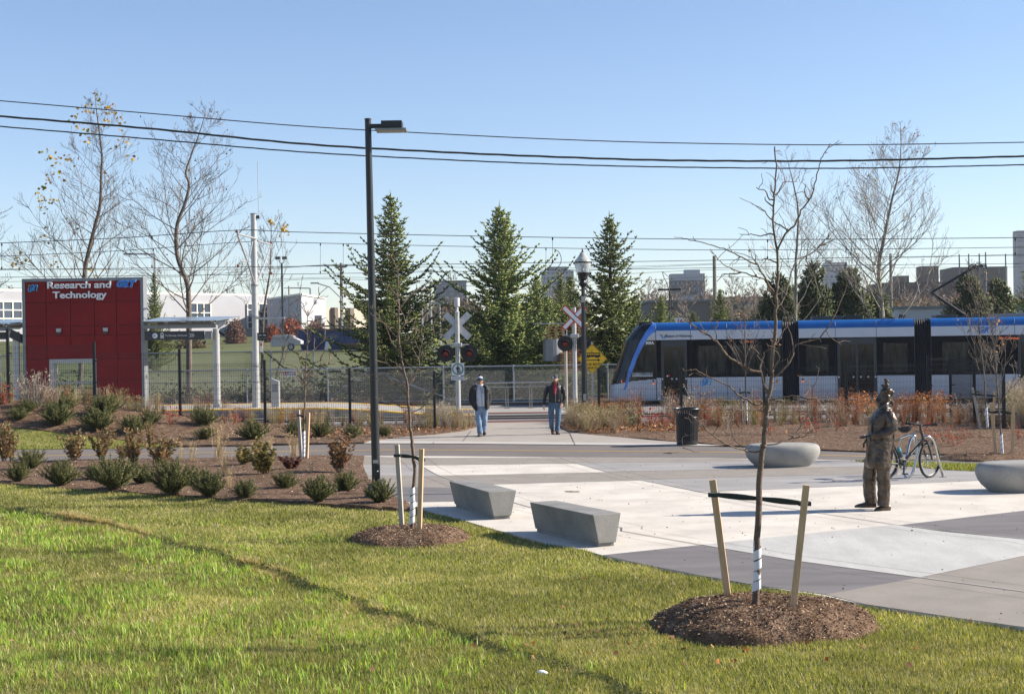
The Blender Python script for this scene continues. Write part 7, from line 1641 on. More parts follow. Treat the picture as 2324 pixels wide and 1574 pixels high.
Mx = Matrix.Rotation(R(90),3,'X');wh = MB().loft([((w*.17,-1.0,.32),.36,.36,Mx),((w*.17,-.8,.32),.36,.36,Mx)],16).build('wheel',M['rubber'],tl);MB().loft([((w*.17,-1.03,.32),.22,.22,Mx),((w*.17,-1.0,.32),.22,.22,Mx)],12).build('rim',M['wall_white'],wh);MB().bar((w*.5,0,.55),(w*.7,0,.4),.12).build('drawbar',M['far_dark'],tl)
M['bin_blue'] = mat('bin_blue',(.012,.032,.12),.5,0,.35,.8,c2=(.05,.09,.21));M['rust'] = mat('rust',(.13,.08,.055),.9,0,.25,2)
def dumpster(label,x0,x1,y0,y1,Y,num=None,m='bin_blue',ribs=8,slope=0):
 a,b = at2(x0,y1,Y),at2(x1,y1,Y);t0 = at2(x0,y0,Y);w = b.x-a.x;h = t0.z-a.z;t = thing('roll_off_container',label,'container',((a.x+b.x)/2,Y,a.z),0,'blue waste containers on the field');s = slope*w
 MB().prism([(-w/2,h),(w/2,h),(w/2-s*.3,.2),(-w/2+s,.2)],(0,2.4,0),(1,0,0),(0,0,1),2.4).build('box',M[m],t)
 mb = MB()
 for i in range(ribs+1): f = i/ribs;x = -w/2+w*f;mb.bar((x if h else x,-.06,h),(lerp(-w/2+s,w/2-s*.3,f),-.06,.2),.12,.1,up=(1,0,0))
 mb.build('ribs',M[m],t);mb = MB();mb.box((0,-.05,h),(w+.1,.25,.18));mb.build('rim',M['rust'],t);MB().box((0,1,.12),(w*.8,1.8,.2)).build('skids',M['rust'],t)
 if num: text('number',num,.5,(-w/2+w*.24,-.14,h*.66),t,M['far_grey'],ext=.01,bold=.01)
 return t
dumpster('long dark blue container farthest left, partly behind the thin trunk',385,640,668,855,152,None,slope=.22,ribs=4);dumpster('faded blue container with white figures behind the spruce branch',612,1010,668,845,150,'3605',slope=.2,ribs=5);dumpster('low brown edged container in front of the blue one',745,1020,790,868,146,'0501','rust',ribs=3,slope=.3)
dumpster('pale top container peeking behind the lamp post',890,1100,782,850,154,None,'wall_cream',ribs=2)
M['pallet'] = mat('pallet',(.50,.30,.13),.85,0,.15,2);M['brick_red'] = mat('brick_red',(.28,.10,.07),.9,0,.15,6)
def pallets(label,x0,x1,y0,y1,Y,m,n):
 a,b = V(*c3(x0,y1),Y),V(*c3(x1,y1),Y);top = V(*c3(x0,y0),Y).z;w = b.x-a.x;t = thing('pallet_stack',label,'pallet stack',((a.x+b.x)/2,Y,a.z),.1);h = top-a.z;mb = MB();rr = random.Random(n)
 for i in range(n):
  z = h*(i+.5)/n;o = rr.uniform(-.05,.05)*w
  for k in range(3): mb.box((o,-.4+.4*k,z+h/n*.25),(w,.28,h/n*.22))
  for k in (-1,0,1): mb.box((o+k*w*.46,0,z-h/n*.15),(.12,1.1,h/n*.55))
 mb.build('boards',M[m],t)
pallets('stack of orange wooden pallets seen between the right signal and the spruce',1025,1140,615,735,65.2,'pallet',6);pallets('second pallet stack right behind the right crossing signal',1215,1270,600,740,65.6,'pallet',7);pallets('brown pallet stack low behind the chain link by the right mast',1135,1185,800,950,64.4,'pallet',8)
pallets('stack of red bricks low behind the right crossing signal',1190,1270,780,940,64.8,'brick_red',5);pallets('stack of red bricks beside the left mast behind the spruce branches',1040,1110,780,870,75,'brick_red',5)
p = V(*c3(1068,770),65.0);dr = thing('steel_drum','grey round tank under the orange pallets','drum',(p.x,65.0,p.z-.6));MB().loft([((0,0,0),.45,.45),((0,0,1.0),.45,.45)],16).build('body',M['frame_grey'],dr)
p = V(1543,729,80);sgn = thing('number_sign','small white sign with red 16 above the tram roof','sign',(p.x,80,p.z));MB().box((0,.02,0),(.62,.04,.42)).build('board',M['white_paint'],sgn);text('lettering','16',.34,(0,-.006,0),sgn,M['red_paint'],ext=.004,bold=.008);MB().tube([(0,.05,-.2),(0,.05,-4)],.04,6).build('post',M['galv'],sgn)
# leaf litter strip and its scrub along the field fence
struct('leaf_litter',poly_sheet('leaf_litter',[(-60,63.4),(-6,63.4),(-9,70.2),(-60,70.2)],.012,M['litter'],step=3,drape=True))
rng = np.random.default_rng(31);n = 18000;X = rng.uniform(-32,-6,n);Y = rng.uniform(63.6,70.5,n);P = np.stack([X,Y,np.array([terrain(x,y) for x,y in zip(X,Y)])+.02+rng.random(n)**3*.25],-1);D = rng.normal(size=(n,3));D[:,2] *= .6;D /= np.linalg.norm(D,axis=1,keepdims=True)
Vt,F_ = leaves(rng,P,rng.uniform(.08,.18,n),rng.uniform(.03,.07,n),D);tag(link('leaf_litter_leaves',arr_mesh('leaf_litter_leaves',Vt,F_,M['leaf'],pcol(rng,n,4,[(.15,.10,.06),(.22,.16,.10),(.08,.05,.03),(.07,.08,.03)],None,.25))),'dry leaves lying behind the chain link fence','leaves',kind='stuff')
rr = random.Random(9);cl = [(V(rr.uniform(-20,1320),880,66+rr.random()*5),rr.uniform(.5,1.5)) for i in range(170)];P = []
for p,h in cl:
 for j in range(60): P.append((p.x+rr.gauss(0,.5),p.y+rr.gauss(0,.3),terrain(p.x,p.y)+abs(rr.gauss(0,.45))*h))
P = np.array(P);n = len(P);Vt,F_ = leaves(rng,P,rng.uniform(.10,.2,n),rng.uniform(.03,.06,n));tag(link('undergrowth',arr_mesh('undergrowth',Vt,F_,M['leaf'],pcol(rng,n,4,[(.05,.065,.022),(.09,.105,.04),(.24,.20,.07),(.09,.06,.03)],None,.3))),'tangled low undergrowth behind the chain link fence','undergrowth',kind='stuff')
# belt of brown and green woods under the far skyline
rng = np.random.default_rng(55);parts = []
for x0,x1,y0,dy,Y,cols,nb in ((1430,2330,674,14,235,[(.13,.10,.085),(.19,.145,.12),(.09,.075,.06)],110),(1430,2330,692,12,190,[(.07,.085,.035),(.11,.12,.05),(.15,.12,.07)],70),(930,1330,682,12,220,[(.13,.105,.09),(.10,.11,.05),(.16,.12,.10)],40),(735,900,765,8,205,[(.15,.12,.09),(.09,.10,.05)],14)):
 for i in range(nb):
  x = rng.uniform(x0,x1);p = V(x,y0+rng.normal(0,dy*.6),Y+rng.uniform(-12,12));z0 = terrain(p.x,Y)-.5;hh_ = max(1.5,p.z-z0);r = hh_*rng.uniform(.28,.5);n = 260;u = rng.normal(size=(n,3));u /= np.linalg.norm(u,axis=1,keepdims=True);P = u*rng.uniform(.3,1,(n,1))*np.array([r,r,hh_*.5])*(1+.25*rng.normal(size=(n,1))*.5)+np.array([p.x,p.y,z0+hh_*.52]);c0 = cols[rng.integers(len(cols))];Vt,F_ = leaves(rng,P,rng.uniform(.5,1.2,n),rng.uniform(.06,.2,n));parts.append((Vt,F_,pcol(rng,n,4,[c0],None,.22)))
Vt,F_,C_ = cat_(parts);tag(link('far_woods',arr_mesh('far_woods',Vt,F_,M['leaf'],C_)),'belt of brown and green autumn woods under the skyline','woods',kind='stuff')
# ================================================================ benches
M['bench_c'] = mat('bench_concrete',(.20,.193,.176),.75,0,.16,2.2,.15,110,speck=.14,ssc=70);M['pebble_c'] = mat('pebble_concrete',(.27,.262,.24),.8,0,.15,2.0,.1,90,speck=.10,ssc=60)
def bench(label,A,B,C_,h=.44):
 a,b,c = G(*A,h),G(*B,h),G(*C_,h);u = (a-b);u.z = 0;L = u.length;u.normalize();v = Vector((u.y,-u.x,0));w = abs((c-b).dot(v));
 if (c-b).dot(v) < 0: v = -v
 w = max(.40,min(.46,w));o = b+u*L/2+v*w/2;t = thing('concrete_bench',label,'bench',(o.x,o.y,.02),0,'wedge shaped concrete benches')
 mb = MB();q = []
 for z,k in ((.05,.62),(h-.02,1.0)):
  for s1,s2 in ((-1,-1),(1,-1),(1,1),(-1,1)): p = u*(L/2*s1)+v*(w/2*k*s2);q.append((p.x,p.y,z))
 mb.add(q,[(3,2,1,0),(4,5,6,7),(0,1,5,4),(1,2,6,5),(2,3,7,6),(3,0,4,7)]);bmn = mb.build('seat_block',M['bench_c'],t,bevel=.006)
 if bmn.data.polygons[1].normal.z < 0: bmn.data.flip_normals()
 mb = MB();q = []
 for z in (0,.05):
  for s1,s2 in ((-1,-1),(1,-1),(1,1),(-1,1)): p = u*((L/2-.03)*s1)+v*(w/2*.56*s2);q.append((p.x,p.y,z))
 mb.add(q,[(3,2,1,0),(4,5,6,7),(0,1,5,4),(1,2,6,5),(2,3,7,6),(3,0,4,7)]);f = mb.build('foot',M['bench_c'],t)
 if f.data.polygons[1].normal.z < 0: f.data.flip_normals()
bench('wedge shaped grey concrete bench farther from the viewer, by the lamp post',(1019.4,1091.2),(1107.8,1115.6),(1171.3,1112));bench('wedge shaped grey concrete bench nearer the viewer',(1202.3,1138.8),(1345.8,1168.1),(1415.7,1164.5))
def pebble(label,x,y,rx,ry,h,rz,tilt):
 g = G(x,y,.02);t = thing('pebble_bench',label,'bench',(g.x,g.y+ry*.62,.02),rz,'rounded pebble benches');mb = MB();P = [(0,.70),(.012,.72),(.05,.78),(.12,.88),(.2,.95),(.28,.99),(.34,1.0),(.40,.985),(.44,.95),(.465,.90),(.478,.82),(.482,.6),(.484,.3),(.485,.02)]
 mb.loft([((0,0,z*h/.485+ (tilt if z > .3 else 0)*0),rx*k,ry*k) for z,k in P],64,p=2.35);o = mb.build('stone',M['pebble_c'],t,smooth=True);o.data.polygons.foreach_set('use_smooth',[True]*len(o.data.polygons));o.data.update()
pebble('rounded pebble bench beyond the near tree, beside the asphalt path',1782,1060,.775,.42,.475,.05,.02);pebble('rounded pebble bench cut by the right edge of the view',2337,1117,.82,.45,.50,.1,.02)
# ================================================================ litter bin
g = G(1562,1010,.02);lb = thing('litter_bin','black slatted steel litter bin with a flared rim beside the path','litter bin',(g.x,g.y+.2,.02));Hb = .93
for i in range(32):
 a = 2*math.pi*i/32;c,s = math.cos(a),math.sin(a);mb = MB();P = [(.255,.03),(.265,.10),(.272,.68),(.285,.78),(.33,.90)]
 for (r0,z0),(r1,z1) in zip(P[:-1],P[1:]): mb.bar((c*r0,s*r0,z0),(c*r1,s*r1,z1),.032,.008,up=(c,s,0))
 mb.build('slat',M['black_metal'],lb)
mb = MB();mb.loft([((0,0,.0),.25,.25),((0,0,.05),.27,.27),((0,0,.12),.27,.27)],32);mb.build('base_ring',M['black_metal'],lb)
ring = [(math.cos(t)*.335,math.sin(t)*.335,Hb-.02) for t in [2*math.pi*k/32 for k in range(33)]];MB().tube(ring,.02,8,cap=False).build('rim',M['black_metal'],lb,smooth=True)
mb = MB();ring = [(math.cos(t)*.27,math.sin(t)*.27,.70) for t in [2*math.pi*k/32 for k in range(33)]];mb.tube(ring,.014,6,cap=False);mb.build('band',M['black_metal'],lb);MB().loft([((0,0,.05),.23,.23),((0,0,.80),.235,.235)],24).build('liner',M['black'],lb)
# ================================================================ bicycle and rack
def r4(x,y): return (2019.9+x/5.264,930.5+y/5.264)
rk = [((640,815),26.7),((590,640),26.65),((540,440),26.6),((505,355),26.55),((450,312),26.5),((395,335),26.5),((360,400),26.5),((330,530),26.5),((290,680),26.5),((255,770),26.5),((205,812),26.55),((172,770),26.6),((172,690),26.65),((200,540),26.7),((230,400),26.8),((262,330),26.85),((300,308),26.9),((315,400),26.95),((335,540),27.0),((375,680),27.05),((430,775),27.1),((490,790),27.15)]
P = [V(*r4(*p),Y) for p,Y in rk];P[0].z = .02;rkt = thing('bicycle_rack','looping wave shaped chrome bicycle rack on the plaza','bicycle rack',(P[0].x,P[0].y,.02));MB().tube(catmull(P,5),.026,12).build('hoop',M['steel'],rkt,world=True,smooth=True)
rk2 = [((70,805),27.25),((100,560),27.2),((125,400),27.15),((160,325),27.1),((215,300),27.1),((262,320),27.1),((290,380),27.1),((325,520),27.1),((365,660),27.1),((420,765),27.12)]
P = [V(*r4(*p),Y) for p,Y in rk2];MB().tube(catmull(P,5),.026,12).build('hoop',M['steel'],rkt,world=True,smooth=True);g = G(*r4(640,815));MB().loft([((g.x,g.y,.02),.07,.07),((g.x,g.y,.032),.07,.07)],16).build('foot_plate',M['steel'],rkt,world=True)
AY = R(23);fw = Vector((math.cos(AY),math.sin(AY),0));Fc = G(2110,1084,.02);bk = thing('bicycle','dark grey mountain bicycle leaning by the chrome rack behind the statue','bicycle',(Fc.x,Fc.y,.02),0)
M['bike'] = mat('bike_paint',(.010,.014,.018),.5,0,.1,8);M['decal'] = mat('decal',(.5,.52,.55),.4,0,.05,8)
WR_,up = .34,Vector((0,0,1));lat = Vector((fw.y,-fw.x,0))      # rider's right
fa = up*WR_;ra = -fw*1.06+up*WR_;bbk = -fw*.64+up*.29;ht = -fw*.20+up*.93;hbm = -fw*.13+up*.72;st = -fw*.86+up*.76;sd = -fw*.93+up*.98
mb = MB();mb.tube([bbk,st],.017,8);mb.tube([st+(bbk-st)*.1,ht+(hbm-ht)*.2],.018,8);mb.tube([bbk,hbm],.024,8)
for s in (-1,1): mb.tube([ra+lat*.06*s,bbk+lat*.03*s],.010,6);mb.tube([ra+lat*.06*s,st+lat*.02*s-up*.04],.008,6)
mb.tube([ht,hbm],.024,8);fr = mb.build('frame',M['bike'],bk,smooth=True)
dm = (ht+(hbm-ht)*.2)-(st+(bbk-st)*.1);p0 = st+(bbk-st)*.1;mb = MB();mb.tube([p0+dm*.25+lat*.0145+up*.004,p0+dm*.85+lat*.0145+up*.004],.006,6);mb.tube([bbk+(hbm-bbk)*.4+lat*.02,bbk+(hbm-bbk)*.7+lat*.02],.006,6);mb.build('decals',M['decal'],fr)
def wheel(c,ax_,par,nm):
 ax_ = ax_.normalized();u = up;v = ax_.cross(u).normalized();mb = MB();ring = [c+(u*math.cos(t)+v*math.sin(t))*(WR_-.022) for t in [2*math.pi*k/48 for k in range(49)]];mb.tube(ring,.024,8,cap=False);w = mb.build(nm,M['rubber'],par,smooth=True)
 mb = MB();ring = [c+(u*math.cos(t)+v*math.sin(t))*(WR_-.05) for t in [2*math.pi*k/48 for k in range(49)]];mb.tube(ring,.008,6,cap=False);mb.build('rim',M['frame_grey'],w,smooth=True);mb = MB()
 for k in range(28): t = 2*math.pi*k/28;s = (1 if k % 2 else -1)*.03;mb.tube([c+ax_*s+(u*math.cos(t+.5*(1 if k % 4 < 2 else -1))+v*math.sin(t+.5*(1 if k % 4 < 2 else -1)))*.025,c+(u*math.cos(t)+v*math.sin(t))*(WR_-.06)],.0016,4)
 mb.build('spokes',M['steel'],w);mb = MB();mb.tube([c-ax_*.05,c+ax_*.05],.022,10);mb.build('hub',M['steel'],w);mb = MB();ring = [c-ax_*.035+(u*math.cos(t)+v*math.sin(t))*.078 for t in [2*math.pi*k/24 for k in range(25)]];mb.tube(ring,.006,4,cap=False);mb.build('brake_disc',M['steel'],w)
sdir = Vector((math.cos(AY+R(18)),math.sin(AY+R(18)),0));slat = Vector((sdir.y,-sdir.x,0));wheel(fa,slat,bk,'front_wheel');wheel(ra,lat,bk,'rear_wheel')
mb = MB();cr = hbm+fw*.01
for s in (-1,1): mb.tube([cr+slat*.065*s-up*.02,cr+slat*.065*s+(fa-cr)*.45,fa+slat*.06*s],[.017,.021,.017],8)
mb.tube([cr+slat*.07-up*.02,cr-slat*.07-up*.02],.017,8);mb.build('fork',M['bike'],bk,smooth=True)
mb = MB();hs = ht+up*.06+sdir*.07;mb.tube([ht,ht+up*.05],.02,8);mb.tube([ht+up*.05,hs],.018,8);mb.tube([hs-slat*.34-sdir*.03+up*.02,hs-slat*.1,hs,hs+slat*.1,hs+slat*.34-sdir*.03+up*.02],.013,8);bar = mb.build('handlebar',M['black_metal'],bk,smooth=True);mb = MB()
for s in (-1,1): e = hs+slat*s*.34-sdir*.03+up*.02;mb.tube([e-slat*s*.12,e+slat*s*.01],.019,8);mb.tube([e,e+sdir*.05+up*.03,e+sdir*.07+up*.10],.013,8);mb.tube([e-slat*s*.13,e-slat*s*.05+sdir*.06-up*.03],.007,6)
mb.build('grips',M['rubber'],bar,smooth=True);MB().box(hs+slat*.13+up*.035,(.05,.04,.03)).build('bell_lamp',M['red_paint'],bar);MB().box(hs+slat*-.1+up*.04,(.04,.05,.04)).build('front_lamp',M['alu'],bar)
mb = MB();mb.tube([st,sd],.014,8);mb.build('seat_post',M['black_metal'],bk);mb = MB();mb.loft([(sd-fw*.13,.07,.03,Matrix.Rotation(AY,3,'Z') @ Matrix.Rotation(R(90),3,'Y')),(sd-fw*.08+up*.01,.03,.075,Matrix.Rotation(AY,3,'Z') @ Matrix.Rotation(R(90),3,'Y')),(sd+fw*.02,.025,.04,Matrix.Rotation(AY,3,'Z') @ Matrix.Rotation(R(90),3,'Y')),(sd+fw*.14-up*.005,.018,.018,Matrix.Rotation(AY,3,'Z') @ Matrix.Rotation(R(90),3,'Y'))],12);mb.build('saddle',M['black'],bk,smooth=True)
mb = MB();
for rr_,off in ((.095,.05),(.07,.043)): ring = [bbk+lat*off+(fw*math.cos(t)+up*math.sin(t))*rr_ for t in [2*math.pi*k/28 for k in range(29)]];mb.tube(ring,.006,5,cap=False)
for k in range(5): t = 2*math.pi*k/5;mb.tube([bbk+lat*.05,bbk+lat*.05+(fw*math.cos(t)+up*math.sin(t))*.095],.007,4)
crk = mb.build('chainring',M['black_metal'],bk);mb = MB();mb.tube([bbk-lat*.06,bbk+lat*.065],.018,8);mb.tube([bbk+lat*.065,bbk+lat*.075-up*.165-fw*.02],.011,8);mb.tube([bbk-lat*.065,bbk-lat*.075+up*.165+fw*.02],.011,8);mb.box(bbk+lat*.12-up*.17-fw*.02,(.1,.1,.02));mb.box(bbk-lat*.12+up*.17+fw*.02,(.1,.1,.02));mb.build('crank',M['black_metal'],crk)
mb = MB();
for z in (.09,-.09): mb.tube([bbk+lat*.045+up*z,ra+lat*.045+up*z*.5],.004,4)
mb.build('chain',M['rail'],bk);mb = MB();mb.tube([ra+lat*.05,ra+lat*.06+up*-.1+fw*.03],.012,6);mb.build('derailleur',M['black_metal'],bk)
bp_ = bk.location+bbk+(st-bbk)*.28+fw*.07;bt = thing('water_bottle','teal water bottle held in the cage of the bicycle frame','bottle',bp_);dq = (st-bbk).normalized();mb = MB();M['teal'] = mat('teal_plastic',(.03,.28,.33),.3,0,.05,4);M['smoke'] = mat('smoke_plastic',(.05,.09,.11),.2,0,.1,4);Rm = dq.to_track_quat('Z','Y').to_matrix()
MB().loft([((0,0,0),.034,.034,Rm),(dq*.12,.036,.036,Rm)],16).build('body',M['smoke'],bt,smooth=True);MB().loft([(dq*.12,.036,.036,Rm),(dq*.16,.036,.036,Rm),(dq*.185,.02,.02,Rm),(dq*.205,.014,.014,Rm)],16).build('top',M['teal'],bt,smooth=True)
hp = bk.location+hs-slat*.36+up*-.07-sdir*.04;hl = thing('bicycle_helmet','black helmet hanging upside down from the handlebar','helmet',hp);mb = MB();mb.loft([((0,0,-.085),.03,.03),((0,0,-.075),.07,.06),((0,0,-.045),.11,.09),((0,0,0),.135,.105),((0,0,.03),.14,.108),((0,0,.03),.12,.09),((0,0,-.03),.09,.07)],20,cap=False);mb.build('shell',M['black_metal'],hl,smooth=True);mb = MB();mb.tube([(-.1,0,.03),(-.03,0,.09),(.05,0,.12)],.006,5);mb.tube([(.1,0,.03),(.05,0,.12)],.006,5);mb.build('straps',M['black'],hl);
# ================================================================ people
M['skin_a'] = mat('skin_a',(.42,.25,.17),.55,0,.05,9,spec=.3);M['skin_b'] = mat('skin_b',(.52,.32,.25),.55,0,.06,9,spec=.3);M['denim'] = mat('denim',(.10,.17,.28),.85,0,.25,5,.2,120,c2=(.26,.36,.50));M['denim_dark'] = mat('denim_dark',(.045,.10,.17),.85,0,.3,5,.2,120,c2=(.10,.17,.25));M['coat_black'] = mat('coat_black',(.014,.013,.014),.8,0,.2,14,.2,80);M['hoodie'] = mat('hoodie',(.50,.52,.57),.9,0,.06,12,.2,120);M['leather'] = mat('leather',(.006,.006,.008),.38,0,.2,10,.3,40,spec=.45);M['tee'] = mat('tee_red',(.33,.02,.04),.8,0,.08,8);M['shoe_brown'] = mat('shoe_brown',(.09,.045,.03),.55,0,.2,14);M['shoe_dark'] = mat('shoe_dark',(.045,.03,.022),.6,0,.2,14);M['knit_blue'] = mat('knit_blue',(.03,.13,.30),.95,0,.15,60);M['knit_white'] = mat('knit_white',(.50,.46,.43),.95,0,.1,60);M['knit_black'] = mat('knit_black',(.015,.014,.016),.95,0,.1,60);M['knit_grey'] = mat('knit_grey',(.055,.065,.085),.95,0,.12,60);M['beard'] = mat('beard',(.16,.075,.035),.9,0,.2,40);M['eye'] = mat('eye',(.02,.015,.012),.3);M['lips'] = mat('lips',(.35,.13,.11),.5)
def head(mb,c,s=1.0):
 c = Vector(c);mb.ball(c+Vector((0,.012,.028)),(.074*s,.092*s,.092*s),18);mb.ball(c+Vector((0,-.018,-.035)),(.060*s,.070*s,.078*s),16);mb.ball(c+Vector((0,-.045,-.088)),(.034*s,.034*s,.026*s),12);mb.ball(c+Vector((0,-.075,.018)),(.055,.018,.012),12)
 mb.tube([c+Vector((0,-.086,.012)),c+Vector((0,-.104,-.026))],[.008,.014],8);mb.ball(c+Vector((0,-.095,-.03)),(.018,.013,.010),10);mb.ball(c+Vector((0,-.082,-.058)),(.024,.010,.008),10)
 for s_ in (-1,1): mb.ball(c+Vector((s_*.076,.012,-.01)),(.010,.020,.032),10);mb.ball(c+Vector((s_*.040,-.058,-.025)),(.022,.02,.018),10)
def hand(mb,w,d,n,side,s=1.0,curl=.5):
 """w wrist, d along the hand, n back of hand, side +1 thumb towards d x n"""
 w,d,n = Vector(w),Vector(d).normalized(),Vector(n);n = (n-d*n.dot(d)).normalized();x = d.cross(n)*side;Mx = Matrix((x,n,d)).transposed();mb.loft([(w-d*.02,.027*s,.020*s,Mx),(w+d*.02,.032*s,.016*s,Mx),(w+d*.055,.040*s,.014*s,Mx),(w+d*.092,.039*s,.012*s,Mx)],12)
 for i,(o,l) in enumerate(((.030,.072),(.010,.082),(-.011,.076),(-.030,.058))):
  p = w+d*(.088-.004*abs(i-1))+x*o*s;c = curl*(.8+.12*i);q = [p,p+(d-n*c*.25).normalized()*l*.42];q.append(q[-1]+(d-n*c*.9).normalized()*l*.34);q.append(q[-1]+(d-n*c*1.6).normalized()*l*.28);mb.tube(q,[.0092*s,.0088*s,.008*s,.0068*s],8)
 p = w+d*.022+x*.030*s;q = [p,p+(x*.7+d*.7-n*.25).normalized()*.038,p+(x*.7+d*.7-n*.25).normalized()*.038+(x*.25+d*.95-n*.35).normalized()*.032,p+(x*.7+d*.7-n*.25).normalized()*.038+(x*.2+d*.95-n*.6).normalized()*.056];mb.tube(q,[.013*s,.0105*s,.0095*s,.008*s],8)
def limb(mb,P,Rr,n=14,steps=5):
 C_ = catmull(P,steps);m = len(C_)-1;k = len(P)-1;mb.tube(C_,[float(np.interp(i/m*k,range(k+1),Rr)) for i in range(m+1)],n)
def shoe(par,c,dx,m,toe=(0,-1,0),pitch=0,sole='rubber',L=.29):
 toe = Vector(toe).normalized();sd_ = Vector((-toe.y,toe.x,0));Rm = Matrix((sd_,up,toe)).transposed();c = Vector(c);Rp = Matrix.Rotation(pitch,3,sd_);q = lambda f,z: c+Rp @ (toe*f+Vector((0,0,z)))
 mb = MB();mb.loft([(q(-.075,.055),.032,.050,Rm),(q(-.06,.06),.040,.055,Rm),(q(.0,.060),.043,.058,Rm),(q(.07,.048),.047,.042,Rm),(q(.14,.038),.050,.032,Rm),(q(.18,.033),.042,.026,Rm),(q(.20,.030),.022,.018,Rm)],14,p=2.3);o = mb.build('shoe',M[m],par,smooth=True)
 mb = MB();mb.loft([(q(-.082,.008),.036,.010,Rm),(q(0,.008),.042,.010,Rm),(q(.1,.008),.052,.010,Rm),(q(.18,.008),.045,.010,Rm),(q(.208,.010),.022,.008,Rm)],10,p=4);mb.build('sole',M[sole],o)
# ---- man on the left, hands in his jacket pockets
gL = G(1840/1.7625+440/8.904,(1480+1335/5.052)/1.7625,.022);pa = thing('person','man in a striped bobble hat, glasses, grey hoodie and open black coat, hands in pockets','person',(gL.x,gL.y,.022),0)
def q(x,y,d=0): return Vector(((x-440)/706,d,(1335-y)/706))
mb = MB();head(mb,q(425,235,-.02),1.02);limb(mb,[q(428,270,.0),q(430,330,.01),q(430,420,.02),q(438,560,.02),q(440,720,.01)],[.055,.06,.12,.125,.13]);
for s,P in ((-1,[q(330,340),q(250,430,.02),q(232,560,.02),q(290,690,-.08)]),(1,[q(530,340),q(585,430,.02),q(605,560,.02),q(575,690,-.08)])): limb(mb,P,[.045,.036,.032,.028]);hand(mb,P[-1],q(0,0)-q(0,-1)+Vector((-s*.3,-.2,-.9)),(s,0,0),-s,.95,.3)
for P in ([q(375,740),q(385,1000,-.02),q(402,1260,-.03)],[q(500,740),q(498,1000,.05),q(487,1215,.14)]): limb(mb,P,[.075,.052,.040])
clay(mb,'body',M['skin_a'],pa,.0075,2)
mb = MB();mb.loft([(q(438,312,.01),.085,.08),(q(436,340,.005),.135,.10),(q(436,400,.0),.16,.125),(q(440,520,-.01),.155,.14),(q(440,650,-.01),.155,.145),(q(445,720,-.005),.15,.135),(q(445,735,-.005),.13,.12)],22,p=2.3);clay(mb,'hoodie',M['hoodie'],pa,.011,2,.022,.07)
mb = MB();Mh = Matrix.Rotation(R(15),3,'X');ringp = [q(428,312,.02)+Vector((.083*math.cos(t),.085*math.sin(t)-.01,.012*math.sin(t))) for t in [2*math.pi*k/16 for k in range(17)]];mb.tube(ringp,.030,8,cap=False);mb.tube([q(355,300,-.05),q(335,280,.02)],.03,8);clay(mb,'hood',M['hoodie'],pa,.012,3)
mb = MB();mb.tube([q(432,330,-.125),q(445,450,-.155),q(455,600,-.17),q(462,725,-.15)],.005,5);mb.tube([q(466,385,-.145),q(470,480,-.155)],.005,5);mb.tube([q(418,330,-.12),q(424,395,-.14)],.004,5);mb.build('zip',M['black'],pa)
mb = MB()      # coat: back panel plus two open fronts and sleeves
for s in (-1,1):
 cx = 425
 F = [((330,320),(300,395),(298,520),(300,640),(310,740),(340,812)) if s < 0 else ((520,320),(550,395),(548,520),(545,640),(548,740),(560,800))][0];wd = [.06,.075,.065,.068,.072,.035]
 mb.loft([(q(x,y,-.035 if i < 5 else -.06),w_,.125 if i else .09) for i,((x,y),w_) in enumerate(zip(F,wd))],16,p=2.6)
mb.loft([(q(428,312,.07),.13,.05),(q(428,380,.09),.19,.055),(q(432,560,.10),.20,.05),(q(438,740,.10),.21,.055),(q(440,765,.10),.20,.04)],18,p=2.8)
limb(mb,[q(335,335,.0),q(262,400,.015),q(232,520,.02),q(236,620,.0),q(285,715,-.07)],[.066,.064,.058,.056,.050]);limb(mb,[q(525,335,.0),q(578,400,.015),q(605,520,.02),q(606,620,.0),q(580,715,-.06)],[.066,.064,.058,.056,.050])
mb.tube([q(340,300,-.02),q(328,350,-.09),q(340,400,-.125)],[.03,.035,.02],8);mb.tube([q(508,290,-.02),q(530,350,-.09),q(520,410,-.125)],[.03,.035,.02],8);clay(mb,'coat',M['coat_black'],pa,.012,2,.032,.075)
mb = MB();limb(mb,[q(385,735,.0),q(375,850,-.01),q(385,1020,-.02),q(395,1150,-.03),q(412,1278,-.035)],[.100,.094,.083,.078,.082]);limb(mb,[q(495,735,.0),q(505,850,.02),q(500,1010,.05),q(490,1120,.10),q(480,1225,.13)],[.100,.094,.082,.076,.076]);mb.loft([(q(442,712),.15,.12),(q(440,780),.155,.125),(q(440,830),.13,.10)],18);clay(mb,'jeans',M['denim'],pa,.012,2,.022,.08)
shoe(pa,q(408,1335,-.045),0,'shoe_dark',(-.15,-1,0));shoe(pa,q(485,1312,.14),0,'shoe_brown',(.12,-1,0),R(-12))
hc = q(425,235,-.02);mb = MB();mb.mi = 2;mb.loft([(hc+Vector((0,.01,.028)),.084,.102),(hc+Vector((0,.01,.065)),.087,.104)],20);mb.mi = 0;mb.loft([(hc+Vector((0,.01,.066)),.084,.100),(hc+Vector((0,.01,.098)),.078,.095)],20);mb.mi = 1;mb.loft([(hc+Vector((0,.01,.098)),.078,.095),(hc+Vector((0,.01,.128)),.062,.075),(hc+Vector((0,.01,.145)),.03,.04)],20);mb.mi = 2;mb.ball(hc+Vector((-.012,.01,.172)),.033,12);mb.build('bobble_hat',[M['knit_blue'],M['knit_white'],M['knit_black']],pa,smooth=True)
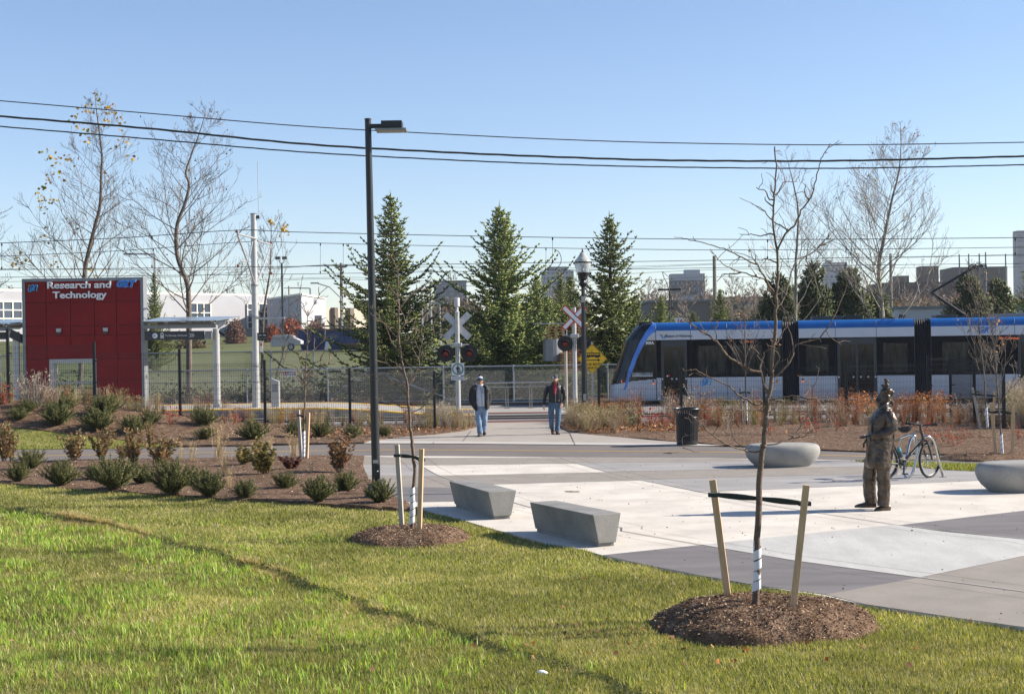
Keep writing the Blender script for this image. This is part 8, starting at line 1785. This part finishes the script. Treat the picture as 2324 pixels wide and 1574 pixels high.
def face(par,c,glasses=False,beard=False):
 mb = MB()
 for s in (-1,1): mb.ball(c+Vector((s*.030,-.083,-.004)),(.009,.006,.005),8)
 mb.build('eyes',M['eye'],par);MB().ball(c+Vector((0,-.091,-.060)),(.020,.005,.004),10).build('mouth',M['lips'],par);mb = MB()
 for s in (-1,1): mb.tube([c+Vector((s*.016,-.092,.016)),c+Vector((s*.044,-.082,.016))],.004,5)
 mb.build('eyebrows',M['eye'] if not beard else M['beard'],par)
 if glasses:
  mb = MB()
  for s in (-1,1): mb.tube([c+Vector((s*.031+.024*math.cos(t),-.100,-.004+.016*math.sin(t))) for t in [2*math.pi*k/14 for k in range(15)]],.0028,5,cap=False);mb.tube([c+Vector((s*.055,-.098,0)),c+Vector((s*.078,.01,.0))],.0028,5)
  mb.tube([c+Vector((-.008,-.102,0)),c+Vector((.008,-.102,0))],.0028,5);mb.build('glasses',M['black'],par)
 if beard:
  mb = MB();mb.loft([(c+Vector((0,-.035,-.118)),.035,.035),(c+Vector((0,-.040,-.095)),.052,.054),(c+Vector((0,-.030,-.070)),.063,.066),(c+Vector((0,-.018,-.045)),.066,.066)],16,cap=True);mb.tube([c+Vector((-.028,-.085,-.050)),c+Vector((0,-.096,-.046)),c+Vector((.028,-.085,-.050))],.006,6);mb.build('beard',M['beard'],par,smooth=True)
face(pa,hc,True)
# ---- man on the right, leather jacket
gR = G(1840/1.7625+1930/8.904,(1480+1292/5.052)/1.7625,.022);pb2 = thing('person','smiling man in a grey beanie, black leather jacket and red shirt, arms swinging','person',(gR.x,gR.y,.022),0)
def q(x,y,d=0): return Vector(((x-1930)/706,d,(1290-y)/706))
hc = q(1938,182,-.02);mb = MB();head(mb,hc,.98);limb(mb,[q(1938,215,0),q(1938,270,.01),q(1935,360,.02),q(1930,520,.02),q(1925,670,.01)],[.052,.055,.115,.12,.125])
wl,wr = q(1698,690,-.03),q(2078,655,-.08);limb(mb,[q(1800,330),q(1757,420,.015),q(1728,540,.01),wl],[.035,.033,.032,.026]);hand(mb,wl,(.02,-.08,-1),(-.9,-.5,0),-1,1.0,.45)
limb(mb,[q(2060,330),q(2098,420,.02),q(2120,530,.0),q(2108,605,-.04),wr],[.035,.033,.032,.029,.026]);hand(mb,wr,(-.32,-.25,-.9),(.45,-.85,0),1,1.0,.4)
for P in ([q(1862,690),q(1850,950,-.01),q(1858,1180,.06)],[q(1985,690),q(1985,950,-.03),q(1962,1215,-.03)]): limb(mb,P,[.072,.05,.038])
clay(mb,'body',M['skin_b'],pb2,.0075,2)
mb = MB();mb.loft([(q(1935,262,.0),.07,.06),(q(1933,300,-.01),.10,.085),(q(1932,380,-.01),.09,.118),(q(1930,480,-.01),.06,.125)],18);clay(mb,'shirt',M['tee'],pb2,.011,3)
mb = MB();mb.loft([(q(1935,285,.03),.12,.075),(q(1933,310,.02),.175,.10),(q(1932,380,.01),.195,.120),(q(1932,480,.0),.182,.122),(q(1930,580,.0),.175,.122),(q(1930,640,.0),.182,.125),(q(1930,655,.0),.165,.115)],24,p=2.4)
limb(mb,[q(1800,320,.01),q(1758,400,.015),q(1728,530,.01),q(1708,640,-.01),q(1700,695,-.03)],[.068,.060,.053,.047,.042]);limb(mb,[q(2065,320,.01),q(2100,400,.02),q(2125,520,.0),q(2112,600,-.04),q(2088,655,-.075)],[.068,.060,.053,.047,.042])
for s in (-1,1): mb.tube([q(1938+s*55,235,.0),q(1938+s*60,280,-.05),q(1938+s*34,350,-.105)],[.022,.028,.018],8)
jk = clay(mb,'leather_jacket',M['leather'],pb2,.011,2,.024,.07)
mb = MB();mb.tube([q(1935,395,-.128),q(1940,640,-.138)],.004,5);mb.build('zip',M['steel'],jk);mb = MB();mb.prism([((1905-1930)/706,(1290-278)/706),((1970-1930)/706,(1290-278)/706),((1938-1930)/706,(1290-345)/706)],(0,-.118,0),(1,0,0),(0,0,1),.012);mb.build('shirt_front',M['tee'],pb2)
mb = MB();limb(mb,[q(1868,655,.0),q(1850,800,-.01),q(1848,960,-.01),q(1850,1080,.02),q(1858,1180,.06)],[.094,.088,.074,.066,.062]);limb(mb,[q(1985,655,.0),q(1992,800,-.02),q(1988,960,-.03),q(1975,1090,-.03),q(1962,1235,-.03)],[.094,.088,.076,.070,.070]);mb.loft([(q(1928,635),.155,.115),(q(1928,700),.16,.12),(q(1928,770),.13,.10)],18);clay(mb,'jeans',M['denim_dark'],pb2,.012,2,.018,.08)
shoe(pb2,q(1868,1245,.05),0,'shoe_brown',(.1,-1,0),R(18));shoe(pb2,q(1965,1292,-.03),0,'shoe_brown',(.2,-1,0))
mb = MB();mb.loft([(hc+Vector((0,.015,.030)),.082,.098),(hc+Vector((0,.015,.075)),.080,.096),(hc+Vector((0,.012,.108)),.068,.082),(hc+Vector((0,.012,.130)),.045,.055),(hc+Vector((0,.012,.138)),.015,.02)],22);bn = mb.build('beanie',M['knit_grey'],pb2,smooth=True);MB().box(hc+Vector((-.058,-.062,.062)),(.034,.012,.045),Matrix.Rotation(R(-42),3,'Z')).build('label_patch',M['white_paint'],bn);face(pb2,hc,False,True)
# ================================================================ bronze statue
M['bronze'] = mat('bronze',(.050,.037,.028),.33,.85,.3,6,.28,26,c2=(.135,.102,.077));bsn = M['bronze'].node_tree.nodes['Principled BSDF'];bsn.inputs['Metallic'].default_value = .6
gS = G(1998.5,1156.4,.02);sx_ = thing('bronze_statue','life size bronze statue of a man in a long coat and cap','statue',(gS.x,gS.y,.02))
def q(x,y,d=0): return Vector(((x-400)/733,d,(1512-y)/733))
mb = MB();X9 = lambda rx,ry: (rx,ry)
# trousers
limb(mb,[q(330,950,.10),q(305,1100,.10),q(298,1250,.10),q(305,1380,.10),q(318,1452,.10)],[.110,.102,.096,.094,.094]);limb(mb,[q(430,950,-.08),q(425,1100,-.08),q(425,1250,-.08),q(420,1380,-.08),q(415,1462,-.08)],[.108,.102,.096,.09,.088])
# coat body from hem to shoulders (elliptic in plan, leaning back a little)
mb.loft([(q(372,1045,.0),.150,.20),(q(372,1020,.0),.178,.23),(q(378,940,.0),.178,.23),(q(388,840,.0),.178,.22),(q(398,740,.0),.182,.205),(q(405,660,.0),.178,.20),(q(412,580,.0),.180,.20),(q(425,500,.0),.170,.205),(q(445,430,.0),.140,.205),(q(462,385,.0),.105,.15),(q(468,355,.0),.07,.08)],28,p=2.3)
mb.ball(q(335,560,-.01),(.085,.13,.10),16)      # paunch
# sleeves and arms
limb(mb,[q(468,430,-.17),q(490,510,-.24),q(487,590,-.26),q(420,640,-.28),q(330,660,-.27),q(265,668,-.24)],[.085,.088,.080,.066,.058,.052]);limb(mb,[q(462,430,.17),q(470,520,.23),q(450,620,.25),q(360,685,.22),q(300,705,.16)],[.085,.085,.075,.06,.05])
# lapel, scarf, collar, head, beard, cap with flaps
for i in range(3): mb.tube([q(388+i*12,372-i*14,-.06),q(450,362-i*16,-.115),q(520-i*6,350-i*14,-.06),q(532-i*8,335-i*10,.04),q(470,330,.10),q(395,350,.06)],.026,8)
mb.ball(q(470,262),(.085,.092,.115),18);mb.ball(q(438,300),(.060,.065,.075),14);mb.ball(q(420,268),(.03,.03,.025),10);mb.tube([q(412,240),q(394,258)],[.012,.02],8);mb.ball(q(408,318),(.05,.055,.06),12);mb.tube([q(530,250),q(540,300),q(532,350)],[.03,.035,.025],8)
mb.loft([(q(480,205),.095,.095),(q(484,185),.100,.10),(q(488,165),.088,.09),(q(490,148),.06,.06),(q(490,140),.02,.02)],20);mb.loft([(q(500,200,-.0),.10,.085),(q(500,190),.10,.085)],16);mb.tube([q(440,205,-.03),q(545,215,-.03),q(552,235,.0)],[.018,.020,.012],8)
mb.prism([(p.x,p.z) for p in (q(410,205),q(418,290),q(372,298),q(352,288),q(380,250))],(0,.02,0),(1,0,0),(0,0,1),.03);mb.tube([q(548,215,.0),q(560,245,.02),q(572,250,.03)],[.02,.016,.01],6);mb.tube([q(530,290,-.07),q(545,330,-.06),q(522,362,-.04)],[.018,.025,.012],8)
# coat opening and hem flaps
mb.tube([q(300,470,-.12),q(285,600,-.14),q(262,760,-.12),q(246,900,-.11),q(244,985,-.10)],[.012,.014,.014,.016,.014],6);mb.tube([q(540,450,-.06),q(546,640,-.07),q(530,860,-.07),q(500,1040,-.08)],[.016,.018,.018,.014],6)
st_ = clay(mb,'body',M['bronze'],sx_,.0105,2,.026,.085)
mb = MB();hand(mb,q(258,672,-.235),(-1,.0,-.12),(0,-.25,1),1,1.05,.25);clay(mb,'hand',M['bronze'],sx_,.0055,1);mb = MB();hand(mb,q(290,715,.14),(-.55,-.1,-.8),(-.7,.4,.3),-1,1.0,.5);clay(mb,'hand',M['bronze'],sx_,.0055,1)
def sshoe(c,toe,L):
 toe = Vector(toe).normalized();sd_ = Vector((-toe.y,toe.x,0));Rm = Matrix((sd_,up,toe)).transposed();c = Vector(c);mb = MB();mb.loft([(c-toe*.10+up*.05,.035,.048,Rm),(c-toe*.06+up*.055,.045,.058,Rm),(c+toe*.02+up*.05,.050,.050,Rm),(c+toe*.10+up*.038,.052,.036,Rm),(c+toe*L*.78+up*.03,.045,.027,Rm),(c+toe*L+up*.022,.018,.014,Rm)],16);mb.loft([(c-toe*.105+up*.007,.036,.008,Rm),(c+toe*.02+up*.007,.048,.008,Rm),(c+toe*.13+up*.007,.054,.008,Rm),(c+toe*(L+.01)+up*.010,.02,.007,Rm)],12,p=4);o = clay(mb,'shoe',M['bronze'],sx_,.008,1)
sshoe(q(298,1492,.10),(-1,.05,0),.225);sshoe(q(425,1520,-.08),(-1,-.25,0),.165)
# the small animal on the hat, a separate casting of the same bronze
mb = MB();limb(mb,[q(487,140),q(488,118),q(484,92),q(480,70)],[.030,.036,.026,.016]);mb.ball(q(476,58),(.030,.022,.022),12);mb.tube([q(470,62),q(462,66)],[.014,.008],8)
for d in (-.012,.012): mb.tube([q(482,48,d),q(487,36,d)],[.010,.004],6);mb.tube([q(478,90,d),q(464,88,d),q(462,82,d)],[.010,.008,.006],6);mb.tube([q(490,128,d*2),q(474,136,d*2)],[.016,.010],6)
limb(mb,[q(490,135),q(466,138),q(446,128),q(436,118),q(428,110)],[.014,.018,.022,.020,.010]);mb.tube([q(500,128),q(506,90),q(500,64),q(506,50)],[.014,.018,.016,.008],8)
sq = thing('squirrel_statuette','tiny bronze animal crouching on top of the statue hat','statuette',(gS.x,gS.y,.02));clay(mb,'body',M['bronze'],sq,.006,1,.006,.03)
# ================================================================ twigs, pebbles, litter
M['twig'] = mat('twig',(.12,.08,.05),.9,0,.1,9)
pa_ = [p1(1380,373),p1(1440,373)];mb = MB();rr = random.Random(2)
for i in range(9):
 x,y = lerp(pa_[0][0],pa_[1][0],rr.random()),pa_[0][1]+rr.uniform(-.8,.8);g = G(x,y,.026);a = rr.uniform(-.4,.4);d = Vector((math.cos(a),math.sin(a),0))*rr.uniform(.04,.12);mb.tube([g-d,g+d],.004,4)
tag(link('twigs',mb.mesh('twigs',M['twig'])),'scrap of dry twigs lying on the white concrete between the benches and the statue','twigs',kind='stuff')
rng = np.random.default_rng(12);n = 900;X = rng.uniform(-3,12,n);Y = rng.uniform(12.5,33,n);k = inpoly(X,Y,pl);X,Y = X[k],Y[k];P = np.stack([X,Y,np.full(len(X),.025)],-1);D = rng.normal(size=P.shape);D[:,2] = .15;D /= np.linalg.norm(D,axis=1,keepdims=True);Vt,F_ = leaves(rng,P,rng.uniform(.012,.03,len(P)),rng.uniform(.005,.012,len(P)),D)
tag(link('debris',arr_mesh('debris',Vt,F_,M['stem'],pcol(rng,len(P),4,[(.06,.045,.03),(.12,.08,.05)],None,.2))),'tiny leaf crumbs and grit scattered over the plaza','debris',kind='stuff')
g = G(1229,1529,.03);lt = thing('litter_scrap','small crumpled white scrap lying in the near grass','litter',(g.x,g.y,.0));mb = MB();mb.ball((0,0,.05),(.035,.02,.015),8);mb.ball((.03,.01,.04),(.02,.02,.012),8);mb.build('scrap',M['white_paint'],lt)
g = G(2070,1204,.02);lt = thing('stone','small dark pebble on the dark paving band at the right','stone',(g.x,g.y,.02));mb = MB();mb.ball((0,0,.008),(.018,.012,.010),8);mb.build('pebble',M['dark_grey'],lt)
# ================================================================ grass (uncountable)
M['grass'] = mat_tint('grass_blades',.6,.42,.3,(1.45,1.5,.55))
LAWN = gxy(EDGE_BED[2:] + [p1(360,478),p1(430,500),p1(540,528),p1(650,560),p1(780,600),p1(900,635),(1180,1218),(1250,1237),(1330,1252),p3(150,240),p3(300,275),p3(620,340),p3(960,400),p3(1250,445),p3(1500,495),p3(2000,570),p3(2324,615),(2520,1473),(2560,1640),(-160,1700),(-330,1300),(-60,1096)])
def blades(rng,X,Y,Z,Hh,W,lean,cols,w=None,seg=1,var=.2):
 n = len(X);az = rng.random(n)*2*math.pi;base = np.stack([X,Y,Z],-1);out = np.stack([np.cos(az),np.sin(az),np.zeros(n)],-1);a2 = az+math.pi/2+rng.normal(0,.5,n);sd = np.stack([np.cos(a2),np.sin(a2),np.zeros(n)],-1);tip = base+out*(Hh*lean)[:,None]+np.array([0,0,1])*Hh[:,None]
 if seg == 1: Vt = np.stack([base-sd*W[:,None],base+sd*W[:,None],tip],1);F_ = np.arange(n*3).reshape(n,3);k = 3
 else:
  mid = base+out*(Hh*lean*.3)[:,None]+np.array([0,0,1])*(Hh*.6)[:,None];Vt = np.stack([base-sd*W[:,None],base+sd*W[:,None],mid-sd*(W*.8)[:,None],mid+sd*(W*.8)[:,None],tip],1);k = 5;F_ = (np.arange(n)[:,None,None]*5+np.array([(0,1,3),(0,3,2),(2,3,4)])[None]).reshape(-1,3)
 return Vt.reshape(-1,3),F_,pcol(rng,n,k,cols,w,var)
rng = np.random.default_rng(99);parts = []
SHORT = [(.15,.165,.038),(.225,.235,.058),(.32,.295,.092),(.44,.37,.17),(.52,.42,.24)]
def turf(ymin,ymax,dens,h0,w0):
 x0,x1 = -ymax*.40-1,min(8.5,ymax*.40+1);n = int((x1-x0)*(ymax-ymin)*dens);X = rng.uniform(x0,x1,n);Y = rng.uniform(ymin,ymax,n);k = inpoly(X,Y,LAWN);X,Y = X[k],Y[k]
 k = ((X-G(1712,1400).x)/1.04)**2+((Y-13.12)/.83)**2 > .97;X,Y = X[k],Y[k];k = ((X-G(935,1220).x)/.83)**2+((Y-19.4)/.82)**2 > .97;X,Y = X[k],Y[k]
 pn = vnoise(X,Y,.8,21)*.6+vnoise(X,Y,.25,22)*.4;d = seg_dist(X,Y);n = len(X);h = h0*rng.uniform(.6,1.3,n)*(.75+.6*pn);Z = np.minimum(lawn_h(X,Y),.012);green = pn > .48
 for m,ww in ((green,[.32,.36,.20,.09,.03]),(~green,[.12,.28,.30,.20,.10])):
  if m.sum():
   b_ = blades(rng,X[m],Y[m],Z[m],h[m],w0*rng.uniform(.7,1.3,m.sum()),rng.uniform(.1,.9,m.sum()),SHORT,ww);q = np.repeat((.62+.45*vnoise(X[m],Y[m],1.7,50)+.30*vnoise(X[m],Y[m],.45,51))[:,None],3,0);parts.append((b_[0],b_[1],b_[2]*q*np.array([1.03,1.04,1.3])))
turf(8.5,13,5200,.042,.0036);turf(13,17,3600,.042,.0045);turf(17,21,2300,.042,.0058);turf(21,30,1300,.042,.0078)
Vt,F_,C_ = cat_(parts);tag(link('turf',arr_mesh('turf',Vt,F_,M['grass'],C_)),'short mown turf covering the lawn in the foreground','grass',kind='stuff')
# taller bright seedlings on the camera side of the ledge, and along its lip
parts = [];TALL = [(.23,.35,.06),(.31,.44,.08),(.44,.50,.13),(.13,.24,.045),(.55,.52,.24)]
def seedlings(n,x0,x1,y0,y1,test,h0,w0,clump=.16):
 nc = n//9;cx = rng.uniform(x0,x1,nc);cy = rng.uniform(y0,y1,nc);X = np.repeat(cx,9)+rng.normal(0,clump*.35,nc*9);Y = np.repeat(cy,9)+rng.normal(0,clump*.35,nc*9);d = seg_dist(X,Y);k = test(X,Y,d) & inpoly(X,Y,LAWN);X,Y,d = X[k],Y[k],d[k]
 n = len(X);Z = np.minimum(lawn_h(X,Y),.012);parts.append(blades(rng,X,Y,Z,h0*rng.uniform(.5,1.35,n),w0*rng.uniform(.7,1.3,n),rng.uniform(.05,.7,n),TALL,[.26,.3,.22,.14,.08],2,.2))
dens = lambda X,Y: vnoise(X,Y,1.1,40)*.65+vnoise(X,Y,.4,41)*.35
seedlings(30000,-10,6,9.3,14,lambda X,Y,d: (d < -.03) & (dens(X,Y) > .36),.085,.0042);seedlings(26000,-11,2,14,19,lambda X,Y,d: (d < -.03) & (dens(X,Y) > .38),.085,.0052);seedlings(14000,-12,-3,19,24,lambda X,Y,d: (d < -.03) & (dens(X,Y) > .36),.09,.0065)
seedlings(30000,-10,6,9.5,22,lambda X,Y,d: (d > -.01) & (d < .30+.25*dens(X,Y)) & (dens(X+5,Y) > .40),.08,.0048,.1);seedlings(9000,-10,0,15,22,lambda X,Y,d: (d > .3) & (d < 2.0) & (dens(X+3,Y) > .62),.06,.005)
Vt,F_,C_ = cat_(parts);tag(link('seedling_grass',arr_mesh('seedling_grass',Vt,F_,M['grass'],C_)),'taller bright green grass shoots on the near side of the sod ledge','grass',kind='stuff')
# straw coloured dead fringe along two stretches of the ledge
parts = []
P0 = [G(x,y) for x,y in ((130,1168),(230,1188),(330,1215))];P1_ = [G(x,y) for x,y in ((545,1272),(610,1293),(650,1305))];P2_ = [G(x,y) for x,y in ((760,1345),(860,1382),(1000,1432))]
for Q,m_,sp in ((P0,6000,.14),(P1_,2200,.07),(P2_,700,.05)):
 t = rng.random(m_)*(len(Q)-1);i = t.astype(int).clip(0,len(Q)-2);f = t-i;A_ = np.array([tuple(p) for p in Q]);X = A_[i,0]*(1-f)+A_[i+1,0]*f+rng.normal(0,.05,m_);Y = A_[i,1]*(1-f)+A_[i+1,1]*f+rng.normal(0,sp,m_);parts.append(blades(rng,X,Y,np.minimum(lawn_h(X,Y),.012),rng.uniform(.025,.075,m_),rng.uniform(.003,.006,m_),rng.uniform(.2,1.4,m_),[(.45,.34,.19),(.55,.44,.27),(.33,.23,.12)],None,1))
Vt,F_,C_ = cat_(parts);tag(link('dead_grass',arr_mesh('dead_grass',Vt,F_,M['grass'],C_)),'straw coloured dead grass along the lip of the ledge','grass',kind='stuff')
# verges
parts = []
for poly,dn,h0 in ((GS,420,.05),(GR,900,.06)):
 xs_ = [p[0] for p in poly];ys_ = [p[1] for p in poly];x0,x1,y0,y1 = max(min(xs_),-19),min(max(xs_),14),min(ys_),max(ys_);n = int((x1-x0)*(y1-y0)*dn);X = rng.uniform(x0,x1,n);Y = rng.uniform(y0,y1,n);k = inpoly(X,Y,poly);X,Y = X[k],Y[k];Z = np.array([terrain(a,b) for a,b in zip(X,Y)])+.02;n = len(X);parts.append(blades(rng,X,Y,Z,h0*rng.uniform(.6,1.3,n),.012*rng.uniform(.7,1.3,n),rng.uniform(.1,.8,n),SHORT+[(.12,.19,.03)],[.25,.3,.17,.07,.03,.18]))
Vt,F_,C_ = cat_(parts);tag(link('verge_grass',arr_mesh('verge_grass',Vt,F_,M['grass'],C_)),'short grass on the verges beside the asphalt path','grass',kind='stuff')
# a few brown leaves lying in the lawn
n = 190;X = rng.uniform(-9,7.5,n);Y = rng.uniform(9.5,24,n);near = rng.random(n) < .45;X[near] = G(1700,1400).x+rng.normal(-.9,.9,near.sum());Y[near] = 12.6+rng.normal(0,.5,near.sum());k = inpoly(X,Y,LAWN);X,Y = X[k],Y[k];Z = lawn_h(X,Y)+.035;D = rng.normal(size=(len(X),3));D[:,2] *= .5;D /= np.linalg.norm(D,axis=1,keepdims=True)
Vt,F_ = leaves(rng,np.stack([X,Y,Z],-1),rng.uniform(.03,.07,len(X)),rng.uniform(.012,.028,len(X)),D);tag(link('fallen_leaves',arr_mesh('fallen_leaves',Vt,F_,M['leaf'],pcol(rng,len(X),4,[(.30,.12,.04),(.22,.10,.05),(.36,.2,.1)],None,.2))),'rusty fallen leaves scattered in the lawn','leaves',kind='stuff')
# ================================================================ thin air
hzb = MB().box((0,680,60),(3300,1500,140));m,nt,bs = nodes_of('haze');nt.nodes.remove(bs);v = nt.nodes.new('ShaderNodeVolumePrincipled');v.inputs['Color'].default_value = (.80,.88,1,1);v.inputs['Density'].default_value = .00014;v.inputs['Anisotropy'].default_value = .2
nt.links.new(v.outputs[0],nt.nodes['Material Output'].inputs['Volume']);tag(hzb.build('haze',m),'thin pale blue air over the whole view','haze',kind='stuff')
